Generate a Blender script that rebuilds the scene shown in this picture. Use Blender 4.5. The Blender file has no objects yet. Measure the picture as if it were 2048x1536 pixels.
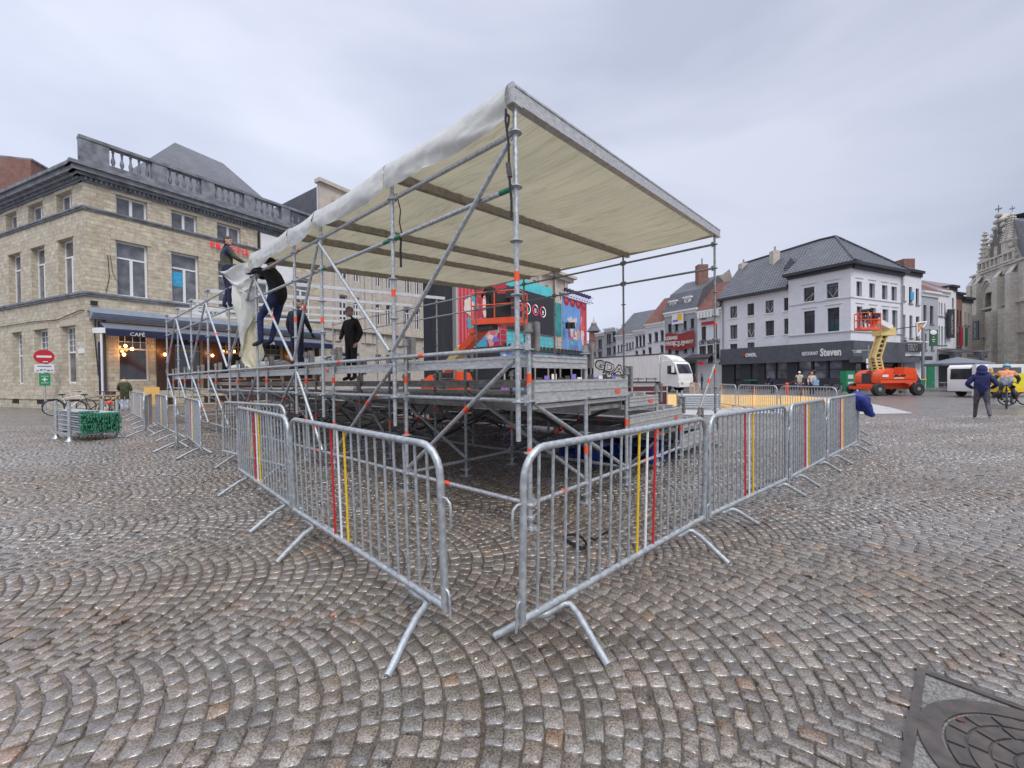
import bpy, math, random
import numpy as np
from mathutils import Vector, Matrix, noise
random.seed(7)
PI = math.pi
scn = bpy.context.scene
COL = scn.collection

# ---------------------------------------------------------------- camera
F0, PITCH, ROLL, EYE = 811.5, 0.0132, 0.0109, 1.448
cam_d = bpy.data.cameras.new('camera'); cam = bpy.data.objects.new('camera', cam_d); COL.objects.link(cam)
cam_d.sensor_width = 36; cam_d.lens = F0 / 2048 * 36; cam_d.clip_start = 0.05; cam_d.clip_end = 2000
cam.matrix_world = Matrix.Translation((0, 0, EYE)) @ Matrix.Rotation(PI / 2 - PITCH, 4, 'X') @ Matrix.Rotation(-ROLL, 4, 'Z')
scn.camera = cam
scn.render.resolution_x = 1024; scn.render.resolution_y = 768
scn.view_settings.view_transform = 'Standard'; scn.view_settings.look = 'None'
scn.view_settings.exposure = 0.6; scn.view_settings.gamma = 1.0

# ---------------------------------------------------------------- sky (overcast) and the hidden sun
SUN_EL, SUN_AZ = math.radians(52), math.radians(-25)
w = bpy.data.worlds.new('World'); scn.world = w; w.use_nodes = True
nt = w.node_tree; N = nt.nodes; L = nt.links; N.clear()
out = N.new('ShaderNodeOutputWorld'); bg = N.new('ShaderNodeBackground')
sky = N.new('ShaderNodeTexSky'); sky.sky_type = 'NISHITA'; sky.sun_disc = False
sky.sun_elevation = SUN_EL; sky.sun_rotation = SUN_AZ; sky.air_density = 1.0; sky.dust_density = 3.0
skm = N.new('ShaderNodeMixRGB'); skm.blend_type = 'MULTIPLY'; skm.inputs[0].default_value = 1; skm.inputs[2].default_value = (.055, .055, .055, 1)
L.new(sky.outputs[0], skm.inputs[1])
tc = N.new('ShaderNodeTexCoord'); sep = N.new('ShaderNodeSeparateXYZ'); L.new(tc.outputs['Generated'], sep.inputs[0])
mp = N.new('ShaderNodeMapping'); mp.inputs['Scale'].default_value = (1.0, 1.0, 2.6); L.new(tc.outputs['Generated'], mp.inputs[0])
nz = N.new('ShaderNodeTexNoise'); nz.inputs['Scale'].default_value = 1.5; nz.inputs['Detail'].default_value = 6; nz.inputs['Roughness'].default_value = .45
nz.inputs['Distortion'].default_value = .4
L.new(mp.outputs[0], nz.inputs['Vector'])
cr = N.new('ShaderNodeValToRGB'); cr.color_ramp.elements[0].position = .38; cr.color_ramp.elements[0].color = (.395, .432, .55, 1)
cr.color_ramp.elements[1].position = .62; cr.color_ramp.elements[1].color = (.555, .592, .705, 1)
L.new(nz.outputs[0], cr.inputs[0])
# darker towards the horizon on the right, brighter overhead as an overcast sky is
gr = N.new('ShaderNodeValToRGB'); e = gr.color_ramp.elements
e[0].position = 0.0; e[0].color = (.98, .98, .99, 1); e[1].position = .30; e[1].color = (.97, .97, .97, 1)
a = gr.color_ramp.elements.new(.70); a.color = (1.04, 1.03, 1.02, 1); a = gr.color_ramp.elements.new(.93); a.color = (2.9, 2.85, 2.75, 1)
L.new(sep.outputs[2], gr.inputs[0])
m1 = N.new('ShaderNodeMixRGB'); m1.blend_type = 'MULTIPLY'; m1.inputs[0].default_value = 1
L.new(cr.outputs[0], m1.inputs[1]); L.new(gr.outputs[0], m1.inputs[2])
mr = N.new('ShaderNodeMapRange'); mr.inputs[1].default_value = -.8; mr.inputs[2].default_value = .85; mr.inputs[3].default_value = 1.10; mr.inputs[4].default_value = .84
L.new(sep.outputs[0], mr.inputs[0])
m2 = N.new('ShaderNodeVectorMath'); m2.operation = 'SCALE'; L.new(m1.outputs[0], m2.inputs[0]); L.new(mr.outputs[0], m2.inputs['Scale'])
m3 = N.new('ShaderNodeMixRGB'); m3.blend_type = 'MIX'; m3.inputs[0].default_value = .9
L.new(skm.outputs[0], m3.inputs[1]); L.new(m2.outputs[0], m3.inputs[2]); L.new(m3.outputs[0], bg.inputs[0]); bg.inputs[1].default_value = 1.0
L.new(bg.outputs[0], out.inputs[0])
sd = bpy.data.lights.new('sun', 'SUN'); so = bpy.data.objects.new('sun', sd); COL.objects.link(so)
sd.energy = 1.3; sd.angle = math.radians(25); sd.color = (1, .97, .92)
sdir = Vector((math.sin(SUN_AZ) * math.cos(SUN_EL) * -1, -math.cos(SUN_AZ) * math.cos(SUN_EL), math.sin(SUN_EL)))   # behind the camera, high
so.rotation_euler = sdir.to_track_quat('Z', 'Y').to_euler()
sky.sun_rotation = math.atan2(sdir.x, sdir.y)

# ---------------------------------------------------------------- survey helpers: pixel of the 2048 photo -> place in the square
def ray(px, py):
    X = (px - 1024) / F0; Y = (py - 768) / F0; c, s = math.cos(ROLL), math.sin(ROLL)
    x = X * c - Y * s; y = X * s + Y * c
    c, s = math.cos(PITCH), math.sin(PITCH)
    d, u = 1.0, -y
    return Vector((x, d * c + u * s, u * c - d * s))
def G(px, py, h=0.0):
    r = ray(px, py); t = (h - EYE) / r.z; return Vector((r.x * t, r.y * t, h))
def at(px, py, Y):
    r = ray(px, py); t = Y / r.y; return Vector((r.x * t, Y, EYE + r.z * t))

# ---------------------------------------------------------------- materials
def mat(name, col, rough=.6, metal=0, var=.12, scale=8, bump=0, spec=.5, col2=None, emit=None, est=1, trans=0, coat=0, detail=4, rvar=0, stretch=None, alpha=None):
    m = bpy.data.materials.new(name); m.use_nodes = True; t = m.node_tree; b = t.nodes['Principled BSDF']
    b.inputs['Roughness'].default_value = rough; b.inputs['Metallic'].default_value = metal; b.inputs['Specular IOR Level'].default_value = spec
    b.inputs['Coat Weight'].default_value = coat; b.inputs['Coat Roughness'].default_value = .08
    c = (*col, 1)
    if var or bump or rvar or col2:
        tc = t.nodes.new('ShaderNodeTexCoord'); n = t.nodes.new('ShaderNodeTexNoise'); n.inputs['Scale'].default_value = scale; n.inputs['Detail'].default_value = detail
        src = tc.outputs['Object']
        if stretch:
            mp = t.nodes.new('ShaderNodeMapping'); mp.inputs['Scale'].default_value = stretch; t.links.new(src, mp.inputs[0]); src = mp.outputs[0]
        t.links.new(src, n.inputs['Vector'])
        r = t.nodes.new('ShaderNodeValToRGB'); r.color_ramp.elements[0].position = .3; r.color_ramp.elements[1].position = .7
        lo = col2 if col2 else tuple(x * (1 - var) for x in col); hi = col if col2 else tuple(min(1, x * (1 + var)) for x in col)
        r.color_ramp.elements[0].color = (*lo, 1); r.color_ramp.elements[1].color = (*hi, 1)
        t.links.new(n.outputs[0], r.inputs[0]); t.links.new(r.outputs[0], b.inputs['Base Color'])
        if bump:
            bp = t.nodes.new('ShaderNodeBump'); bp.inputs['Strength'].default_value = bump; bp.inputs['Distance'].default_value = .02
            t.links.new(n.outputs[0], bp.inputs['Height']); t.links.new(bp.outputs[0], b.inputs['Normal'])
        if rvar:
            q = t.nodes.new('ShaderNodeMapRange'); q.inputs[3].default_value = rough - rvar; q.inputs[4].default_value = rough + rvar
            t.links.new(n.outputs[0], q.inputs[0]); t.links.new(q.outputs[0], b.inputs['Roughness'])
    else: b.inputs['Base Color'].default_value = c
    if emit: b.inputs['Emission Color'].default_value = (*emit, 1); b.inputs['Emission Strength'].default_value = est
    if trans:
        tr = t.nodes.new('ShaderNodeBsdfTranslucent'); tr.inputs[0].default_value = c; mx = t.nodes.new('ShaderNodeMixShader'); mx.inputs[0].default_value = trans
        o = t.nodes['Material Output']; t.links.new(b.outputs[0], mx.inputs[1]); t.links.new(tr.outputs[0], mx.inputs[2]); t.links.new(mx.outputs[0], o.inputs[0])
    return m
def brickmat(name, c1, c2, mortar, bw, bh, ms=.01, rough=.85, bump=.4, noise_amt=.35, nscale=3, stain=(.25, .24, .22), stain_amt=.25, offset=.5):
    m = bpy.data.materials.new(name); m.use_nodes = True; t = m.node_tree; b = t.nodes['Principled BSDF']; b.inputs['Roughness'].default_value = rough
    uv = t.nodes.new('ShaderNodeUVMap'); br = t.nodes.new('ShaderNodeTexBrick'); br.offset = offset
    br.inputs['Scale'].default_value = 1; br.inputs['Brick Width'].default_value = bw; br.inputs['Row Height'].default_value = bh; br.inputs['Mortar Size'].default_value = ms
    br.inputs['Color1'].default_value = (*c1, 1); br.inputs['Color2'].default_value = (*c2, 1); br.inputs['Mortar'].default_value = (*mortar, 1); br.inputs['Mortar Smooth'].default_value = .3
    t.links.new(uv.outputs[0], br.inputs[0])
    n = t.nodes.new('ShaderNodeTexNoise'); n.inputs['Scale'].default_value = nscale; n.inputs['Detail'].default_value = 8; n.inputs['Roughness'].default_value = .65; t.links.new(uv.outputs[0], n.inputs['Vector'])
    ra = t.nodes.new('ShaderNodeMapRange'); ra.inputs[1].default_value = .25; ra.inputs[2].default_value = .75; ra.inputs[3].default_value = 1 - noise_amt; ra.inputs[4].default_value = 1 + noise_amt * .6
    t.links.new(n.outputs[0], ra.inputs[0])
    v = t.nodes.new('ShaderNodeVectorMath'); v.operation = 'SCALE'; t.links.new(br.outputs[0], v.inputs[0]); t.links.new(ra.outputs[0], v.inputs['Scale'])
    n2 = t.nodes.new('ShaderNodeTexNoise'); n2.inputs['Scale'].default_value = .7; n2.inputs['Detail'].default_value = 5; t.links.new(uv.outputs[0], n2.inputs['Vector'])
    r2 = t.nodes.new('ShaderNodeMapRange'); r2.inputs[1].default_value = .5; r2.inputs[2].default_value = .8; r2.inputs[4].default_value = stain_amt * 2; t.links.new(n2.outputs[0], r2.inputs[0])
    mx = t.nodes.new('ShaderNodeMixRGB'); t.links.new(r2.outputs[0], mx.inputs[0]); t.links.new(v.outputs[0], mx.inputs[1]); mx.inputs[2].default_value = (*stain, 1)
    t.links.new(mx.outputs[0], b.inputs['Base Color'])
    bp = t.nodes.new('ShaderNodeBump'); bp.inputs['Strength'].default_value = bump; bp.inputs['Distance'].default_value = .02
    ad = t.nodes.new('ShaderNodeMath'); ad.operation = 'MULTIPLY_ADD'; ad.inputs[1].default_value = .5; t.links.new(n.outputs[0], ad.inputs[0])
    iv = t.nodes.new('ShaderNodeMath'); iv.operation = 'SUBTRACT'; iv.inputs[0].default_value = 1; t.links.new(br.outputs['Fac'], iv.inputs[1]); t.links.new(iv.outputs[0], ad.inputs[2])
    t.links.new(ad.outputs[0], bp.inputs['Height']); t.links.new(bp.outputs[0], b.inputs['Normal'])
    return m
M = {}
M['galv'] = mat('galvanised_steel', (.46, .48, .49), .42, .55, .28, 30, .1, rvar=.1)
M['galv_old'] = mat('weathered_galvanised_tube', (.30, .31, .31), .5, .45, .35, 22, .15, rvar=.12)
M['barrier'] = mat('barrier_zinc', (.52, .55, .57), .42, .5, .3, 28, .2, rvar=.14, col2=(.30, .32, .33), detail=6)
M['alu'] = mat('aluminium_beam', (.50, .50, .49), .45, .45, .22, 14, .05, stretch=(1, 1, 3))
M['deck'] = mat('weathered_deck_metal', (.27, .255, .24), .55, .35, .35, 7, .1)
M['tape'] = mat('orange_tape', (.85, .10, .03), .5, 0, .1, 40)
M['green_paint'] = mat('green_tube_end_paint', (.02, .20, .10), .45, .1, .25, 30)
M['red_paint'] = mat('red_bar_paint', (.55, .02, .03), .35, 0, .15, 40)
M['yellow_paint'] = mat('yellow_bar_paint', (.78, .50, .02), .35, 0, .15, 40)
M['white_paint'] = mat('white_bar_paint', (.75, .75, .76), .4, 0, .12, 40)
M['canopy'] = mat('cream_canvas', (.66, .60, .42), .55, 0, .10, 2.2, .5, trans=.24, detail=7)
M['valance'] = mat('white_pvc_valance', (.66, .66, .62), .36, 0, .10, 6, .45, trans=.15, detail=6)
def canopymat():
    m = M['canopy']; t = m.node_tree; b = t.nodes['Principled BSDF']; K = t.links; tc = t.nodes.new('ShaderNodeTexCoord'); mp = t.nodes.new('ShaderNodeMapping'); mp.vector_type = 'TEXTURE'
    mp.inputs['Rotation'].default_value = (0, 0, 2.416); mp.inputs['Scale'].default_value = (2.4, .16, 1); K.new(tc.outputs['Object'], mp.inputs[0])
    n = t.nodes.new('ShaderNodeTexNoise'); n.inputs['Scale'].default_value = 1.0; n.inputs['Detail'].default_value = 5; n.inputs['Roughness'].default_value = .6; n.inputs['Distortion'].default_value = .6; K.new(mp.outputs[0], n.inputs['Vector'])
    r = t.nodes.new('ShaderNodeValToRGB'); e = r.color_ramp.elements; e[0].position = .46; e[0].color = (1, 1, 1, 1); e[1].position = .53; e[1].color = (1, 1, 1, 1); a = e.new(.495); a.color = (.80, .79, .75, 1); K.new(n.outputs[0], r.inputs[0])  # thin dark streaks put wrinkle shade into the canvas colour
    n2 = t.nodes.new('ShaderNodeTexNoise'); n2.inputs['Scale'].default_value = .9; n2.inputs['Detail'].default_value = 6; K.new(tc.outputs['Object'], n2.inputs['Vector'])
    r2 = t.nodes.new('ShaderNodeValToRGB'); e = r2.color_ramp.elements; e[0].position = .35; e[0].color = (.60, .56, .40, 1); e[1].position = .65; e[1].color = (.70, .645, .47, 1); K.new(n2.outputs[0], r2.inputs[0])
    mx = t.nodes.new('ShaderNodeMixRGB'); mx.blend_type = 'MULTIPLY'; mx.inputs[0].default_value = 1; K.new(r2.outputs[0], mx.inputs[1]); K.new(r.outputs[0], mx.inputs[2]); K.new(mx.outputs[0], b.inputs['Base Color'])
    bp = t.nodes.new('ShaderNodeBump'); bp.inputs['Strength'].default_value = .6; bp.inputs['Distance'].default_value = .03; K.new(n.outputs[0], bp.inputs['Height']); K.new(bp.outputs[0], b.inputs['Normal'])
    tr = [x for x in t.nodes if x.type == 'BSDF_TRANSLUCENT'][0]; K.new(mx.outputs[0], tr.inputs[0]); K.new(bp.outputs[0], tr.inputs['Normal'])
canopymat()
M['strap'] = mat('black_webbing', (.012, .012, .014), .6)
M['black'] = mat('matt_black', (.015, .015, .017), .6)
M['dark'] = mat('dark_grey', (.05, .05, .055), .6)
M['rubber'] = mat('tyre_rubber', (.03, .03, .032), .8)
M['glass'] = mat('window_glass', (.035, .04, .05), .06, 0, .5, 1.2, spec=.9)  # mottled tone painted into the pane to suggest reflections
M['glass2'] = mat('window_glass_with_blinds', (.13, .135, .15), .10, 0, .5, 2.0, spec=.8)
M['white'] = mat('white_paint', (.74, .74, .74), .5, 0, .06, 3)
M['pvc'] = mat('white_window_frame', (.75, .76, .78), .4, 0, .04)
M['darkframe'] = mat('dark_window_frame', (.03, .032, .037), .4)
M['sandstone'] = brickmat('sandstone_blocks', (.63, .565, .44), (.50, .435, .325), (.36, .31, .23), .52, .22, .011, noise_amt=.42, nscale=3.2, bump=.45, stain=(.30, .26, .19), stain_amt=.3)
M['whitewall'] = brickmat('whitewashed_brick', (.72, .72, .75), (.68, .68, .71), (.64, .64, .67), .22, .065, .006, noise_amt=.1, bump=.12, stain=(.5, .5, .52), stain_amt=.15)
M['greywall'] = brickmat('grey_render', (.40, .41, .44), (.37, .38, .41), (.36, .37, .4), 4, 3, .001, noise_amt=.15, bump=.05)
M['beige'] = brickmat('beige_stone_render', (.56, .50, .43), (.52, .46, .40), (.40, .36, .31), 1.2, .5, .005, noise_amt=.22, nscale=3, bump=.15, stain=(.3, .27, .23))
M['brick'] = brickmat('red_brick', (.26, .085, .055), (.18, .06, .045), (.28, .24, .21), .22, .07, .01, noise_amt=.3)
M['lime'] = brickmat('church_limestone', (.64, .59, .51), (.54, .50, .43), (.40, .37, .32), .6, .28, .012, noise_amt=.34, nscale=1.6, bump=.6, stain=(.26, .25, .22), stain_amt=.3)
M['slate'] = brickmat('slate_tiles', (.11, .115, .13), (.085, .09, .105), (.05, .052, .06), .28, .16, .012, noise_amt=.25, rough=.5, bump=.6, stain=(.16, .16, .17))
M['pantile'] = brickmat('grey_pantiles', (.13, .135, .155), (.10, .105, .122), (.022, .024, .03), .30, .40, .07, noise_amt=.2, rough=.4, bump=.9, stain=(.15, .15, .16), offset=0)
M['redtile'] = brickmat('red_roof_tiles', (.25, .10, .07), (.17, .07, .055), (.09, .04, .035), .24, .22, .02, noise_amt=.35, bump=.7)
M['greystone'] = mat('grey_blue_stone', (.185, .195, .215), .7, 0, .4, 2.5, .25, detail=8)
M['bluegrey'] = mat('painted_blue_grey_wood', (.34, .39, .47), .5, 0, .08, 3)
M['navy'] = mat('navy_canvas', (.012, .016, .055), .7, 0, .2)
M['navy_top'] = mat('grey_awning_canvas', (.15, .16, .19), .7, 0, .2)
M['shop'] = mat('anthracite_shopfront', (.035, .038, .048), .5, 0, .12, 2)
M['shopfascia'] = mat('slate_grey_fascia', (.085, .09, .105), .55, 0, .15, 2)
M['skin'] = mat('skin', (.52, .29, .21), .55, 0, .08)
M['orange'] = mat('orange_machine_paint', (.80, .085, .02), .35, 0, .1, 5, coat=.3)
M['yellowm'] = mat('cream_yellow_boom_paint', (.68, .52, .20), .4, 0, .12, 5)
M['ply'] = mat('film_faced_plywood', (.72, .43, .12), .5, 0, .12, 2)
M['whitefloor'] = mat('white_rink_liner', (.42, .42, .42), .45, 0, .1, 1.5)
M['bluepl'] = mat('blue_plastic', (.01, .035, .22), .35, 0, .2)
M['timber'] = mat('bare_timber', (.42, .27, .15), .7, 0, .25, 12)
M['hair'] = mat('brown_hair', (.05, .028, .018), .7, 0, .4, 60)
M['blond'] = mat('blond_hair', (.50, .33, .14), .6, 0, .3, 60)
M['lamp'] = mat('warm_bulb', (1, .6, .2), .5, emit=(1, .42, .10), est=14, var=0)
M['neon'] = mat('red_lit_letters', (.8, .02, .05), .4, emit=(.85, .01, .05), est=.15, var=0)
M['turq'] = mat('turquoise_sheet', (.10, .55, .62), .45, 0, .15, 2)
def cloth(n, c, r=.85): return mat(n, tuple(x * 1.25 + .003 for x in c), r, 0, .45, 11, .7, detail=3)

# ---------------------------------------------------------------- mesh builder
def worigin(o):
    v = Vector((0, 0, 0))
    while o: v = v + Vector(o.location); o = o.parent
    return v
class MB:
    def __init__(s): s.v = []; s.f = []; s.m = []; s.uv = []
    def add(s, vs, fs, mi=0, uvs=None):
        k = len(s.v); s.v += [tuple(x) for x in vs]
        for i, f in enumerate(fs):
            s.f.append([k + j for j in f]); s.m.append(mi)
            if uvs: s.uv.append([uvs[j] for j in f])
            else: s.uv.append(None)
    def obox(s, o, a, b, c, mi=0, skip=()):
        o, a, b, c = map(Vector, (o, a, b, c))
        vs = [o, o + a, o + a + b, o + b, o + c, o + a + c, o + a + b + c, o + b + c]
        la, lb, lc = a.length, b.length, c.length
        fs = [(0, 3, 2, 1), (4, 5, 6, 7), (0, 1, 5, 4), (1, 2, 6, 5), (2, 3, 7, 6), (3, 0, 4, 7)]
        dims = [(lb, la), (la, lb), (la, lc), (lb, lc), (la, lc), (lb, lc)]
        if a.cross(b).dot(c) < 0: fs = [tuple(reversed(f)) for f in fs]
        k = len(s.v); s.v += [tuple(x) for x in vs]
        for i, f in enumerate(fs):
            if i in skip: continue
            s.f.append([k + j for j in f]); s.m.append(mi); d = dims[i]; s.uv.append([(0, 0), (d[0], 0), (d[0], d[1]), (0, d[1])])
    def box(s, c, sz, mi=0, rz=0):
        ca, sa = math.cos(rz), math.sin(rz); a = Vector((ca, sa, 0)) * sz[0]; b = Vector((-sa, ca, 0)) * sz[1]; z = Vector((0, 0, sz[2]))
        s.obox(Vector(c) - a / 2 - b / 2 - z / 2, a, b, z, mi)
    def bar(s, p, q, wd, ht, mi=0, up=(0, 0, 1)):
        p = Vector(p); q = Vector(q); d = q - p; u = Vector(up); side = d.cross(u)
        if side.length < 1e-6: side = d.cross(Vector((1, 0, 0)))
        side.normalize(); u = side.cross(d).normalized()
        s.obox(p - side * wd / 2 - u * ht / 2, d, side * wd, u * ht, mi)
    def ring(s, c, x, y, r, seg): return [c + x * (r * math.cos(2 * PI * i / seg)) + y * (r * math.sin(2 * PI * i / seg)) for i in range(seg)]
    def tube(s, p, q, r, seg=8, mi=0, r2=None, caps=True):
        p = Vector(p); q = Vector(q); d = q - p
        if d.length < 1e-7: return
        d.normalize(); x = d.orthogonal().normalized(); y = d.cross(x)
        vs = s.ring(p, x, y, r, seg) + s.ring(q, x, y, r if r2 is None else r2, seg)
        fs = [(i, (i + 1) % seg, seg + (i + 1) % seg, seg + i) for i in range(seg)]
        if caps: fs += [tuple(reversed(range(seg))), tuple(range(seg, 2 * seg))]
        s.add(vs, fs, mi)
    def path(s, pts, r, seg=8, mi=0, closed=False, caps=True):
        pts = [Vector(p) for p in pts]; n = len(pts); rs = r if isinstance(r, (list, tuple)) else [r] * n
        vs = []; prev = None
        for i, p in enumerate(pts):
            if closed: d = pts[(i + 1) % n] - pts[i - 1]
            else: d = pts[min(i + 1, n - 1)] - pts[max(i - 1, 0)]
            d.normalize()
            if prev is None: x = d.orthogonal().normalized()
            else:
                x = prev - d * prev.dot(d)
                x = x.normalized() if x.length > 1e-5 else d.orthogonal().normalized()
            prev = x; vs += s.ring(p, x, d.cross(x), rs[i], seg)
        fs = []
        for k in range(n if closed else n - 1):
            a = k * seg; b = ((k + 1) % n) * seg
            fs += [(a + i, a + (i + 1) % seg, b + (i + 1) % seg, b + i) for i in range(seg)]
        if caps and not closed: fs += [tuple(reversed(range(seg))), tuple(range((n - 1) * seg, n * seg))]
        s.add(vs, fs, mi)
    def lathe(s, c, prof, seg=16, mi=0, ax=(0, 0, 1)):
        ax = Vector(ax).normalized(); x = ax.orthogonal().normalized(); y = ax.cross(x); c = Vector(c); vs = []
        for r, h in prof: vs += s.ring(c + ax * h, x, y, max(r, 1e-4), seg)
        fs = []
        for k in range(len(prof) - 1):
            a = k * seg; b = a + seg
            fs += [(a + i, a + (i + 1) % seg, b + (i + 1) % seg, b + i) for i in range(seg)]
        fs += [tuple(reversed(range(seg))), tuple(range((len(prof) - 1) * seg, len(prof) * seg))]
        s.add(vs, fs, mi)
    def ell(s, c, r, seg=12, rings=8, mi=0, rot=None, zmin=-1, zmax=1):
        c = Vector(c); vs = []; fs = []
        t0 = math.asin(max(-1, zmin)); t1 = math.asin(min(1, zmax))
        for k in range(rings + 1):
            t = t0 + (t1 - t0) * k / rings
            for i in range(seg):
                a = 2 * PI * i / seg; v = Vector((r[0] * math.cos(t) * math.cos(a), r[1] * math.cos(t) * math.sin(a), r[2] * math.sin(t)))
                if rot: v = rot @ v
                vs.append(c + v)
        for k in range(rings):
            a = k * seg; b = a + seg
            fs += [(a + i, a + (i + 1) % seg, b + (i + 1) % seg, b + i) for i in range(seg)]
        s.add(vs, fs, mi)
    def poly(s, pts, mi=0, uvs=None): s.add(pts, [tuple(range(len(pts)))], mi, uvs)
    def prism(s, pts, d, mi=0):
        d = Vector(d); n = len(pts); P = [Vector(p) for p in pts]; Q = [p + d for p in P]
        s.add(P + Q, [tuple(range(n)), tuple(reversed(range(n, 2 * n)))] + [(i, n + i, n + (i + 1) % n, (i + 1) % n) for i in range(n)], mi)
    def grid(s, fn, nu, nv, mi=0, uvs=None, th=0):
        vs = [Vector(fn(i / nu, j / nv)) for j in range(nv + 1) for i in range(nu + 1)]
        fs = [(j * (nu + 1) + i, j * (nu + 1) + i + 1, (j + 1) * (nu + 1) + i + 1, (j + 1) * (nu + 1) + i) for j in range(nv) for i in range(nu)]
        s.add(vs, fs, mi)
    def build(s, name, mats, parent=None, ang=50, origin=None, top=None):
        if not isinstance(mats, (list, tuple)): mats = [mats]
        me = bpy.data.meshes.new(name)
        if parent is not None: o0 = worigin(parent)
        elif origin is not None: o0 = Vector(origin)
        else:
            A = np.array(s.v); o0 = Vector(((A[:, 0].min() + A[:, 0].max()) / 2, (A[:, 1].min() + A[:, 1].max()) / 2, A[:, 2].min()))
        me.from_pydata([tuple(Vector(v) - o0) for v in s.v], [], s.f)
        for m in mats: me.materials.append(M[m] if isinstance(m, str) else m)
        me.polygons.foreach_set('material_index', s.m)
        if any(u for u in s.uv) or any((M[m] if isinstance(m, str) else m).node_tree.nodes.get('Brick Texture') for m in mats):
            lay = me.uv_layers.new(name='UVMap'); li = 0; data = []
            for f, u in zip(s.f, s.uv):
                if u: data += [c for p in u for c in p]
                else:
                    P3 = [Vector(s.v[i]) for i in f]; nr = (P3[1] - P3[0]).cross(P3[2] - P3[1])
                    if nr.length > 1e-12: nr.normalize()
                    tg = Vector((-nr.y, nr.x, 0)); tg = tg.normalized() if tg.length > 1e-3 else Vector((1, 0, 0)); bt_ = nr.cross(tg)
                    if abs(nr.z) < .5: bt_ = Vector((0, 0, 1))
                    for p_ in P3: data += [p_.dot(tg), p_.dot(bt_)]
            lay.data.foreach_set('uv', data)
        me.polygons.foreach_set('use_smooth', [True] * len(me.polygons)); me.update()
        me.set_sharp_from_angle(angle=math.radians(ang))
        ob = bpy.data.objects.new(name, me); COL.objects.link(ob)
        if parent is not None: ob.parent = parent
        else: ob.location = o0
        if top: tag(ob, *top)
        return ob
def tag(o, label=None, cat=None, group=None, kind=None):
    if label: o['label'] = label
    if cat: o['category'] = cat
    if group: o['group'] = group
    if kind: o['kind'] = kind
    return o
def thing(name, loc, label, cat, group=None):
    o = bpy.data.objects.new(name, None); COL.objects.link(o); o.location = loc; o.empty_display_size = .3
    return tag(o, label, cat, group)
def copy_tree(o, parent=None):
    c = o.copy(); COL.objects.link(c)
    if parent is not None: c.parent = parent
    for ch in list(o.children): copy_tree(ch, c)
    return c
def text(name, s, org, xdir, up, width, m, parent, depth=.02, height=None, bold=0, space=1.0, top=None):
    cu = bpy.data.curves.new(name, 'FONT'); cu.body = s; cu.size = 1; cu.extrude = .0; cu.offset = bold; cu.space_character = space; cu.resolution_u = 2
    to = bpy.data.objects.new('t', cu); COL.objects.link(to)
    dg = bpy.context.evaluated_depsgraph_get(); me = bpy.data.meshes.new_from_object(to.evaluated_get(dg))
    bpy.data.objects.remove(to)
    n = len(me.vertices); co = np.empty(n * 3); me.vertices.foreach_get('co', co); co = co.reshape(-1, 3)
    mn = co.min(0); mx = co.max(0); sx = width / (mx[0] - mn[0]); sy = sx if height is None else height / (mx[1] - mn[1])
    X = Vector(xdir).normalized(); U = Vector(up).normalized(); Nn = X.cross(U)
    org = Vector(org); mb = MB()
    V = [org + X * ((c[0] - (mn[0] + mx[0]) / 2) * sx) + U * ((c[1] - (mn[1] + mx[1]) / 2) * sy) for c in co]
    fs = [tuple(p.vertices) for p in me.polygons]
    mb.add([v + Nn * depth for v in V], fs, 0)
    ec = {}
    for f in fs:
        for i in range(len(f)):
            e = (f[i], f[(i + 1) % len(f)]); ec[e] = 1
    k = [e for e in ec if (e[1], e[0]) not in ec]
    base = len(mb.v)
    mb.add([v + Nn * depth for v in V] + V, [(a, n + a, n + b, b) for a, b in k], 0)
    bpy.data.meshes.remove(me)
    return mb.build(name, m, parent, ang=30, top=top)
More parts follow.
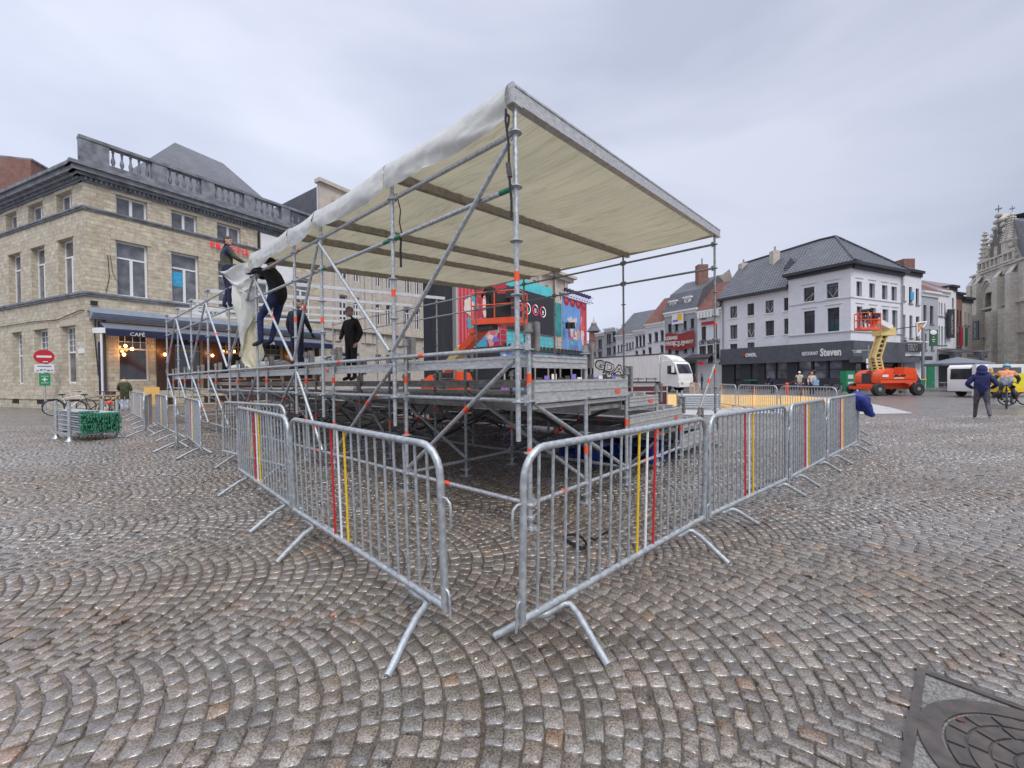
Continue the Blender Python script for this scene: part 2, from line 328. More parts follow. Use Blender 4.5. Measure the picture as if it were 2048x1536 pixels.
# ---------------------------------------------------------------- ground: base sheet, far paving, cobbles laid in segmental arcs
def groundmat(name, near):
    m = bpy.data.materials.new(name); m.use_nodes = True; t = m.node_tree; b = t.nodes['Principled BSDF']; Nn = t.nodes; K = t.links
    tc = Nn.new('ShaderNodeTexCoord')
    b.inputs['Specular IOR Level'].default_value = .85
    n = Nn.new('ShaderNodeTexNoise'); n.inputs['Scale'].default_value = 1.1; n.inputs['Detail'].default_value = 6; K.new(tc.outputs['Object'], n.inputs['Vector'])
    if near:
        n2 = Nn.new('ShaderNodeTexNoise'); n2.inputs['Scale'].default_value = 60; n2.inputs['Detail'].default_value = 4; K.new(tc.outputs['Object'], n2.inputs['Vector'])
        r = Nn.new('ShaderNodeValToRGB'); r.color_ramp.elements[0].position = .3; r.color_ramp.elements[1].position = .7
        r.color_ramp.elements[0].color = (.04, .031, .023, 1); r.color_ramp.elements[1].color = (.105, .082, .060, 1)
        K.new(n2.outputs[0], r.inputs[0]); K.new(r.outputs[0], b.inputs['Base Color']); b.inputs['Roughness'].default_value = .18
        bp = Nn.new('ShaderNodeBump'); bp.inputs['Strength'].default_value = .35; bp.inputs['Distance'].default_value = .01; K.new(n2.outputs[0], bp.inputs['Height']); K.new(bp.outputs[0], b.inputs['Normal'])
    else:
        br = Nn.new('ShaderNodeTexVoronoi'); br.inputs['Scale'].default_value = 7.5; br.inputs['Randomness'].default_value = .55; K.new(tc.outputs['Object'], br.inputs['Vector'])
        ve = Nn.new('ShaderNodeTexVoronoi'); ve.feature = 'DISTANCE_TO_EDGE'; ve.inputs['Scale'].default_value = 7.5; ve.inputs['Randomness'].default_value = .55; K.new(tc.outputs['Object'], ve.inputs['Vector'])
        r = Nn.new('ShaderNodeMixRGB'); r.inputs[1].default_value = (.13, .113, .097, 1); r.inputs[2].default_value = (.22, .192, .167, 1)
        sp = Nn.new('ShaderNodeSeparateColor'); K.new(br.outputs['Color'], sp.inputs[0]); K.new(sp.outputs[0], r.inputs[0])
        mr = Nn.new('ShaderNodeMapRange'); mr.inputs[1].default_value = 0; mr.inputs[2].default_value = .08; K.new(ve.outputs[0], mr.inputs[0])
        mx = Nn.new('ShaderNodeMixRGB'); mx.inputs[1].default_value = (.06, .05, .045, 1); K.new(mr.outputs[0], mx.inputs[0]); K.new(r.outputs[0], mx.inputs[2])
        K.new(mx.outputs[0], b.inputs['Base Color'])
        q = Nn.new('ShaderNodeMapRange'); q.inputs[1].default_value = .35; q.inputs[2].default_value = .65; q.inputs[3].default_value = .28; q.inputs[4].default_value = .48; K.new(n.outputs[0], q.inputs[0]); K.new(q.outputs[0], b.inputs['Roughness'])
        bp = Nn.new('ShaderNodeBump'); bp.inputs['Strength'].default_value = .8; bp.inputs['Distance'].default_value = .03; K.new(mr.outputs[0], bp.inputs['Height']); K.new(bp.outputs[0], b.inputs['Normal'])
    return m
M['joint'] = groundmat('wet_sand_joints', True); M['farpave'] = groundmat('wet_cobble_paving', False)
m = bpy.data.materials.new('wet_granite_setts'); m.use_nodes = True; t = m.node_tree; b = t.nodes['Principled BSDF']; K = t.links
at_ = t.nodes.new('ShaderNodeAttribute'); at_.attribute_name = 'stone'; tc = t.nodes.new('ShaderNodeTexCoord')
n = t.nodes.new('ShaderNodeTexNoise'); n.inputs['Scale'].default_value = 120; n.inputs['Detail'].default_value = 3; K.new(tc.outputs['Object'], n.inputs['Vector'])
nb = t.nodes.new('ShaderNodeTexNoise'); nb.inputs['Scale'].default_value = 26; nb.inputs['Detail'].default_value = 5; nb.inputs['Roughness'].default_value = .65; K.new(tc.outputs['Object'], nb.inputs['Vector'])
nl = t.nodes.new('ShaderNodeTexNoise'); nl.inputs['Scale'].default_value = .8; nl.inputs['Detail'].default_value = 5; K.new(tc.outputs['Object'], nl.inputs['Vector'])
r = t.nodes.new('ShaderNodeMapRange'); r.inputs[1].default_value = .3; r.inputs[2].default_value = .7; r.inputs[3].default_value = .28; r.inputs[4].default_value = 1.85; K.new(n.outputs[0], r.inputs[0])
r2 = t.nodes.new('ShaderNodeMapRange'); r2.inputs[1].default_value = .3; r2.inputs[2].default_value = .7; r2.inputs[3].default_value = .75; r2.inputs[4].default_value = 1.25; K.new(nb.outputs[0], r2.inputs[0])
mu = t.nodes.new('ShaderNodeMath'); mu.operation = 'MULTIPLY'; K.new(r.outputs[0], mu.inputs[0]); K.new(r2.outputs[0], mu.inputs[1])
nd = t.nodes.new('ShaderNodeTexNoise'); nd.inputs['Scale'].default_value = .33; nd.inputs['Detail'].default_value = 6; nd.inputs['Roughness'].default_value = .6; K.new(tc.outputs['Object'], nd.inputs['Vector'])
v = t.nodes.new('ShaderNodeVectorMath'); v.operation = 'SCALE'; K.new(at_.outputs['Color'], v.inputs[0]); K.new(mu.outputs[0], v.inputs['Scale']); dr_ = t.nodes.new('ShaderNodeValToRGB'); dr_.color_ramp.elements[0].position = .42; dr_.color_ramp.elements[0].color = (1.0, 1.0, 1.0, 1); dr_.color_ramp.elements[1].position = .60; dr_.color_ramp.elements[1].color = (.90, .75, .60, 1)
K.new(nd.outputs[0], dr_.inputs[0]); mm = t.nodes.new('ShaderNodeMixRGB'); mm.blend_type = 'MULTIPLY'; mm.inputs[0].default_value = .75; K.new(v.outputs[0], mm.inputs[1]); K.new(dr_.outputs[0], mm.inputs[2]); K.new(mm.outputs[0], b.inputs['Base Color'])
q = t.nodes.new('ShaderNodeMapRange'); q.inputs[1].default_value = .35; q.inputs[2].default_value = .68; q.inputs[3].default_value = .13; q.inputs[4].default_value = .33; K.new(nl.outputs[0], q.inputs[0]); K.new(q.outputs[0], b.inputs['Roughness'])
bp = t.nodes.new('ShaderNodeBump'); bp.inputs['Strength'].default_value = .32; bp.inputs['Distance'].default_value = .006
ad = t.nodes.new('ShaderNodeMath'); ad.operation = 'ADD'; K.new(nb.outputs[0], ad.inputs[0]); K.new(n.outputs[0], ad.inputs[1]); K.new(ad.outputs[0], bp.inputs['Height']); K.new(bp.outputs[0], b.inputs['Normal'])
b.inputs['Specular IOR Level'].default_value = .85
nw = t.nodes.new('ShaderNodeTexNoise'); nw.inputs['Scale'].default_value = .45; nw.inputs['Detail'].default_value = 5; K.new(tc.outputs['Object'], nw.inputs['Vector'])
qw = t.nodes.new('ShaderNodeMapRange'); qw.inputs[1].default_value = .36; qw.inputs[2].default_value = .60; qw.inputs[3].default_value = .25; qw.inputs[4].default_value = 1.0; b.inputs['Coat IOR'].default_value = 1.6; K.new(nw.outputs[0], qw.inputs[0]); K.new(qw.outputs[0], b.inputs['Coat Weight']); b.inputs['Coat Roughness'].default_value = .21
M['sett'] = m
for mm_, cw_, cr_ in ((M['joint'], .7, .15), (M['farpave'], .5, .26)): b_ = mm_.node_tree.nodes['Principled BSDF']; b_.inputs['Coat Weight'].default_value = cw_; b_.inputs['Coat Roughness'].default_value = cr_
b_ = M['farpave'].node_tree.nodes['Principled BSDF']; M['farpave'].node_tree.links.new(b_.inputs['Normal'].links[0].from_socket, b_.inputs['Coat Normal'])

YN = 14.0
mb = MB(); XW = 400
mb.poly([(-XW, YN, -.004), (XW, YN, -.004), (XW, 500, -.004), (-XW, 500, -.004)])
mb.poly([(-XW, -60, -.004), (XW, -60, -.004), (XW, -5, -.004), (-XW, -5, -.004)])
g = mb.build('ground', 'farpave', origin=(0, 0, 0)); tag(g, kind='structure')
mb = MB(); mb.poly([(-60, -5, -.009), (60, -5, -.009), (60, YN, -.009), (-60, YN, -.009)])
g = mb.build('joint_bed', 'joint', origin=(0, 0, 0)); tag(g, kind='structure')

K1 = Vector((1.984, 1.984)); D1 = Vector((-.747, -.665)); D2 = Vector((.665, -.747)); MS = .86   # manhole frame corner and sides
def cobbles():
    rng = np.random.default_rng(5)
    u = np.array([.95, .312]); u /= np.linalg.norm(u); nn = np.array([-u[1], u[0]])
    W = 1.44; R = 1.0; hw = W / 2; ang = math.asin(hw / R); ns = 17
    Vs = []; Fs = []; Cs = []
    pal = np.array([(.150, .138, .126), (.170, .158, .146), (.138, .128, .118), (.182, .170, .156), (.150, .130, .112), (.148, .148, .136), (.165, .145, .132), (.128, .118, .110)])
    shape = np.array([(-1, -.78), (-.80, -1), (.80, -1), (1, -.78), (1, .78), (.80, 1), (-.80, 1), (-1, .78)])
    cnt = 0
    for k in range(-26, 16):
        nc = 3.36 + W * k
        for j in range(-330, 340):
            s0 = j * .089 + rng.normal(0, .003)
            cx0 = u * s0 + nn * nc
            if cx0[1] < -.6 or cx0[1] > YN + 1.2: continue
            if abs(cx0[0]) > 1.36 * max(cx0[1], 0) + 2.2: continue
            far = cx0[1] > 6
            tot = 0; hs = []
            wsum = rng.uniform(.82, 1.2, ns); edges = np.concatenate([[0], np.cumsum(wsum)]) / wsum.sum() * 2 * ang - ang
            for i in range(ns):
                a0, a1 = edges[i], edges[i + 1]; am = (a0 + a1) / 2
                v = R * math.sin(am); uu = R * math.cos(am) - R * math.cos(ang)
                c = u * (s0 + uu) + nn * (nc + v)
                if c[1] > YN or c[1] < .35: continue
                dx, dy = c[0] - K1.x, c[1] - K1.y
                p1 = dx * D1.x + dy * D1.y; p2 = dx * D2.x + dy * D2.y
                if -.025 < p1 < MS + .025 and -.025 < p2 < MS + .025: continue
                tang = nn * math.cos(am) - u * math.sin(am); rad = u * math.cos(am) + nn * math.sin(am)
                th = rng.normal(0, .035); tang = tang * math.cos(th) + rad * math.sin(th); rad = np.array([tang[1], -tang[0]]); rad = rad if rad @ u > 0 else -rad
                ht = (a1 - a0) * R / 2 - rng.uniform(.0012, .0045); hr = .089 * math.cos(am) / 2 - rng.uniform(.0008, .0035)
                c = c + rng.normal(0, .0025, 2)
                jit = rng.normal(0, .0032, (8, 2))
                zt = rng.normal(0, .0022); tx, ty = rng.normal(0, .009, 2)
                col = pal[rng.integers(len(pal))] * np.array((1.02, .945, .85)) * rng.uniform(.60, 1.15)
                if rng.random() < .03: col = col * np.array((1.25, .98, .74))
                base = len(Vs)
                rings = ((1.0, -.012), (.955, -.0025), (.84, .0008)) if not far else ((1.0, -.012), (.93, .0))
                for sc, z in rings:
                    for q in range(8):
                        a = shape[q]; px = a[0] * ht * sc + jit[q, 0]; py = a[1] * hr * sc + jit[q, 1]
                        P = c + tang * px + rad * py
                        Vs.append((P[0], P[1], z + zt + (px * tx + py * ty if z > -.01 else 0)))
                Vs.append((c[0], c[1], .003 + zt))
                nr = len(rings)
                for rr in range(nr - 1):
                    for q in range(8): Fs.append((base + rr * 8 + q, base + rr * 8 + (q + 1) % 8, base + rr * 8 + 8 + (q + 1) % 8, base + rr * 8 + 8 + q))
                for q in range(8): Fs.append((base + (nr - 1) * 8 + q, base + (nr - 1) * 8 + (q + 1) % 8, base + nr * 8))
                Cs.append((len(Fs) - (nr - 1) * 8 - 8, len(Fs), col)); cnt += 1
    # orientation check: make the faces look up
    a, b_, c_ = (np.array(Vs[i]) for i in Fs[(len(rings) - 1) * 8][:3])
    if np.cross(b_ - a, c_ - a)[2] < 0: Fs[:] = [tuple(reversed(f)) for f in Fs]
    me = bpy.data.meshes.new('cobblestones'); me.from_pydata(Vs, [], Fs)
    at2 = me.attributes.new('stone', 'FLOAT_COLOR', 'FACE'); arr = np.ones((len(Fs), 4), dtype=np.float32)
    for f0, f1, col in Cs: arr[f0:f1, :3] = col
    at2.data.foreach_set('color', arr.ravel())
    me.materials.append(M['sett']); me.polygons.foreach_set('use_smooth', [True] * len(Fs)); me.update()
    o = bpy.data.objects.new('cobblestones', me); COL.objects.link(o); tag(o, kind='structure'); print('setts', cnt)
cobbles()

# manhole cover
def v3(p, z=0): return Vector((p[0], p[1], z))
C1 = K1 + (D1 + D2) * MS / 2
M['manhole_iron'] = mat('cast_iron_cover', (.125, .105, .092), .45, .35, .35, 14, .35, rvar=.14, detail=8, col2=(.06, .052, .048))
M['granite_infill'] = mat('speckled_concrete_infill', (.26, .25, .23), .6, 0, .6, 90, .3, col2=(.07, .065, .06))
mh = thing('manhole_cover', (C1.x, C1.y, 0), 'square cast iron manhole frame with round segmented lid set in the cobbles', 'manhole cover')
mb = MB()
def mpt(a, b_, z): return v3(K1 + D1 * a + D2 * b_, z)
mb.poly([mpt(.02, .02, -.004), mpt(MS - .02, .02, -.004), mpt(MS - .02, MS - .02, -.004), mpt(.02, MS - .02, -.004)][::-1]); mb.build('infill', 'granite_infill', mh)
mb = MB()
for a, b_, c_, d in ((0, 0, MS, .03), (0, MS - .03, MS, .03)): mb.obox(mpt(a, b_, -.02), v3(D1 * c_), v3(D2 * d), (0, 0, .026))
for a, b_, c_, d in ((0, .03, .03, MS - .06), (MS - .03, .03, .03, MS - .06)): mb.obox(mpt(a, b_, -.02), v3(D1 * c_), v3(D2 * d), (0, 0, .026))
def annulus(mb, c, r0, r1, z0, z1, seg=48):
    vs = []
    for i in range(seg):
        a = 2 * PI * i / seg; d = Vector((math.cos(a), math.sin(a)))
        vs += [v3(c + d * r0, z0), v3(c + d * r0, z1), v3(c + d * r1, z1), v3(c + d * r1, z0)]
    fs = []
    for i in range(seg):
        a = 4 * i; b_ = 4 * ((i + 1) % seg)
        fs += [(a, a + 1, b_ + 1, b_), (a + 1, a + 2, b_ + 2, b_ + 1), (a + 2, a + 3, b_ + 3, b_ + 2)]
    mb.add(vs, [tuple(reversed(f)) for f in fs])
annulus(mb, C1, .335, .405, -.02, .0045); mb.build('frame', 'manhole_iron', mh)
mb = MB()
annulus(mb, C1, .0, .328, -.02, -.0035)
for r0, r1, n_ in ((.272, .322, 18), (.212, .262, 14), (.152, .202, 11), (.105, .142, 8)):
    for i in range(n_):
        a0 = 2 * PI * i / n_ + .04 + r0 * 9; a1 = a0 + 2 * PI / n_ - .014 / r0; seg = 5; vs = []
        for q in range(seg + 1):
            a = a0 + (a1 - a0) * q / seg; d = Vector((math.cos(a), math.sin(a)))
            vs += [v3(C1 + d * r0, -.004), v3(C1 + d * r0, .003), v3(C1 + d * r1, .003), v3(C1 + d * r1, -.004)]
        fs = []
        for q in range(seg):
            p = 4 * q; fs += [(p, p + 1, p + 5, p + 4), (p + 1, p + 2, p + 6, p + 5), (p + 2, p + 3, p + 7, p + 6)]
        fs += [(0, 3, 2, 1), (4 * seg, 4 * seg + 1, 4 * seg + 2, 4 * seg + 3)]
        mb.add(vs, [tuple(reversed(f)) for f in fs])
lid = mb.build('lid', 'manhole_iron', mh)
mb = MB(); mb.lathe((C1.x, C1.y, -.003), [(.1, 0), (.1, .004)], 24); mb.build('lid_centre', 'granite_infill', lid)

# fallen leaves and scraps
def scrap(px, py, r, m, name, label, cat):
    p = G(px, py); mb = MB(); n_ = 7
    pts = [p + Vector((math.cos(i * 2 * PI / n_) * r * random.uniform(.5, 1.1), math.sin(i * 2 * PI / n_) * r * random.uniform(.3, .8), .006 + .003 * math.sin(i * 2))) for i in range(n_)]
    mb.prism(pts, (0, 0, .003)); mb.build(name, m, top=(label, cat))
M['leafy'] = mat('pale_dead_leaf', (.62, .55, .40), .6); M['brownleaf'] = mat('brown_leaf', (.12, .04, .03), .6)
scrap(1873, 1308, .013, 'leafy', 'leaf', 'small pale leaf just beyond the manhole frame corner', 'leaf')
scrap(1921, 1443, .018, 'brownleaf', 'leaf', 'dark brown leaf lying on the round manhole lid', 'leaf')
scrap(708, 1287, .012, 'leafy', 'leaf', 'small pale petal on cobbles left of the left barrier foot', 'leaf')
scrap(668, 1232, .011, 'tape', 'tape_scrap', 'tiny red orange scrap on the cobbles left of the nearest barrier', 'scrap')
scrap(952, 1320, .010, 'leafy', 'leaf', 'tiny pale petal between the two nearest barrier feet', 'leaf')
scrap(2040, 1092, .02, 'leafy', 'leaf', 'pale leaf on wet paving at right picture edge', 'leaf')
# ---------------------------------------------------------------- facades
class Fac:
    def __init__(s, P, Q):
        s.P = Vector((P[0], P[1])); s.Q = Vector((Q[0], Q[1])); d = s.Q - s.P; s.len = d.length; s.d = d.normalized()
        n = Vector((s.d.y, -s.d.x)); s.n = n if n.dot(-s.P) > 0 else -n
        s.d3 = Vector((s.d.x, s.d.y, 0)); s.n3 = Vector((s.n.x, s.n.y, 0))
    def pt(s, u, h, d=0): return Vector((s.P.x + s.d.x * u + s.n.x * d, s.P.y + s.d.y * u + s.n.y * d, h))
    def uh(s, px, py, d=0):
        r = ray(px, py); r2 = Vector((r.x, r.y)); P = s.P + s.n * d
        t = P.dot(s.n) / r2.dot(s.n); hit = r2 * t
        return (hit - P).dot(s.d), EYE + r.z * t
    def rect(s, x0, y0, x1, y1, d=0):
        # pixel box -> (u0,u1,h0,h1), heights read at the middle of the box
        u0, _ = s.uh(x0, y0, d); u1, _ = s.uh(x1, y0, d); xm = (x0 + x1) / 2
        _, ht = s.uh(xm, y0, d); _, hb = s.uh(xm, y1, d)
        return (u0, u1, hb, ht)
    def box(s, mb, u0, u1, h0, h1, d0, d1, mi=0):
        mb.obox(s.pt(u0, h0, d0), s.d3 * (u1 - u0), s.n3 * (d1 - d0), Vector((0, 0, h1 - h0)), mi)
def wall(F, u0, u1, h0, h1, rects, m, parent, name='wall', reveal=.25, mi=0, thick=.35, mats=None, d=0):
    us = sorted({u0, u1} | {min(max(x, u0), u1) for r in rects for x in r[:2]}); hs = sorted({h0, h1} | {min(max(x, h0), h1) for r in rects for x in r[2:4]})
    mb = MB()
    def q(a, b, c, e, uv): mb.poly([a, b, c, e], mi, uv)
    for i in range(len(us) - 1):
        for j in range(len(hs) - 1):
            a, b, c, e = us[i], us[i + 1], hs[j], hs[j + 1]
            if b - a < 1e-5 or e - c < 1e-5: continue
            um, hm = (a + b) / 2, (c + e) / 2
            if any(r[0] < um < r[1] and r[2] < hm < r[3] for r in rects): continue
            q(F.pt(a, c, d), F.pt(b, c, d), F.pt(b, e, d), F.pt(a, e, d), [(a, c), (b, c), (b, e), (a, e)])
    for r in rects:
        a, b, c, e = r[:4]; rv = r[4] if len(r) > 4 else reveal
        for p, pp in (((a, c), (a, e)), ((b, e), (b, c)), ((a, e), (b, e)), ((b, c), (a, c))):
            L_ = abs(p[0] - pp[0]) + abs(p[1] - pp[1]); ov = p[1] if p[0] == pp[0] else p[0]; o2 = pp[1] if p[0] == pp[0] else pp[0]
            q(F.pt(*p, d), F.pt(*p, d - rv), F.pt(*pp, d - rv), F.pt(*pp, d), [(0, ov), (rv, ov), (rv, o2), (0, o2)])
    # sides and top so it has thickness
    for (a, b) in ((u0, u0), (u1, u1)): q(F.pt(a, h0, d), F.pt(a, h1, d), F.pt(a, h1, d - thick), F.pt(a, h0, d - thick), [(0, h0), (0, h1), (thick, h1), (thick, h0)])
    q(F.pt(u0, h1, d), F.pt(u1, h1, d), F.pt(u1, h1, d - thick), F.pt(u0, h1, d - thick), [(u0, 0), (u1, 0), (u1, thick), (u0, thick)])
    return mb.build(name, m, parent)
def window(F, r, parent, style='casement', fm='pvc', gm='glass', rv=.2, w=.06, d=0, name='window', transom=.68, mull=(.5,), grid=None):
    u0, u1, h0, h1 = r[:4]; mb = MB(); D0, D1_ = d - rv - .04, d - rv + .03
    F.box(mb, u0, u1, h1 - w, h1, D0, D1_); F.box(mb, u0, u1, h0, h0 + w, D0, D1_)
    F.box(mb, u0, u0 + w, h0 + w, h1 - w, D0, D1_); F.box(mb, u1 - w, u1, h0 + w, h1 - w, D0, D1_)
    ht = h1 - w
    if style in ('transom', 'transomcase'):
        ht = h0 + (h1 - h0) * transom; F.box(mb, u0 + w, u1 - w, ht - w / 2, ht + w / 2, D0, D1_)
    if style in ('casement', 'transomcase'):
        for f in mull:
            x = u0 + (u1 - u0) * f; F.box(mb, x - w * .7, x + w * .7, h0 + w, (ht - w / 2) if style != 'casement' else h1 - w, D0, D1_ + .01)
    if grid:
        nx, ny, gh0, gh1 = grid
        a = h0 + (h1 - h0) * gh0; b = h0 + (h1 - h0) * gh1
        for i in range(1, nx): x = u0 + (u1 - u0) * i / nx; F.box(mb, x - .015, x + .015, a, b, D0 + .01, D1_ - .01)
        for j in range(1, ny): y = a + (b - a) * j / ny; F.box(mb, u0 + w, u1 - w, y - .015, y + .015, D0 + .012, D1_ - .012)
    f = mb.build(name, fm, parent)
    mb = MB(); mb.poly([F.pt(u0, h0, d - rv - .01), F.pt(u1, h0, d - rv - .01), F.pt(u1, h1, d - rv - .01), F.pt(u0, h1, d - rv - .01)]); mb.build('pane', gm, f)
    return f
def roofpoly(parent, faces, m, name='roof'):
    mb = MB()
    for pts in faces:
        pts = [Vector(p) for p in pts]; o = pts[0]; x = (pts[1] - o).normalized(); nrm = x.cross(pts[2] - o).normalized(); y = nrm.cross(x)
        mb.poly(pts, 0, [((p - o).dot(x), (p - o).dot(y)) for p in pts])
    return mb.build(name, m, parent)
def VPdir(px): v = Vector(((px - 1024) / F0, 1)); return v.normalized()
def backbox(F, h, depth, m, parent, u0=None, u1=None, name='side_wall'):
    # plain side, back walls and flat cap behind a facade
    u0 = 0 if u0 is None else u0; u1 = F.len if u1 is None else u1; mb = MB()
    A, B, C_, D_ = F.pt(u0, 0, -.36), F.pt(u1, 0, -.36), F.pt(u1, 0, -depth), F.pt(u0, 0, -depth); H = Vector((0, 0, h))
    for p, q in ((A, D_), (D_, C_), (C_, B)):
        l = (p - q).length; mb.poly([p, q, q + H, p + H], 0, [(0, 0), (l, 0), (l, h), (0, h)])
    mb.poly([A + H, B + H, C_ + H, D_ + H], 0, [(0, 0), (1, 0), (1, 1), (0, 1)])
    return mb.build(name, m, parent)

# ================= cafe building (left)
CL = Vector((-22.95, 21.95)); dR = VPdir(1550); dL = Vector((-.920, .391)).normalized()
FR = Fac(CL, CL + dR * 13.6); FL_ = Fac(CL + dL * 17, CL)
bl = thing('cafe_building', (CL.x, CL.y, 0), 'yellow sandstone corner building with grey balustrade and navy cafe awning', 'building')
HT = 12.55
lt = 'sandstone'
# right facade windows
top_w = [FR.rect(231, 397, 294, 440), FR.rect(342, 424, 394, 463), FR.rect(434, 447, 481, 483)]
mid_w = [FR.rect(231, 486, 295, 594), FR.rect(342, 508, 397, 600), FR.rect(436, 523, 484, 606)]
dh = top_w[0][1] - top_w[0][0]
def snap(ws): # one common height range for the row
    a = ws[0][2]; b = ws[0][3]; return [(w_[0], w_[1], a, b) for w_ in ws]
top_w = snap(top_w); mid_w = snap(mid_w)
pitch = top_w[1][0] - top_w[0][0]
for k in (1, 2):
    for ws in (top_w, mid_w): ws.append((ws[2][0] + pitch * k, ws[2][0] + pitch * k + dh, ws[0][2], ws[0][3]))
gf = [FR.rect(236, 668, 298, 762)]; g0 = gf[0]
door_r = FR.rect(306, 672, 334, 812)
for k in (1, 2, 3, 4): gf.append((g0[0] + 2.55 * k, g0[0] + 2.55 * k + 1.5, g0[2], g0[3]))
gf[1] = (gf[1][0], gf[1][1], 0.12, g0[3])      # door with sidelight
wall(FR, 0, FR.len, 0, HT, [w_ + (.3,) for w_ in top_w + mid_w + gf], lt, bl)
for w_ in top_w: window(FR, w_, bl, 'casement', w=.095, gm='glass2', rv=.26)
for i, w_ in enumerate(mid_w):
    wn = window(FR, w_, bl, 'transomcase', w=.095, transom=.7, gm='glass2', rv=.26)
    if i == 1:
        mb = MB(); FR.box(mb, w_[0] + .1, w_[0] + .62, w_[2] + 1.05, w_[2] + 1.95, -.25, -.24)
        M['poster_blue'] = mat('light_blue_poster', (.05, .36, .62), .4, 0, .25, 9); mb.build('poster', 'poster_blue', wn)
for i, w_ in enumerate(gf):
    window(FR, w_, bl, 'transom', fm='pvc' if i == 0 else 'timber', w=.09, transom=.68 if i != 1 else .8, rv=.26, grid=(4, 2, .69, .98) if i != 1 else None, gm='glass')
def trimband(F, h0, h1, out_, u0, u1, m='greystone', name='string_course'):
    mb = MB(); F.box(mb, u0, u1, h0, h1, -.05, out_); F.box(mb, u0, u1, h0 + (h1 - h0) * .55, h1 + .02, out_, out_ + .05); return mb.build(name, m, bl)
h_s2 = FR.uh(176, 414)[1]; h_s1 = FR.uh(176, 584)[1]; h_s0 = FR.uh(176, 616)[1]
for F in (FR, FL_):
    e0, e1 = (-.10, F.len) if F is FR else (0, F.len + .10)
    trimband(F, h_s2 - .17, h_s2, .07, e0, e1); trimband(F, h_s1 - .20, h_s1, .09, e0, e1)
    trimband(F, 0, .95, .05, e0 * .5, F.len + (0 if F is FR else .05), 'sandstone', 'plinth')
# lintels
def lintels(F, ws, h=.34, e=.18):
    M['lintel'] = M.get('lintel') or mat('pale_lintel_stone', (.50, .44, .34), .8, 0, .15, 6, .1)
    for w_ in ws: mb = MB(); F.box(mb, w_[0] - e, w_[1] + e, w_[3] + .01, w_[3] + h, -.1, .025); mb.build('lintel', 'lintel', bl)
lintels(FR, top_w + mid_w)
# left facade windows (narrow, deep reveals)
def lw(x0, x1, ys): return FL_.rect(x0, ys[0], x1, ys[1])
lt_top = [FL_.rect(112, 386, 143, 430), FL_.rect(55, 408, 85, 444), FL_.rect(11, 428, 33, 461)]
lt_mid = [FL_.rect(116, 489, 146, 589), FL_.rect(62, 507, 89, 598), FL_.rect(17, 523, 41, 606)]
lt_g = [FL_.rect(122, 652, 150, 767), FL_.rect(68, 659, 95, 767), FL_.rect(24, 664, 43, 767)]
lt_top = [(w_[0], w_[1], top_w[0][2], top_w[0][3]) for w_ in lt_top]; lt_mid = [(w_[0], w_[1], mid_w[0][2], mid_w[0][3]) for w_ in lt_mid]; lt_g = snap(lt_g)
pb = [FL_.rect(74, 795, 90, 818, .05), FL_.rect(25, 795, 38, 817, .05)]
lfull = [(w_[0], w_[1], w_[2], w_[3], .34) for w_ in lt_top + lt_mid + lt_g]
wall(FL_, 0, FL_.len, 0, HT, lfull, lt, bl)
for w_ in lt_top: window(FL_, w_, bl, 'casement', w=.095, gm='glass2', rv=.3)
for w_ in lt_mid: window(FL_, w_, bl, 'transomcase', w=.095, transom=.7, gm='glass2', rv=.3)
for w_ in lt_g: window(FL_, w_, bl, 'transom', w=.095, transom=.55, gm='glass2', rv=.3, grid=(3, 4, .56, .98))
lintels(FL_, lt_top + lt_mid + lt_g)
for w_ in pb:
    mb = MB(); FL_.box(mb, w_[0], w_[1], .25, .85, .03, .06); o = mb.build('cellar_opening', 'black', bl)
    mb = MB()
    for k in range(5): FL_.box(mb, w_[0] + (w_[1] - w_[0]) * (k + .4) / 5, w_[0] + (w_[1] - w_[0]) * (k + .6) / 5, .25, .85, .062, .085)
    mb.build('grille', 'dark', o)
# cornice with dentils
for F in (FR, FL_):
    e = .5; mb = MB()
    u0, u1 = (-e * .8, F.len) if F is FR else (0, F.len + e * .8)
    for h0, h1, o_ in ((HT - .25, HT + .0, .10), (HT + .0, HT + .16, .30), (HT + .16, HT + .42, .48), (HT + .42, HT + .60, .60)):
        F.box(mb, -o_ if F is FR else 0, F.len if F is FR else F.len + o_ * .8, h0, h1, -.4, o_)
    n_ = int(F.len / .2)
    for k in range(n_): F.box(mb, k * .2 + .03, k * .2 + .13, HT - .16, HT - .003, .10, .20)
    mb.build('cornice', 'greystone', bl)
# parapet base and balustrade on the right facade
HB = HT + .60
mb = MB(); FR.box(mb, -.1, FR.len, HB, HB + .42, -.35, .12); mb.build('parapet_base', 'greystone', bl)
bt = HB + .42; bh = 1.0
bal = MB(); rail = MB(); rail_top = bt + bh
peds = []
x = -.1; first = True
FR.box(rail, -.14, FR.len + .1, rail_top, rail_top + .16, -.30, .16)
pos = [FR.uh(p, 330)[0] for p in (158, 218, 303, 333, 401, 426, 486, 506, 560, 577, 632)]
ped = [(pos[0], pos[1]), (pos[2], pos[3]), (pos[4], pos[5]), (pos[6], pos[7]), (pos[8], pos[9])]
for a, b in ped: FR.box(rail, a, b, bt, rail_top, -.25, .12)
rail.build('balustrade', 'greystone', bl)
prof = [(.085, 0), (.085, .05), (.05, .08), (.095, .26), (.10, .34), (.05, .55), (.045, .78), (.075, .84), (.05, .9), (.08, .95), (.08, bh)]
gaps = [(ped[i][1], ped[i + 1][0]) for i in range(4)] + [(ped[4][1], FR.len)]
for a, b in gaps:
    for k in range(5):
        u_ = a + (b - a) * (k + .5) / 5; mb = MB(); mb.lathe(FR.pt(u_, bt, -.06), prof, 10); mb.build('baluster', 'greystone', bl)
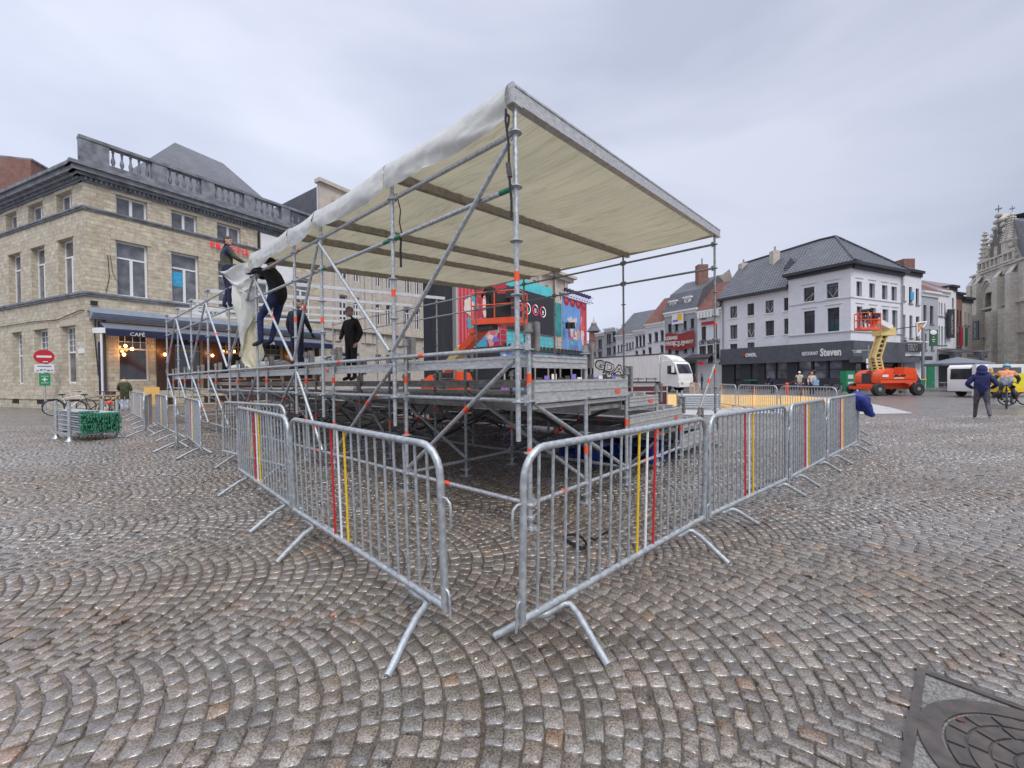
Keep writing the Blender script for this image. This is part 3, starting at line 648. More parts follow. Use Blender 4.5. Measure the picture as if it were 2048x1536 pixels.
# roofs
pk = at(350, 285, 31.0); rb = HB + .2
A_, B_, C_, D_ = FR.pt(1.5, rb, -2), FR.pt(13.3, rb, -1.2), FR.pt(13.3, rb, -12), FR.pt(1.5, rb, -12)
pk2 = pk + Vector((1.5, 3, 0))
roofpoly(bl, [(A_, B_, pk), (B_, C_, pk2), (B_, pk2, pk), (C_, D_, pk2), (D_, A_, pk), (D_, pk, pk2)], 'slate')
backbox(FR, HT, 13, lt, bl)
cb = MB(); p0 = at(-60, 285, 27); p1 = at(44, 312, 27.5)
cb.obox((p0.x - 1, p0.y, HT - .5), (p1.x - p0.x + 1, 1.0, 0), (-.5, 2.0, 0), (0, 0, p1.z - HT + .5)); ch = cb.build('chimney', 'brick', bl)
mb = MB(); mb.obox((p0.x - 1.05, p0.y - .06, p1.z), (p1.x - p0.x + 1.1, 1.1, 0), (-.5, 2.1, 0), (0, 0, .12)); mb.build('coping', 'greystone', ch)
# fascia cornice above the shopfront, awning
mb = MB(); hf = FR.uh(185, 618)[1]; hfb = FR.uh(185, 634)[1]
for i, (a, b) in enumerate(((0, .35), (.35, .6), (.6, .8), (.8, 1.0))):
    FR.box(mb, .1, FR.len - .05, hf - (hf - hfb) * b - .12, hf - (hf - hfb) * a, -.05, .75 - .14 * i)
mb.build('shop_fascia', 'bluegrey', bl)
aw = FR; ah = hfb - .2; al = [FR.uh(195, 650)[0], FR.len - .1]; outd = 1.5; adrop = .55
mb = MB()
def awn(i, j): return FR.pt(al[0] + (al[1] - al[0]) * i, ah - adrop * j, .12 + outd * j)
mb.grid(awn, 12, 1); mb.grid(lambda i, j: awn(i, j) + Vector((0, 0, -.03)), 12, 1)
awo = mb.build('awning', 'navy_top', bl)
mb = MB(); vh = .34
mb.grid(lambda i, j: FR.pt(al[0] + (al[1] - al[0]) * i, ah - adrop - vh * j, .12 + outd), 40, 1); mb.grid(lambda i, j: FR.pt(al[0] + (al[1] - al[0]) * i, ah - adrop - vh * j, .10 + outd), 40, 1)
FR.box(mb, al[0], al[1], ah - adrop - .02, ah - adrop + .05, outd + .02, outd + .1)
for a_ in (al[0], al[1]): mb.poly([FR.pt(a_, ah, .12), FR.pt(a_, ah - adrop, .12 + outd), FR.pt(a_, ah - adrop - vh, .12 + outd), FR.pt(a_, ah - .35, .12)])
vl = mb.build('valance', 'navy', awo)
def atxt(s, px, w_, nm='lettering'):
    u_, _ = FR.uh(px, 668, .12 + outd); text(nm, s, FR.pt(u_, ah - adrop - vh * .5, .13 + outd), FR.d3, (0, 0, 1), w_, 'white', vl, depth=.012)
atxt('CAFÉ', 275, .62); atxt('Café', 540, .6); atxt('Café', 681, .6)
# icicle lights hanging under the awning
mb = MB(); rnd = random.Random(3)
for k in range(130):
    u_ = al[0] + (al[1] - al[0]) * (k + .5) / 130; l_ = rnd.uniform(.12, .55) if k < 22 else rnd.uniform(.05, .25)
    a_ = FR.pt(u_, ah - adrop - vh, .08 + outd); mb.path([a_, a_ + Vector((rnd.uniform(-.03, .03), 0, -l_ / 2)), a_ + Vector((rnd.uniform(-.04, .04), 0, -l_))], .007, 4)
o_ = mb.build('icicle_light_string', 'navy', awo); o_['kind'] = 'stuff'
# hanging bulbs inside, seen under the awning
for px, py in ((251, 692), (264, 698), (248, 709), (330, 709), (425, 711), (468, 703), (590, 715)):
    u_, h_ = FR.uh(px, py, .25); mb = MB(); mb.ell(FR.pt(u_, h_, .25), (.075, .075, .09), 10, 6); lo = mb.build('bulb', 'lamp', bl)
    mb = MB(); mb.tube(FR.pt(u_, h_ + .08, .25), FR.pt(u_, ah - .2, .25), .008, 5); mb.build('cord', 'black', lo)
M['woodfront'] = mat('dark_stained_wood_front', (.06, .025, .012), .45, 0, .4, 3, stretch=(4, 4, .6))
mb = MB(); FR.box(mb, gf[0][1] + .25, FR.len - .4, .1, ah - .5, .002, .05); 
for w_ in gf[1:]: pass
wf = [(w_[0], w_[1], w_[2], w_[3]) for w_ in gf[1:]]
wall(FR, gf[0][1] + .3, FR.len - .3, .1, ah - .45, [w_ + (.1,) for w_ in wf], 'woodfront', bl, 'wood_front', thick=.05, d=.06)
for px, py in ((262, 700), (325, 700), (425, 705), (468, 700), (590, 712)):
    u_, h_ = FR.uh(px, py, .55); ld = bpy.data.lights.new('cafe_lamp', 'POINT'); ld.energy = 7; ld.color = (1, .50, .16); ld.shadow_soft_size = .08; lo = bpy.data.objects.new('cafe_lamp', ld); COL.objects.link(lo); lo.location = FR.pt(u_, h_, .5)
r_ = FR.rect(384, 614, 452, 632, .8); mb = MB(); FR.box(mb, r_[0], r_[1], r_[2], r_[3], .76, .8); sb_ = mb.build('sign_board', 'white', bl); text('lettering', 'Oogao', FR.pt((r_[0] + r_[1]) / 2, (r_[2] + r_[3]) / 2, .8), FR.d3, (0, 0, 1), (r_[1] - r_[0]) * .7, 'black', sb_, depth=.01)
# small things on the corner
mb = MB(); FR.box(mb, .15, .4, FR.uh(186, 603)[1] - .22, FR.uh(186, 603)[1], .1, .35); mb.build('floodlight', 'black', bl)
cab = MB(); zz = FR.uh(178, 622)[1]
cab.path([FL_.pt(0, zz - .2, .06), FL_.pt(6, zz - .25, .06), FL_.pt(11, zz - .22, .06), FL_.pt(14, zz - .3, .06), FL_.pt(FL_.len - .4, zz + .05, .07), FR.pt(.1, zz, .08), FR.pt(.35, zz - .3, .07), FR.pt(.3, zz - 1.2, .05), FR.pt(.42, zz - 3.5, .05)], .025, 5)
cab.path([FR.pt(.9, h_s1 + 2.2, .03), FR.pt(.95, h_s1 + 1, .03), FR.pt(.8, h_s1 + .1, .03)], .015, 5)
cab.path([FR.pt(1.0, h_s1 + 2.2, .03), FR.pt(1.1, h_s1 + 1.2, .03), FR.pt(1.35, h_s1 + .6, .03), FR.pt(1.5, h_s1 + .45, .03)], .012, 5)
cab.build('cable', 'black', bl)
mb = MB(); FL_.box(mb, *FL_.rect(157, 697, 169, 707), .0, .03); mb.build('street_name_plate', 'white', bl)
u_, h_ = FR.uh(457, 497, .12); text('sign_letters', 'PROETIS', FR.pt(u_ + .1, h_, .10), FR.d3, (0, 0, 1), FR.uh(496, 500)[0] - FR.uh(420, 490)[0], 'neon', bl, depth=.05, bold=.012, height=.36, space=1.15)
r_ = FR.rect(518, 474, 582, 560); mb = MB(); FR.box(mb, r_[0], r_[1], r_[2], r_[3], .12, .16)
FR.box(mb, r_[0] - .08, r_[1] + .08, r_[3], r_[3] + .08, .05, .2, 1); FR.box(mb, r_[0] - .08, r_[0], r_[2], r_[3], .05, .2, 1)
bs = mb.build('banner_sign', ['white', 'dark'], bl); mb = MB(); cu_, ch_ = (r_[0] + r_[1]) / 2, (r_[2] + r_[3]) / 2
for k in range(7): a_ = -1.2 + .4 * k; mb.bar(FR.pt(cu_ - .3, ch_ - .3, .17), FR.pt(cu_ - .3 + .8 * math.sin(a_), ch_ - .3 + .7 * math.cos(a_), .17), .05, .02, up=FR.n3)
FR.box(mb, cu_ - .3, cu_ + .55, ch_ + .62, ch_ + .78, .16, .18); FR.box(mb, cu_ + .1, cu_ + .8, ch_ + .35, ch_ + .45, .16, .18)
mb.build('drawing', 'black', bs)
# drain pipe and light pole by the corner
mb = MB(); FR.box(mb, .62, .72, .9, h_s0 - .6, .05, .14); mb.build('drain_pipe', 'dark', bl)

# ================= beige hall beside it
P2 = CL + dR * 13.62; F2 = Fac(P2, CL + dR * 28.6)
b2 = thing('beige_hall', (P2.x, P2.y, 0), 'pale beige stone hall with tall pilasters and paired windows behind the stage', 'building')
H2 = at(640, 364, P2.y).z
ws = []
def pr(x0, y0, x1, y1): ws.append(F2.rect(x0, y0, x1, y1))
for x0, x1 in ((679, 695), (707, 719), (751, 762), (772, 783), (810, 821), (830, 840)):
    xm = (x0 + x1) / 2; f = (xm - 687) / (835 - 687)
    pr(x0, 590 + 17 * f, x1, 640 + 22 * f); pr(x0, 495 + 30 * f, x1, 557 + 24 * f); pr(x0, 705 + 6 * f, x1, 735)
hh = [(w_[2], w_[3]) for w_ in ws[:3]]
ws = [(w_[0], w_[1], hh[i % 3][0], hh[i % 3][1]) for i, w_ in enumerate(ws)]
wall(F2, 0, F2.len, 0, H2, [w_ + (.3,) for w_ in ws], 'beige', b2)
for w_ in ws: window(F2, w_, b2, 'transomcase', fm='pvc', w=.07, rv=.22, transom=.72)
for px in (655, 735, 798, 856): u_ = F2.uh(px, 600)[0]; mb = MB(); F2.box(mb, u_ - .35, u_ + .35, 4.8, H2 - 3.0, .002, .16); mb.build('pilaster', 'beige', b2)
for px in (672, 701, 724, 746.5, 767.5, 788, 806, 825.5, 845): u_ = F2.uh(px, 600)[0]; mb = MB(); F2.box(mb, u_ - .14, u_ + .14, 4.8, H2 - 3.0, .002, .10); mb.build('pilaster_strip', 'beige', b2)
hs_ = F2.uh(770, 664)[1]
for u_, h0_, h1_, d0_, d1_ in ((0, hs_ - .25, hs_, 0, .3), (0, H2 - 3, H2 - 2.6, 0, .35), (-.15, H2, H2 + .3, -.5, .25)): mb = MB(); F2.box(mb, u_, F2.len, h0_, h1_, d0_, d1_); mb.build('cornice', 'beige', b2)
mb = MB(); F2.box(mb, F2.uh(664, 400)[0], F2.uh(702, 400)[0] + 2, F2.uh(664, 403)[1], F2.uh(664, 394)[1] , .0, .5); mb.build('stone_ledge', 'beige', b2)
backbox(F2, H2 - 2.6, 13, 'beige', b2)
# slate clad flank above the cafe roof
FS = Fac(F2.pt(-.05, 0, -9.5).xy, F2.pt(-.05, 0, .0).xy); mb = MB()
A_, B_ = F2.pt(-.04, HT, -.36), F2.pt(-.04, HT, -13); mb.poly([A_, B_, B_ + Vector((0, 0, H2 - HT - .6)), A_ + Vector((0, 0, H2 - HT - .3))], 0, [(0, 0), (13, 0), (13, 4), (0, 4.4)]); mb.build('slate_cladding', 'slate', b2)
# ================= winter stage with big screen and painted banners
dS = VPdir(1640); E_ = Vector((7.45, 40.0)); FW = Fac(E_ - dS * 19.5, E_)
st = thing('screen_stage', (FW.P.x, FW.P.y, 0), 'black event wall with big screen, turquoise sheets and painted curtain banners', 'stage')
def fbox(F, nm, m, x0, y0, x1, y1, d0, d1, par, dd=0):
    r = F.rect(x0, y0, x1, y1, dd); mb = MB(); F.box(mb, r[0], r[1], r[2], r[3], d0, d1); return mb.build(nm, m, par), r
cu = mat('black_drape', (.022, .024, .034), .8, 0, .35, 1.5, .1, stretch=(6, 6, .4))
_, rk = fbox(FW, 'black_drape', cu, 872, 530, 909, 757, -1.2, -.2, st); 
mb = MB(); u9 = FW.uh(911, 600)[0]; FW.box(mb, u9 - .09, u9 + .09, 0, 9.5, -.2, .12); mb.build('pole', 'alu', st)
def banner(nm, x0, x1, ytop, ybot, colA, par, seed, side):
    r = FW.rect(x0, ytop, x1, ybot); h0 = r[2]; h1 = r[3]; mb = MB(); rn = random.Random(seed); W_ = r[1] - r[0]; Hh = h1 - h0
    FW.box(mb, r[0], r[1], h0, h1, -.1, 0, 0)
    def bl_(cx, cy, rx, ry, mi, lay, n=14, wob=.25):
        pts = []
        for k in range(n):
            a = 2 * PI * k / n; q = 1 + rn.uniform(-wob, wob)
            uu = min(max(r[0] + W_ * cx + rx * q * math.cos(a), r[0] + .02), r[1] - .02); h = min(max(h0 + Hh * cy + ry * q * math.sin(a), h0 + .02), h1 - .02)
            pts.append(FW.pt(uu, h, .004 * lay))
        mb.poly(pts, mi)
    # curtain folds at the sides and on top
    cw = .30
    for sd in side:
        for k in range(9):
            t = k / 9; ua = r[0] + W_ * (t * cw) if sd < 0 else r[1] - W_ * ((t + 1 / 9) * cw)
            top = h1; bot = h0 + (Hh * (.0 if (t < .55) else (t - .5) * .75))
            mb.poly([FW.pt(ua, bot, .004), FW.pt(ua + W_ * cw / 9, bot, .004), FW.pt(ua + W_ * cw / 9, top, .004), FW.pt(ua, top, .004)], 1 if k % 2 else 2)
    for k in range(4):
        c = (k + .5) / 4; mb.poly([FW.pt(r[0] + W_ * (c + .125 * math.cos(a)), h1 - Hh * .16 * abs(math.sin(a)) - .01, .009) for a in [PI * j / 10 for j in range(11)]], 1)
        mb.poly([FW.pt(r[0] + W_ * (c + .08 * math.cos(a)), h1 - Hh * .09 * abs(math.sin(a)) - .01, .012) for a in [PI * j / 10 for j in range(11)]], 2)
    for k in range(26): bl_(rn.uniform(.2, .85), rn.uniform(.05, .6), rn.uniform(.12, .5) * W_ / 4, rn.uniform(.15, .6) * W_ / 4, rn.choice([3, 4, 5, 6, 2, 3]), 3 + k * .3)
    return mb.build(nm, [colA, 'mred', 'mred2', 'mwhite', 'mviolet', 'mteal', 'mskin'], par)
M['mred'] = mat('banner_red', (.42, .03, .06), .6); M['mred2'] = mat('banner_light_red', (.62, .12, .15), .6); M['mwhite'] = mat('banner_cream', (.66, .58, .56), .6)
M['mviolet'] = mat('banner_violet', (.19, .15, .55), .6); M['mteal'] = mat('banner_teal', (.06, .35, .50), .6); M['mskin'] = mat('banner_rose', (.60, .30, .27), .6)
M['msky'] = mat('banner_sky_blue', (.16, .36, .74), .6, 0, .15, 1)
banner('painted_banner', 914, 1012, 522, 716, 'mred', st, 4, (-1,))['label'] = 'tall red curtain banner'
banner('painted_banner', 1126, 1173, 600, 700, 'msky', st, 9, (1,))['label'] = 'blue banner with red curtain'
fbox(FW, 'turquoise_sheet', 'turq', 905 + 60, 664, 1112, 710, -.35, -.12, st)
o, rs = fbox(FW, 'screen', mat('dark_led_screen', (.035, .035, .045), .35, 0, .1), 975, 578, 1110, 664, -.30, -.05, st)
fbox(FW, 'turquoise_sheet', 'turq', 985, 553, 1116, 590, -.9, -.62, st)
fbox(FW, 'turquoise_sheet', mat('deep_teal_sheet', (.05, .27, .28), .5, 0, .3, 1.5, .2), 1112, 606, 1125, 672, -.35, -.1, st)
def ringF(F, cu_, ch_, r0, r1, mb, d, a0=0, a1=2 * PI, mi=0):
    n_ = 24; vs = []
    for k in range(n_ + 1): a = a0 + (a1 - a0) * k / n_; vs += [F.pt(cu_ + r0 * math.cos(a), ch_ + r0 * math.sin(a), d), F.pt(cu_ + r1 * math.cos(a), ch_ + r1 * math.sin(a), d)]
    mb.add(vs, [(2 * k, 2 * k + 1, 2 * k + 3, 2 * k + 2) for k in range(n_)], mi)
M['ledred'] = mat('led_red', (.5, .02, .08), .5, emit=(.8, .05, .15), est=.7, var=0); M['ledwhite'] = mat('led_white', (.6, .6, .6), .5, emit=(.8, .8, .8), est=.7, var=0)
for px, py, frac, num in ((1038, 611, .9, '6'), (1055, 617, .45, '4'), (1071, 620, .85, '12'), (1086, 624, .5, '26')):
    u_, h_ = FW.uh(px, py, -.04); mb = MB(); ringF(FW, u_, h_, .38, .44, mb, -.04, PI / 2, PI / 2 + 2 * PI * frac, 0); ringF(FW, u_, h_, .38, .44, mb, -.04, PI / 2 + 2 * PI * frac, 2.5 * PI, 1)
    FW.box(mb, u_ - .14, u_ + .14, h_ - .2, h_ - .17, -.048, -.04, 1)
    c = mb.build('countdown_ring', ['ledred', 'ledwhite'], o); text('digits', num, FW.pt(u_, h_, -.045), FW.d3, (0, 0, 1), .13 * len(num), 'ledwhite', c, depth=.006)
# violet truss above the right banner, speakers
mb = MB(); a = FW.rect(1128, 588, 1181, 599, .3)
for h_ in (a[2], a[3]):
    for d_ in (.1, .5): mb.tube(FW.pt(a[0], h_, d_), FW.pt(a[1] + .2, h_, d_), .03, 5)
n_ = 10
for k in range(n_):
    x = a[0] + (a[1] - a[0]) * k / n_; y = a[0] + (a[1] - a[0]) * (k + 1) / n_
    mb.tube(FW.pt(x, a[2], .1), FW.pt(y, a[3], .1), .02, 4); mb.tube(FW.pt(x, a[3], .5), FW.pt(y, a[2], .5), .02, 4)
mb.build('lighting_truss', mat('violet_truss', (.10, .06, .35), .5), st)  # truss tubes in one even violet
for k in range(9):
    mb = MB(); x = a[0] + (a[1] - a[0]) * (k + .5) / 9; mb.box(FW.pt(x, a[3] + .08, .3), (.3, .3, .22)); mb.build('stage_light', 'black', st)
for px in (1136, 1145):
    u_, h_ = FW.uh(px, 651, .5); mb = MB(); mb.box(FW.pt(u_, h_, .5), (.35, .3, .55), rz=.6); mb.tube(FW.pt(u_, h_, .5), FW.pt(FW.uh(1124, 651, .5)[0], h_ + .15, .5), .02, 4); mb.build('hanging_speaker', 'black', st)
# bar pavilion in front, with roof terrace railing
bp_ = thing('bar_pavilion', (FW.P.x, FW.P.y, 0), 'low blue painted bar pavilion with flat roof railing below the big screen', 'pavilion')
FB = Fac(E_ - dS * 16.5 + FW.n * 2.2, E_ - dS * 3.2 + FW.n * 2.2)
hr = FB.uh(1060, 697)[1]
mb = MB(); FB.box(mb, 0, FB.len, hr - .18, hr, -3.4, .25); mb.build('roof', 'dark', bp_)
mb = MB(); FB.box(mb, 0, FB.len, 0, hr - .18, -3.0, -2.9); FB.box(mb, 0, .12, 0, hr - .18, -2.9, 0); FB.box(mb, FB.len - .12, FB.len, 0, hr - .18, -2.9, 0); mb.build('wall', 'shop', bp_)
mb = MB(); rn = random.Random(12); FB.box(mb, 0, FB.len, hr - 1.05, hr - .2, -.06, 0, 0); FB.box(mb, 0, FB.len, 0, 1.1, -.06, 0, 5)
for k in range(150):
    cu_ = rn.uniform(.3, FB.len - .3); ch_ = rn.choice([rn.uniform(hr - .95, hr - .3), rn.uniform(.15, 1.0)]); rx = rn.uniform(.08, .35)
    mb.poly([FB.pt(cu_ + rx * rn.uniform(.5, 1.2) * math.cos(a), ch_ + rx * .4 * rn.uniform(.6, 1.2) * math.sin(a), .003 + .0007 * k) for a in [2 * PI * j / 9 for j in range(9)]], rn.choice([1, 2, 3, 4, 6, 4, 0]))
mb.build('painted_fascia', ['msky', 'mred', 'mred2', 'mwhite', 'mviolet', 'mviolet', 'mteal'], bp_)
for k in range(8):
    u_ = .5 + k * (FB.len - 1) / 7; mb = MB(); FB.box(mb, u_ - .05, u_ + .05, 1.1, hr - 1.05, -.06, .02); mb.build('post', 'alu', bp_)
mb = MB()
for h_ in (.35, .7, 1.05): mb.tube(FB.pt(0, hr + h_, .1), FB.pt(FB.len, hr + h_, .1), .02, 5)
for k in range(22): u_ = k * FB.len / 21; mb.tube(FB.pt(u_, hr, .1), FB.pt(u_, hr + 1.05, .1), .02, 5)
mb.build('roof_railing', 'galv_old', bp_)
for k in range(26):
    u_ = .3 + k * (FB.len - .6) / 25; mb = MB(); mb.box(FB.pt(u_, hr + .08, .22), (.22, .18, .16)); mb.build('spotlight', 'black', bp_)
# items at the bar seen between the decks
bars = ((830, 740, 'mred2'),)
mb = MB()
for k in range(14): u_ = 3 + k * .95; mb.box(FB.pt(u_, .9 + (k % 3) * .12, 1.0), (.35, .35, 1.2), k % 4)
mb.build('bar_stools', ['dark', 'mviolet', 'white', 'shop'], bp_)

# ================= theatre behind
q = at(1136, 600, 62); FT = Fac(q.xy - VPdir(1698) * 22, q.xy); FT2 = Fac(q.xy, q.xy + Vector((.77, -.64)) * .5)
th = thing('theatre', (q.x, q.y, 0), 'pale theatre with heavy cornice rising behind the turquoise screen stage', 'building')
HTh = FT.uh(1132, 552)[1]
tw = [FT.rect(1090, 571, 1096, 597), FT.rect(1066, 560, 1072, 590), FT.rect(1118, 585, 1126, 600), FT.rect(1040, 560, 1047, 590)]
wall(FT, 0, FT.len, 0, HTh, [w_ + (.3,) for w_ in tw], 'beige', th)
for w_ in tw: window(FT, w_, th, 'casement', fm='pvc', w=.1, rv=.25)
mb = MB(); FT.box(mb, -.2, FT.len + .9, HTh - .9, HTh - .4, -.5, .5); FT.box(mb, -.2, FT.len + 1.3, HTh - .4, HTh, -.5, .9); mb.build('cornice', 'beige', th)
mb = MB()
for px in (1052, 1079, 1107, 1131): u_ = FT.uh(px, 590)[0]; FT.box(mb, u_ - .4, u_ + .4, 5, HTh - .9, .002, .2)
mb.build('pilaster', 'beige', th); backbox(FT, HTh, 12, 'beige', th)
# brick spire tower
q = at(1188, 680, 95); tw_ = thing('spire_tower', (q.x, q.y, 0), 'distant red brick tower with small slate spire beyond the truck', 'tower')
hz_ = at(1188, 663, 95).z; mb = MB(); w_ = 2.1; c = Vector((q.x, q.y, 0))
for k, (a, b, ww) in enumerate(((0, hz_ - 2.2, 2.0), (hz_ - 2.2, hz_ - 2.0, 2.15), (hz_ - 2.0, hz_, 1.9))): mb.obox(c + Vector((-ww / 2, -ww / 2, a)), (ww, 0, 0), (0, ww, 0), (0, 0, b - a))
mb.build('tower_shaft', 'brick', tw_)
mb = MB(); ht = at(1188, 648, 95).z; s = 2.4; mb.lathe(c, [(1.75, hz_), (1.2, hz_ + (ht - hz_) * .35), (.55, ht)], 8); mb.build('spire', 'slate', tw_)
mb = MB(); mb.lathe(c, [(.7, ht), (.7, ht + .3), (.35, ht + .35), (.2, ht + .9), (.05, at(1188, 634, 95).z)], 8); mb.build('finial', 'beige', tw_)

# ================= white corner restaurant
CS = Vector((31.8, 38.0)); dl = VPdir(543); dl = Vector((-.51, .86)).normalized(); dr = Vector((.916, .401)).normalized()
FSl = Fac(CS + dl * 12.6, CS); FSr = Fac(CS, CS + dr * 8.85)
rs_ = thing('corner_restaurant', (CS.x, CS.y, 0), 'white three storey corner restaurant with grey tiled roof and black shopfront', 'building')
HS = (750 - 531) / F0 * 38 + EYE
ub = FSl.uh(1578, 600)[0]
def R(F, l): return [F.rect(*x) for x in l]
u3 = snap(R(FSl, [(1608.7, 575, 1630, 603), (1654.6, 565, 1678, 595.5)])); m3 = snap(R(FSl, [(1609, 622, 1631, 667), (1656, 614, 1680, 662)]))
HS2 = FSl.uh(1510, 591)[1]
u4 = snap(R(FSl, [(1494.5, 607, 1508, 631), (1460, 614, 1474, 635.5), (1530.6, 599, 1547, 625), (1567.5, 592, 1576.5, 618)]))
m4 = snap(R(FSl, [(1494.5, 646, 1509, 674.6), (1460, 652, 1474.5, 677.5), (1530.6, 640, 1548, 671), (1568, 635, 1577, 666)]))
l4 = snap(R(FSl, [(1494.5, 685, 1509, 697), (1460, 689, 1474.5, 700)]))
hb = FSl.uh(1650, 685)[1]; hb2 = FSl.uh(1650, 716)[1]
wall(FSl, ub, FSl.len, hb, HS, [w_ + (.22,) for w_ in u3 + m3], 'whitewall', rs_, d=.15)
wall(FSl, 0, ub, hb, HS2, [w_ + (.22,) for w_ in u4 + m4 + l4], 'whitewall', rs_)
for w_ in u3 + m3: window(FSl, w_, rs_, 'transomcase', fm='darkframe', rv=.2, d=.15, transom=.75)
for k, w_ in enumerate(u4 + m4 + l4): window(FSl, w_, rs_, 'casement', fm='darkframe', rv=.2, gm=('glass', 'glass2', 'glass2')[k % 3])
for k, (w_, dd_) in enumerate([(u3[0], .15), (u3[1], .15), (u4[1], 0), (u4[2], 0), (m4[0], 0)]):
    mb = MB(); zt = w_[2] + (w_[3] - w_[2]) * .55
    if k != 2: mb.bar(FSl.pt(w_[0] + .08, w_[2] + .1, dd_ - .14), FSl.pt((w_[0] + w_[1]) / 2 + (.3 if k == 0 else 0), (zt if k != 0 else zt), dd_ - .14), .05, .02) if k == 0 else mb.bar(FSl.pt(w_[0] + .08, zt, dd_ - .14), FSl.pt((w_[0] + w_[1]) / 2, w_[2] + .1, dd_ - .14), .05, .02)
    mb.bar(FSl.pt((w_[0] + w_[1]) / 2, w_[2] + .1, dd_ - .14), FSl.pt(w_[1] - .08, zt, dd_ - .14), .05, .02); mb.build('window_tape', 'white', rs_)
mb = MB()
for w_ in u4 + m4 + l4:
    FSl.box(mb, w_[0] - .1, w_[1] + .1, w_[2] - .1, w_[2], .0, .07)
for w_ in u3 + m3: FSl.box(mb, w_[0] - .1, w_[1] + .1, w_[2] - .1, w_[2], .15, .22)
mb.build('sill', 'white', rs_)
u5 = snap(R(FSr, [(1764, 572, 1775, 599.5), (1713, 564, 1724, 593.5), (1738.6, 568, 1750, 597.5), (1783, 575, 1793.7, 602)]))
m5 = snap(R(FSr, [(1765, 619.5, 1776.7, 663), (1713.6, 613, 1725, 660), (1740.5, 616, 1752, 661), (1784.5, 622, 1795, 665)]))
u5 = [(w_[0], w_[1], u3[0][2], u3[0][3]) for w_ in u5]; m5 = [(w_[0], w_[1], m3[0][2], m3[0][3]) for w_ in m5]
wall(FSr, -.15, FSr.len, hb, HS, [w_ + (.3,) for w_ in u5 + m5], 'whitewall', rs_)
for w_ in u5 + m5: window(FSr, w_, rs_, 'casement', fm='darkframe', rv=.26, gm='glass2')
mb = MB(); hs1 = FSr.uh(1703, 661)[1]; hs2 = FSr.uh(1703, 594)[1]
for F, a, b, d in ((FSr, -.2, FSr.len, 0), (FSl, ub, FSl.len + .15, .15)):
    F.box(mb, a, b, hs1 - .1, hs1, d, d + .1); F.box(mb, a, b, hs2 - .06, hs2, d, d + .06)
for F, ws_, d in ((FSr, u5 + m5, 0), (FSl, u3 + m3, .15)):
    for w_ in ws_: F.box(mb, w_[0] - .2, w_[1] + .2, w_[3] + .28, w_[3] + .33, d, d + .05)
mb.build('string_course', mat('grey_moulding', (.45, .45, .48), .6), rs_)  # string courses and window heads in one plain grey
# eaves
mb = MB()
FSl.box(mb, ub - .3, FSl.len + .15 + .55, HS, HS + .28, -.3, .75); FSr.box(mb, 0, FSr.len + .35, HS + .003, HS + .283, -.3, .55); FSr.box(mb, 0, FSr.len, HS - .3, HS, 0, .25); FSl.box(mb, ub, FSl.len + .15, HS - .3, HS, .15, .4)
FSl.box(mb, -.4, ub, HS2, HS2 + .26, -.3, .55); mb.build('eaves', 'shop', rs_)
# roofs
def off(l, r_, h): v = CS + dl * l + dr * r_; return Vector((v.x, v.y, h))
hap = 15.95; ap = off(3.4, 4.3, hap); ap2 = off(4.8, 4.3, 16.0)
e = HS + .285; c0 = off(-.5, -.5, e); c1 = off(-.5, 9.2, e); c2 = off(5.6, -.6, e); c3 = off(9, 9.2, e)
e2 = HS2 + .27
c2b = off(5.33, -.5, e2); r2 = off(13.2, 4.3, 15.5); c4 = off(12.9, -.55, e2); c5 = off(13.0, 9, e2)
roofpoly(rs_, [(c2, c0, ap, ap2), (c0, c1, ap), (c1, c3, ap2, ap), (c4, c2b, ap2, r2), (c3, c5, r2, ap2)], 'pantile')
mb = MB(); mb.poly([c4, r2, c5, off(12.9, 9, 8), off(12.9, 0, 8)], 0, [(0, 3), (4, 8), (8, 3), (8, 0), (0, 0)]); mb.build('gable', 'whitewall', rs_)
mb = MB()
for a, b in ((c0, ap), (ap, ap2), (ap2, r2), (c1, ap)): mb.path([a + Vector((0, 0, .05)), b + Vector((0, 0, .05))], .11, 6)
mb.build('ridge_tiles', 'pantile', rs_)
for px, py0, py1, wd in ((1550, 502, 526, .75), (1487, 527, 537, .8)):
    l = (1703 - px) / 16.9; cc = at(px, py1, off(l, 4, 0).y)
    Y_ = {1550: 46.6, 1487: 50.5}[px]; a = at(px, py0, Y_); b = at(px, py1, Y_); mb = MB(); mb.obox(Vector((a.x - wd / 2, Y_ - .3, b.z - 1)), (wd, 0, 0), (0, wd, 0), (0, 0, a.z - b.z + 1)); o = mb.build('chimney', 'beige', rs_)
    mb = MB(); mb.tube((a.x, Y_, a.z), (a.x, Y_, a.z + .5), .1, 8); mb.build('chimney_pot', 'galv_old', o)
# dormer
FD = Fac(FSl.pt(0, 0, -1.45).xy, FSl.pt(FSl.len, 0, -1.45).xy); r_ = FD.rect(1571, 535, 1594, 557); mb = MB(); FD.box(mb, r_[0], r_[1], r_[2], r_[3], -2.9, 0); o = mb.build('dormer', 'white', rs_)
window(FD, (r_[0] + .2, r_[1] - .2, r_[2] + .1, r_[3] - .1), o, 'casement', fm='darkframe', rv=-.05)
um = (r_[0] + r_[1]) / 2; tp = FD.uh(1583, 515)[1]; roofpoly(o, [(FD.pt(r_[0] - .15, r_[3], .15), FD.pt(um, tp, .1), FD.pt(um, tp, -3.4), FD.pt(r_[0] - .15, r_[3], -2.4)), (FD.pt(um, tp, .1), FD.pt(r_[1] + .15, r_[3], .15), FD.pt(r_[1] + .15, r_[3], -2.4), FD.pt(um, tp, -3.4)), (FD.pt(r_[0] - .15, r_[3], .14), FD.pt(r_[1] + .15, r_[3], .14), FD.pt(um, tp, .1))], 'slate', 'dormer_roof')
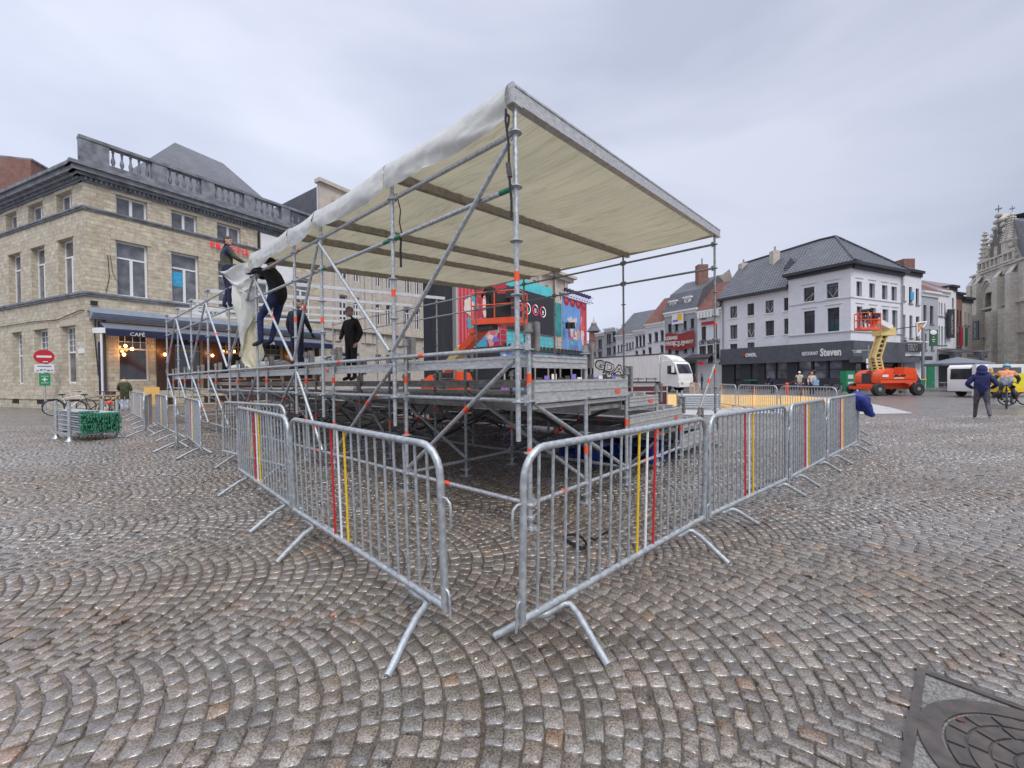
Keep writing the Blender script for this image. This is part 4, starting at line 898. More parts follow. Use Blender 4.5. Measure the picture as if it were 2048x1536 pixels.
# shopfront
gs = R(FSl, [(1597, 722, 1624, 758), (1627.5, 721, 1654, 758), (1658.6, 720, 1686.5, 758), (1530.8, 725, 1552, 759), (1554, 725, 1576, 759)])
h0_, h1_ = gs[0][2], gs[0][3]; gs = [(a[0], a[1], h0_, h1_) for a in gs]; dr_ = FSl.rect(1503, 726, 1519, 772); dr2 = FSl.rect(1470, 727, 1482, 775)
gr_ = [(a[0], a[1], h0_, h1_) for a in R(FSr, [(1712, 722, 1732, 758), (1736, 722, 1758, 758), (1768, 722, 1796, 758)])]
wall(FSl, -.0, FSl.len, 0, hb2, [w_ + (.25,) for w_ in gs + [(dr_[0], dr_[1], .1, h1_), (dr2[0], dr2[1], .1, h1_)]], 'shop', rs_, 'shopfront', d=.2)
wall(FSr, -.2, FSr.len, 0, hb2, [w_ + (.25,) for w_ in gr_], 'shop', rs_, 'shopfront')
M['shopglass'] = mat('shop_glass_painted_reflections', (.16, .16, .19), .05, 0, .7, .8, spec=.9)  # broad mottling paints reflections into the base colour
for w_ in gs: window(FSl, w_, rs_, 'transom', fm='darkframe', rv=.2, d=.2, transom=.5, gm='shopglass')
for w_ in gr_: window(FSr, w_, rs_, 'transom', fm='darkframe', rv=.2, transom=.5, gm='glass')
for w_ in ((dr_[0], dr_[1], .1, h1_), (dr2[0], dr2[1], .1, h1_)): window(FSl, w_, rs_, 'transom', fm='darkframe', rv=.2, d=.2, transom=.8, gm='glass', name='door')
mb = MB(); FSl.box(mb, -.05, FSl.len + .3, hb2, hb, -.3, .42); mb.build('sign_fascia', 'shopfascia', rs_)
mb = MB(); FSr.box(mb, -.4, FSr.len, hb2 + .002, hb - .002, -.3, .28); FSr.box(mb, -.9, FSr.len + .3, hb2 - .55, hb2, .28, 1.3); FSl.box(mb, -.05, FSl.len + .5, hb2 - .3, hb2, .42, .75); fa = mb.build('canopy_box', 'shopfascia', rs_)
def ftext(F, s, px, py, x0, x1, m, par, d, nm='sign_letters', **k):
    u_, h_ = F.uh(px, py, d); w_ = F.uh(x1, py, d)[0] - F.uh(x0, py, d)[0]; return text(nm, s, F.pt(u_, h_, d), F.d3, (0, 0, 1), w_, m, par, depth=.04, **k)
ftext(FSl, 'Steven', 1661, 704, 1640, 1682, 'white', rs_, .425, bold=.035, height=.78)
ftext(FSl, 'RESTAURANT', 1620, 707, 1604, 1636, 'white', rs_, .425, bold=.02, height=.36)
ftext(FSl, 'OMER.', 1502, 710, 1491, 1513.5, 'white', rs_, .425, bold=.03, height=.42)
r_ = FSl.rect(1485, 707, 1490, 713.5, .425); mb = MB(); um = (r_[0] + r_[1]) / 2; mb.prism([FSl.pt(r_[0], r_[3], .43), FSl.pt(r_[1], r_[3], .43), FSl.pt(r_[1], (r_[2] + r_[3]) / 2 - .05, .43), FSl.pt(um, r_[2], .43), FSl.pt(r_[0], (r_[2] + r_[3]) / 2 - .05, .43)], FSl.n3 * .04); mb.build('shield_emblem', 'red_paint', rs_)
mb = MB(); mb.tube(FSr.pt(FSr.len - .15, 3, .12), FSr.pt(FSr.len - .15, HS - .3, .12), .07, 6); mb.tube(FSl.pt(.12, 3.2, .12), FSl.pt(.12, HS2, .12), .07, 6); mb.build('drain_pipe', 'galv_old', rs_)
mb = MB()  # fill between the two halves and closed rear
FSl.box(mb, ub - .002, ub + .02, HS2 - .2, HS, -1.5, .14); mb.build('side_return', 'whitewall', rs_)

# ================= row of houses left of it
ROWP = CS + dl * 12.6
def rowfac(x0, x1, base=None):
    # stretch of the same street line between two picture columns
    L0 = Fac(CS + dl * 45, CS); a = L0.uh(x0, 700)[0]; b = L0.uh(x1, 700)[0]; return Fac(L0.pt(a, 0).xy, L0.pt(b, 0).xy)
def house(name, x0, x1, yl, yr, label, wm, wins, roofm='redtile', fm='pvc', gm='glass', ridge=3.0, eave='white', extra=None, F=None, arched=False, base_dark=True, hfix=None, depth=8):
    F = F or rowfac(x0, x1); H = hfix or (F.uh((x0 + x1) / 2, (yl + yr) / 2)[1]); o = thing(name, (F.P.x, F.P.y, 0), label, 'building', 'buildings round the square')
    ws_ = [F.rect(*x) for x in wins]
    wall(F, 0, F.len, 0, H, [w_ + (.22,) for w_ in ws_], wm, o)
    for w_ in ws_: window(F, w_, o, 'casement', fm=fm, gm=gm, rv=.18, w=.07)
    mb = MB()
    for w_ in ws_: F.box(mb, w_[0] - .1, w_[1] + .1, w_[2] - .1, w_[2], .002, .1)
    if ws_: mb.build('sill', 'greystone', o)
    if arched:
        mb = MB()
        for w_ in ws_:
            cu_ = (w_[0] + w_[1]) / 2; rr = (w_[1] - w_[0]) / 2
            pts = [F.pt(cu_ + rr * 1.15 * math.cos(a), w_[3] + rr * .75 * math.sin(a), .03) for a in [PI * j / 8 for j in range(9)]]; mb.prism(pts, F.n3 * .05)
        mb.build('arch', 'greystone', o)
    mb = MB(); F.box(mb, -.05, F.len + .02, H, H + .22, -.3, .32); F.box(mb, 0, F.len, H - .35, H, 0, .12); mb.build('cornice', eave, o)
    b = backbox(F, H, depth, wm, o)
    if ridge:
        z = H + .23
        a0, a1, r0, r1, k0, k1 = F.pt(0, z, .35), F.pt(F.len, z, .35), F.pt(0, H + ridge, -depth / 2), F.pt(F.len, H + ridge, -depth / 2), F.pt(0, z, -depth), F.pt(F.len, z, -depth)
        roofpoly(o, [(a0, a1, r1, r0), (k1, k0, r0, r1)], roofm)
        mb = MB(); 
        for a_, r_, k_ in ((a0, r0, k0), (a1, r1, k1)): mb.poly([a_, r_, k_], 0, [(0, 0), (depth / 2, ridge), (depth, 0)])
        mb.build('gable', wm, o)
    return F, o, H
Fa, oa, Ha = house('narrow_house', 1395, 1445, 628, 617, 'narrow white house with bracketed cornice and ART NOUVEAU lettering', 'whitewall', [(1402.5, 653, 1412, 680), (1427, 648, 1434, 676), (1402, 633, 1411, 638), (1398, 692, 1412, 717), (1414, 690, 1426, 725), (1429, 688, 1439, 717)], ridge=4.2, fm='darkframe')
text('sign_letters', "L'ART NOUVEAU", Fa.pt(Fa.len / 2, Fa.uh(1417, 684)[1], .05), Fa.d3, (0, 0, 1), Fa.len * .82, 'black', oa, height=.55, bold=.02)
r_ = Fa.rect(1404, 643, 1430, 649); mb = MB(); Fa.box(mb, r_[0], r_[1], r_[2], r_[3], .05, .15); mb.build('sign_board', 'mred', oa)
for k in range(7): mb = MB(); u_ = .4 + k * (Fa.len - .8) / 6; Fa.box(mb, u_ - .14, u_ + .14, Ha - .75, Ha - .05, .12, .42); mb.build('bracket', 'white', oa)
mb = MB(); mb.grid(lambda i, j: Fa.pt(-.8 + i * 3.6, 4.3 - .5 * j, .2 + 1.6 * j), 4, 1); mb.grid(lambda i, j: Fa.pt(-.8 + i * 3.6, 3.8 - .25 * j, 1.8), 4, 1); mb.build('awning', 'dark', oa)
u_, h_ = Fa.uh(1404, 727, .6); mb = MB(); mb.ell(Fa.pt(u_, h_, .8), (.38, .2, .2), 10, 6); mb.build('lit_sign', 'neon', oa)
Fb, ob, Hb = house('mansard_house', 1330, 1395, 633, 615, 'grey rendered house with slate mansard roof and two white dormers', 'greywall', [(1336, 648, 1343, 665), (1350, 646, 1356, 662), (1366.6, 642, 1373, 659), (1381, 637, 1388, 656), (1336, 694, 1343, 708), (1350, 691, 1357, 708), (1367, 691, 1374, 706), (1383, 675, 1388, 704)], ridge=0, fm='darkframe')
z = Hb + .23; mz = z + 2.6; rz_ = z + 4.6
P_ = [Fb.pt(0, z, .2), Fb.pt(Fb.len, z, .2), Fb.pt(Fb.len, mz, -1.2), Fb.pt(0, mz, -1.2), Fb.pt(Fb.len, rz_, -4.5), Fb.pt(0, rz_, -4.5), Fb.pt(Fb.len, mz, -8), Fb.pt(0, mz, -8), Fb.pt(Fb.len, z, -8.5), Fb.pt(0, z, -8.5)]
roofpoly(ob, [(P_[0], P_[1], P_[2], P_[3]), (P_[3], P_[2], P_[4], P_[5]), (P_[5], P_[4], P_[6], P_[7]), (P_[1], P_[8], P_[6], P_[4], P_[2]), (P_[0], P_[3], P_[5], P_[7], P_[9])], 'slate')
for x0, x1, y0, y1 in ((1339, 1352, 604, 623), (1368, 1381, 596, 615)):
    FDm = Fac(Fb.pt(0, 0, -.35).xy, Fb.pt(Fb.len, 0, -.35).xy); r_ = FDm.rect(x0, y0, x1, y1); mb = MB(); FDm.box(mb, r_[0], r_[1], z, r_[3], -1.6, 0); FDm.box(mb, r_[0] - .12, r_[1] + .12, r_[3], r_[3] + .2, -1.8, .15); dd = mb.build('dormer', 'white', ob); window(FDm, (r_[0] + .25, r_[1] - .25, z + .15, r_[3] - .1), dd, 'casement', rv=-.05)
cx = Fb.pt(Fb.uh(1372, 600)[0], 0, -3.4); mb = MB(); mb.obox(Vector((cx.x - .7, cx.y - .5, mz)), (1.3, 0, 0), (0, 1, 0), (0, 0, 3.6)); cc = mb.build('chimney', 'brick', ob); mb = MB(); mb.tube((cx.x, cx.y, mz + 3.6), (cx.x, cx.y, mz + 4.5), .1, 8); mb.build('chimney_pot', 'galv_old', cc)
mb = MB(); mb.grid(lambda i, j: Fb.pt(Fb.uh(1333, 670)[0] * (1 - i) + (Fb.len - .25) * i, (Fb.uh(1360, 665)[1]) - .12 * math.sin(i * PI) - j * 2.2 + .1 * math.sin(i * 9), .25 + .05 * math.sin(i * 14 + j * 3)), 16, 3); bb = mb.build('red_banner', mat('dark_red_banner', (.26, .035, .035), .6, 0, .2, 1), ob)
for s_, i, j, w_ in (('1-2-3', .5, .68, 1.7), ('KERMIS', .22, .3, 2.1), ('FEEST', .22, .62, 1.7), ('MARKT', .78, .62, 1.8)): text('banner_text', s_, Fb.pt(Fb.uh(1333, 670)[0] * (1 - i) + (Fb.len - .25) * i, Fb.uh(1360, 665)[1] - j * 2.2, .34), Fb.d3, (0, 0, 1), w_, 'mwhite', bb, depth=.02, bold=.04)
mb = MB(); Fb.box(mb, *Fb.rect(1346, 626, 1369, 648), .2, .24); Fb.box(mb, *Fb.rect(1357, 628, 1366, 640), .24, .26, 1); Fb.box(mb, *Fb.rect(1348, 640, 1358, 644), .24, .26, 2); mb.build('white_banner', ['white', 'yellow_paint', 'mviolet'], ob)
mb = MB(); Fb.box(mb, .2, Fb.len - .2, 3.3, 3.55, 0, 1.5); mb.build('shop_canopy', 'greystone', ob); mb = MB(); Fb.box(mb, .3, Fb.len - .3, .2, 3.2, .01, .06); mb.build('shopfront', 'shop', ob)
house('arched_window_house', 1292, 1330, 656, 642, 'pale house with three tall arched windows and orange tiled roof', 'whitewall', [(1297, 669, 1303, 686), (1309, 666, 1316, 683), (1321, 662, 1327.5, 681), (1297, 696, 1303, 708), (1321, 692, 1327, 705)], ridge=4.3, fm='darkframe', arched=True)
house('triple_arch_house', 1268, 1292, 667, 658, 'white house with two rows of three close arched windows', 'whitewall', [(1271, 674, 1276, 695), (1278, 672.5, 1283, 693.5), (1285, 671, 1290, 692), (1271, 703, 1276, 709), (1285, 701, 1290, 708)], ridge=3.6, fm='darkframe', arched=True, roofm='slate')
house('low_white_house', 1232, 1268, 676, 667, 'low white house with five small windows and pale awnings', 'whitewall', [(1235, 690, 1238.5, 705), (1241, 689, 1244.5, 704), (1252, 686, 1255.5, 700), (1257.5, 685, 1261.5, 699), (1263.5, 683, 1267, 697)], ridge=4.0, roofm='slate', fm='darkframe')
house('modern_flats', 1209, 1232, 662, 655, 'modern grey flats with recessed balconies in the row', 'greywall', [(1213, 668, 1222, 688), (1225, 664, 1231, 683), (1213, 695, 1222, 710), (1226, 692, 1231, 708)], ridge=0, fm='darkframe')
house('far_row_house', 1192, 1209, 671, 665, 'last narrow grey house in the row beside the brick tower', 'greywall', [(1196, 679, 1204, 698), (1196, 703, 1204, 715)], ridge=0, fm='darkframe')
# old gable behind the narrow house
q = at(1452, 640, 56.5); bg_ = MB(); A = [at(1429, 700, 56), at(1474, 700, 56), at(1474, 588, 56), at(1459, 538, 56), at(1445, 549, 56), at(1429, 552, 56)]
bg_.prism([Vector((p.x, 56, p.z if p.z > 9 else 0)) for p in A], (2.5, 5, 0)); bg_.build('gable_house', mat('stained_old_render', (.33, .30, .25), .85, 0, .3, .6, .1, col2=(.17, .15, .12)), top=('blank stained gable wall rising behind the narrow white house', 'building'))

# ================= row right of the restaurant
def rrow(x0, x1): L0 = Fac(CS, CS + dr * 60); a = L0.uh(x0, 700)[0]; b = L0.uh(x1, 700)[0]; return Fac(L0.pt(a, 0).xy, L0.pt(b, 0).xy)
F1 = rrow(1803, 1842.5); F1_, o1, H1 = house('tall_white_house', 1803, 1842.5, 541, 549, 'tall white house with three windows per floor beside the restaurant', 'whitewall', [(1804.8, 571, 1810, 602), (1818, 574, 1824.5, 607), (1831.6, 577, 1838, 610), (1804.5, 629, 1811, 675), (1819, 631, 1825, 676), (1832, 633, 1839, 677)], F=F1, ridge=2.6, roofm='slate', eave='shop', fm='darkframe')
mb = MB(); F1.box(mb, 0, F1.len, F1.uh(1820, 681)[1] - .1, F1.uh(1820, 681)[1], 0, .2); F1.box(mb, .2, F1.len - .3, F1.uh(1820, 703)[1], F1.uh(1820, 687)[1], .02, .22); sg = mb.build('sign_board', 'dark', o1)
text('sign_letters', 'TERZO', F1.pt(F1.len * .4, F1.uh(1820, 695)[1], .23), F1.d3, (0, 0, 1), F1.len * .5, 'alu', o1, height=.7)
mb = MB(); F1.box(mb, 0, F1.len, 2.9, 3.3, .1, .9); F1.box(mb, .3, F1.len * .62, .05, 2.85, .02, .1, 1); mb.build('roller_shutter', ['shop', 'galv_old'], o1)
mb = MB(); F1.box(mb, *F1.rect(1819.5, 584, 1826, 600), .02, .08); mb.build('window_sign', 'poster_blue', o1)
mb = MB(); p = at(1808, 534, 50); q = at(1830, 517, 50); mb.obox((p.x, 50, 10), (q.x - p.x, 0, 0), (0, 1.2, 0), (0, 0, q.z - 10)); mb.build('chimney', 'brick', o1)
F2r, o2, H2r = house('grey_house', 1842.5, 1876, 586, 589, 'light grey house with blue slate and red tiled roof', 'greywall', [(1847, 610, 1853, 643), (1860, 612, 1867, 648), (1848, 667, 1853, 700), (1862, 669, 1867, 700)], F=rrow(1842.5, 1876), ridge=3.4, roofm='redtile', fm='darkframe')
mb = MB(); F2r.box(mb, F2r.len * .3, F2r.len * .75, 0, 2.6, .02, .08); mb.build('door', 'green_paint', o2)
F3, o3, _ = house('banded_white_house', 1876, 1898, 582, 588, 'white banded house with three narrow windows over the terrace', 'whitewall', [(1877.5, 604, 1879.5, 632), (1882, 606, 1885, 633), (1888.5, 607, 1891, 634), (1877, 652, 1880, 690), (1882.5, 653, 1886, 690), (1889, 654, 1892, 690)], F=rrow(1876, 1898), ridge=3, roofm='redtile', fm='darkframe')
mb = MB(); mb.grid(lambda i, j: F3.pt(-.2 + i * 4.8, 4.3 - .8 * j, .1 + 2.2 * j), 6, 1); mb.grid(lambda i, j: F3.pt(-.2 + i * 4.8, 3.5 - .35 * j, 2.3), 6, 1); mb.build('awning', 'dark', o3)
mb = MB(); F3.box(mb, .1, F3.len, .05, 3.6, .01, .06); mb.build('shopfront', 'shop', o3)
F4, o4, _ = house('slim_white_house', 1898, 1912, 573, 578, 'slim white house carrying a tall dark vertical sign', 'whitewall', [(1904, 596, 1908, 618)], F=rrow(1898, 1912), ridge=2, roofm='slate', fm='darkframe', eave='shop')
r_ = F4.rect(1897, 619, 1908.5, 675.5, .3); mb = MB(); F4.box(mb, r_[0], r_[1], r_[2], r_[3], .2, .35); vs_ = mb.build('vertical_sign', 'shop', o4)
for k, c_ in enumerate('APROPO'): text('sign_letter', c_, F4.pt((r_[0] + r_[1]) / 2, r_[3] - .75 - k * (r_[3] - r_[2] - .9) / 6, .36), F4.d3, (0, 0, 1), .3, 'lintel', vs_, height=.36)
F5, o5, _ = house('brick_house', 1912, 1924, 588, 592, 'narrow dark red brick house towards the church', 'brick', [(1914, 620, 1917, 650), (1919.5, 622, 1922.5, 652), (1914, 665, 1917, 692)], F=rrow(1912, 1924), ridge=2, roofm='slate', fm='darkframe', eave='shop')
F6, o6, _ = house('shuttered_house', 1924, 1944, 596, 603, 'cream house with red and green shutters next to the church', 'beige', [(1929, 625, 1932, 650), (1936, 628, 1939, 652)], F=rrow(1924, 1944), ridge=2, roofm='slate', fm='pvc', eave='shop')
for a, b, m_ in ((1921, 1926, 'mred'), (1932.5, 1935.5, 'green_paint')): mb = MB(); F6.box(mb, *F6.rect(a, 655, b, 692, .1), .03, .12); mb.build('shutter', m_, o6)

# ================= church
FCh = Fac(at(1943, 700, 52).xy, at(2110, 700, 40).xy)
ch = thing('church', (FCh.P.x, FCh.P.y, 0), 'weathered gothic stone church with crocketed gable and octagonal pinnacle at right edge', 'church')
def cu(px, py, d=0): return FCh.uh(px, py, d)
hw_ = cu(1975, 540)[1]
# wall with a tall pointed window
ow = FCh.rect(1968, 640, 1990, 700); 
wl = FCh.rect(1966, 585, 1988, 700)
wall(FCh, 0, FCh.len, 0, hw_, [(wl[0], wl[1], wl[2] + 2, wl[3], .7)], 'lime', ch)
u0, u1 = wl[0], wl[1]; um = (u0 + u1) / 2; rr = (u1 - u0) / 2
mb = MB()
for k, rad in enumerate((1.0, .84, .68)):
    o_ = [FCh.pt(um - rr * rad * 1.5, wl[3] - 2.2, .02)]
    L_ = []
    for s_ in (-1, 1):
        pts = [FCh.pt(um + s_ * rr * (rad + .25), wl[2] + 2, .12 - .12 * k)] + [FCh.pt(um + s_ * (rr * (rad + .25)) * math.cos(a), wl[3] - 1 + rr * 2.3 * (rad + .1) * math.sin(a), .12 - .12 * k) for a in [PI / 2 * j / 8 for j in range(9)]]
        mb.path(pts, .16, 6)
mb.build('window_arch', 'lime', ch)
mb = MB(); mb.poly([FCh.pt(u0, wl[2] + 2, -.6), FCh.pt(u1, wl[2] + 2, -.6), FCh.pt(u1, wl[3], -.6), FCh.pt(u0, wl[3], -.6)]); pn = mb.build('window_glazing', 'glass', ch)
mb = MB()
for k in range(1, 3): x = u0 + (u1 - u0) * k / 3; FCh.box(mb, x - .08, x + .08, wl[2] + 2, wl[3], -.58, -.4)
mb.build('tracery', 'lime', ch)
# pointed head of the window: blind stone triangle pieces
mb = MB()
for px in (1949, 1962, 2003, 2030):
    u_ = cu(px, 600)[0]; FCh.box(mb, u_ - .55, u_ + .55, 0, hw_ * .62, 0, 1.1); FCh.box(mb, u_ - .42, u_ + .42, hw_ * .62, hw_ * .9, 0, .6)
    mb.prism([FCh.pt(u_ - .42, hw_ * .9, .6), FCh.pt(u_ + .42, hw_ * .9, .6), FCh.pt(u_ + .42, hw_ * .97, 0), FCh.pt(u_ - .42, hw_ * .97, 0)], FCh.n3 * -.05)
mb.build('buttress', 'lime', ch)
mb = MB()
for h_ in (.18, .42, .66, .98): FCh.box(mb, -.1, FCh.len, hw_ * h_, hw_ * h_ + .22, 0, .2)
mb.build('string_course', 'lime', ch)
ga, gb, gp = cu(1962, 541), cu(2012, 528), cu(1990, 430)
mb = MB(); pts = [FCh.pt(ga[0], hw_, -.3), FCh.pt(gb[0] + 1, hw_, -.3), FCh.pt(gp[0], gp[1], -.3)]; mb.prism(pts, FCh.n3 * -.9); mb.build('gable', 'lime', ch)
mb = MB(); rn = random.Random(5)
for s_, e_ in ((0, 2), (1, 2)):
    for k in range(9): p = pts[s_].lerp(pts[e_], (k + .5) / 9); mb.ell(p + Vector((0, 0, .25)), (.28, .28, .3), 6, 4)
mb.build('crocket', 'lime', ch)
for k, (fx, fy, hh_) in enumerate(((.5, .78, 2.4), (.36, .52, 2.4), (.62, .52, 2.4), (.25, .2, 2.6), (.5, .2, 3.4), (.72, .2, 2.6))):
    base = pts[0].lerp(pts[1], fx); h0 = hw_ + (gp[1] - hw_) * fy * .8; mb = MB(); w_ = .35
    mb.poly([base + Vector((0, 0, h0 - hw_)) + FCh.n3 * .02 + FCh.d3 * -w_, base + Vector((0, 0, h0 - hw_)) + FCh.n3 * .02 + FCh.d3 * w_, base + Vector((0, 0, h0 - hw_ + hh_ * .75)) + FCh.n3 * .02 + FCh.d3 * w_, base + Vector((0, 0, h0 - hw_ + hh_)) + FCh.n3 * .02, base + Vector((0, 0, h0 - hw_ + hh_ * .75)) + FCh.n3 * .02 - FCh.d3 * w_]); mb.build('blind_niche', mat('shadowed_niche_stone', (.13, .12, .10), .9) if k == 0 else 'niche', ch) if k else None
    if k == 0: M['niche'] = mat('niche_shade_stone', (.16, .145, .12), .9); mb.build('blind_niche', 'niche', ch)  # flat panels, the shade of the niches is put into the colour
def cross(p, s):
    mb = MB(); mb.box(p + Vector((0, 0, s)), (.12 * s, .12 * s, 2 * s)); mb.box(p + Vector((0, 0, s * 1.2)), (s * 1.3, .12 * s, .14 * s)); mb.box(p + Vector((0, 0, s * 1.2)), (.13 * s, s * 1.3, .13 * s)); return mb.build('finial', 'greystone', ch)
cross(Vector((pts[2].x, pts[2].y, gp[1])), .55)
# octagonal pinnacle
tc_ = FCh.pt(cu(2024, 500, -.7)[0], 0, -.7); hp0 = cu(2024, 512, -.7)[1]; hp1 = cu(2024, 483, -.7)[1]; hp2 = cu(2023, 432, -.7)[1]
mb = MB(); mb.lathe((tc_.x, tc_.y, 0), [(.92, hw_ - 1.2), (.92, hp0), (.80, hp0), (.80, hp1), (.92, hp1), (.92, hp1 + .2), (.78, hp1 + .25), (.12, hp2), (.2, hp2 + .1), (.04, hp2 + .5)], 8); pn_ = mb.build('pinnacle', 'lime', ch)
mb = MB()
for k in range(8):
    for j in range(9):
        t_ = (j + .3) / 9; r_ = .80 * (1 - t_) + .16 * t_; a = 2 * PI * k / 8; mb.ell((tc_.x + r_ * math.cos(a), tc_.y + r_ * math.sin(a), hp1 + .3 + (hp2 - hp1 - .3) * t_), (.13, .13, .13), 5, 3)
mb.build('crockets', 'lime', pn_); cross(Vector((tc_.x, tc_.y, hp2 + .3)), .42)
# crocketed pinnacle at the left corner
tc2 = FCh.pt(cu(1970, 500, -.5)[0], 0, -.5); a0 = cu(1968, 545)[1]; a1 = cu(1972, 462)[1]
mb = MB(); mb.lathe((tc2.x, tc2.y, 0), [(.75, 0), (.75, a0), (.6, a0 + .2), (.1, a1), (.22, a1 + .1), (.03, a1 + .5)], 8)
for j in range(9):
    t_ = (j + .3) / 9; r_ = .62 * (1 - t_) + .16 * t_
    for k in range(8): a = 2 * PI * k / 8; mb.ell((tc2.x + r_ * math.cos(a), tc2.y + r_ * math.sin(a), a0 + .2 + (a1 - a0) * t_), (.14, .14, .12), 5, 3)
mb.build('corner_pinnacle', 'lime', ch)
# balustrade strip and roof
mb = MB(); FCh.box(mb, ga[0] - .3, gb[0] + 1.5, hw_, hw_ + .2, -.3, .25); FCh.box(mb, ga[0] - .3, gb[0] + 1.5, hw_ + 1.0, hw_ + 1.2, .0, .25)
k = ga[0] - .3
while k < gb[0] + 1.5: FCh.box(mb, k, k + .18, hw_ + .2, hw_ + 1.0, .02, .2); k += .75
mb.build('gallery_balustrade', 'lime', ch)
rp = at(1996, 434, 53); rq = at(2200, 405, 50); e0 = at(2000, 520, 50.5)
roofpoly(ch, [(Vector((FCh.pt(gb[0], 0, -.9).x, FCh.pt(gb[0], 0, -.9).y, hw_)), FCh.pt(FCh.len + 3, hw_, -.9), Vector((rq.x, rq.y, rp.z)), FCh.pt(gp[0], gp[1] - .4, -.6)), (FCh.pt(gp[0], gp[1] - .4, -.6), FCh.pt(FCh.len, gp[1] - .4, -12), FCh.pt(0, hw_, -14), FCh.pt(ga[0], hw_, -.9))], 'slate')
backbox(FCh, hw_, 16, 'lime', ch)
# aisle wall to the left, lower
r_ = FCh.rect(1946, 642, 1957.5, 680, 1.6); mb = MB(); FCh.box(mb, r_[0], r_[1], r_[2], r_[3], 1.55, 1.65); sg = mb.build('hanging_banner', 'shop', top=('dark vertical banner with white letters hanging before the church wall', 'banner'))
text('banner_letters', 'HOLJE N FEST', FCh.pt((r_[0] + r_[1]) / 2, (r_[2] + r_[3]) / 2, 1.66), (0, 0, 1), -FCh.d3, r_[3] - r_[2] - .5, 'white', sg, height=.3)
# far street side buildings closing the gaps at the horizon
# ================= scaffold grandstand
TH = .8454; SA = Vector((-math.sin(TH), math.cos(TH), 0)); SB = Vector((math.cos(TH), math.sin(TH), 0)); S0 = Vector((.165, 3.92, 0))
def S(a, b, h): return S0 + SA * a + SB * b + Vector((0, 0, h))
AI = [0, 2.07, 4.14, 5.23, 7.30, 9.37, 11.44, 13.51, 15.58, 17.65]
BO = -.165; BF = 6.21; H0 = .23
def node(k): return H0 + .5 * k     # rosette heights
sc = thing('grandstand_scaffold', S0, 'long stepped scaffold grandstand of galvanised tubes with metal decks and orange tape marks', 'scaffold')
rn = random.Random(2)
def rosette(mb, p, r=.062, seg=12):
    mb.lathe(p + Vector((0, 0, -.005)), [(.026, -.012), (.034, -.004), (r, -.002), (r, .008), (.034, .010), (.026, .018)], seg)
def standard(a, b, h0, h1, jack=True, tape=(), seg=10, cap=False, ros=None, name='standard', m='galv'):
    mb = MB(); p = S(a, b, 0)
    mb.tube(p + Vector((0, 0, h0)), p + Vector((0, 0, h1)), .0242, seg)
    k = 0
    near = (p - Vector((0, 0, 0))).length < 10
    while node(k) <= h1 - .02:
        if node(k) >= h0 + .02: rosette(mb, p + Vector((0, 0, node(k))), seg=12 if near else 8)
        k += 1
    for t_ in tape:
        mb.tube(p + Vector((0, 0, t_ - .045)), p + Vector((0, 0, t_ + .045)), .0262, seg, 1)
    o = mb.build(name, [m, 'tape'], sc)
    if jack:
        mb = MB(); mb.tube(p + Vector((0, 0, .006)), p + Vector((0, 0, h0 + .03)), .019, 8); mb.box(p + Vector((0, 0, .004)), (.15, .15, .008), rz=TH)
        z_ = h0 - .02; mb.lathe(p + Vector((0, 0, z_)), [(.03, 0), (.045, .004), (.045, .03), (.028, .036)], 8)
        for s_ in (-1, 1): mb.tube(p + Vector((0, 0, z_ + .018)), p + SB * (.11 * s_) + Vector((0, 0, z_ + .03)), .009, 6)
        mb.build('base_jack', 'galv', o)
    if cap:
        mb = MB(); q = p + Vector((0, 0, h1))
        mb.tube(q - Vector((0, 0, .05)), q + Vector((0, 0, .04)), .034, 10); mb.tube(q + Vector((0, 0, -.04)), q + Vector((0, 0, -.01)), .046, 10)
        mb.obox(q + SB * .06 - SA * .05 + Vector((0, 0, -.22)), SB * .045, SA * .1, Vector((0, 0, .29))); mb.obox(q + SB * .06 - SA * .03 + Vector((0, 0, -.2)), SB * .085, SA * .06, Vector((0, 0, .27)))
        mb.build('deck_clamp', 'deck', o)
    return o
def ledger(p, q, name='ledger', r=.0242, seg=9, tape=None, m='galv', ends=True, green=False):
    mb = MB(); d = (q - p).normalized(); mb.tube(p + d * .05, q - d * .05, r, seg)
    if ends:
        for e, s_ in ((p, 1), (q, -1)):
            c = e + d * (.045 * s_); mb.bar(c - d * .03 + Vector((0, 0, .012)), c + d * .03 + Vector((0, 0, .012)), .04, .055); mb.bar(c + Vector((0, 0, -.05)), c + Vector((0, 0, .06)), .012, .03, up=d)
    if tape is not None: c = p.lerp(q, tape); mb.tube(c - d * .045, c + d * .045, r + .002, seg, 1)
    if green: mb.tube(p + d * .06, p + d * .2, r + .0012, seg, 2); mb.tube(q - d * .2, q - d * .06, r + .0012, seg, 2)
    return mb.build(name, [m, 'tape', 'green_paint'], sc)
M['deck_light'] = mat('scuffed_aluminium_deck_edge', (.36, .35, .335), .5, .35, .35, 9, .1, stretch=(1, 1, 3))
TS = [1.68, 1.43, 1.18, .93, .68, .43]; TD = 1.035
# standards of the stand: rows at b = 0, 1.035 ... 6.21
for j in range(7):
    b = j * TD
    for i, a in enumerate(AI):
        if j in (1, 3, 5) and i > 5: continue
        top = (TS[j - 1] if j else TS[0]) + .10
        if j == 0: top = 1.93
        tp = (1.45, .73) if j == 0 else ((.62,) if (i + j) % 2 else (top * .55,))
        standard(a, b, .10, top, tape=tp, cap=(i < 5 or j == 0) and j != 0 or j == 0, seg=12 if i == 0 else 8, m='galv' if j == 0 or i == 0 else 'galv_old')
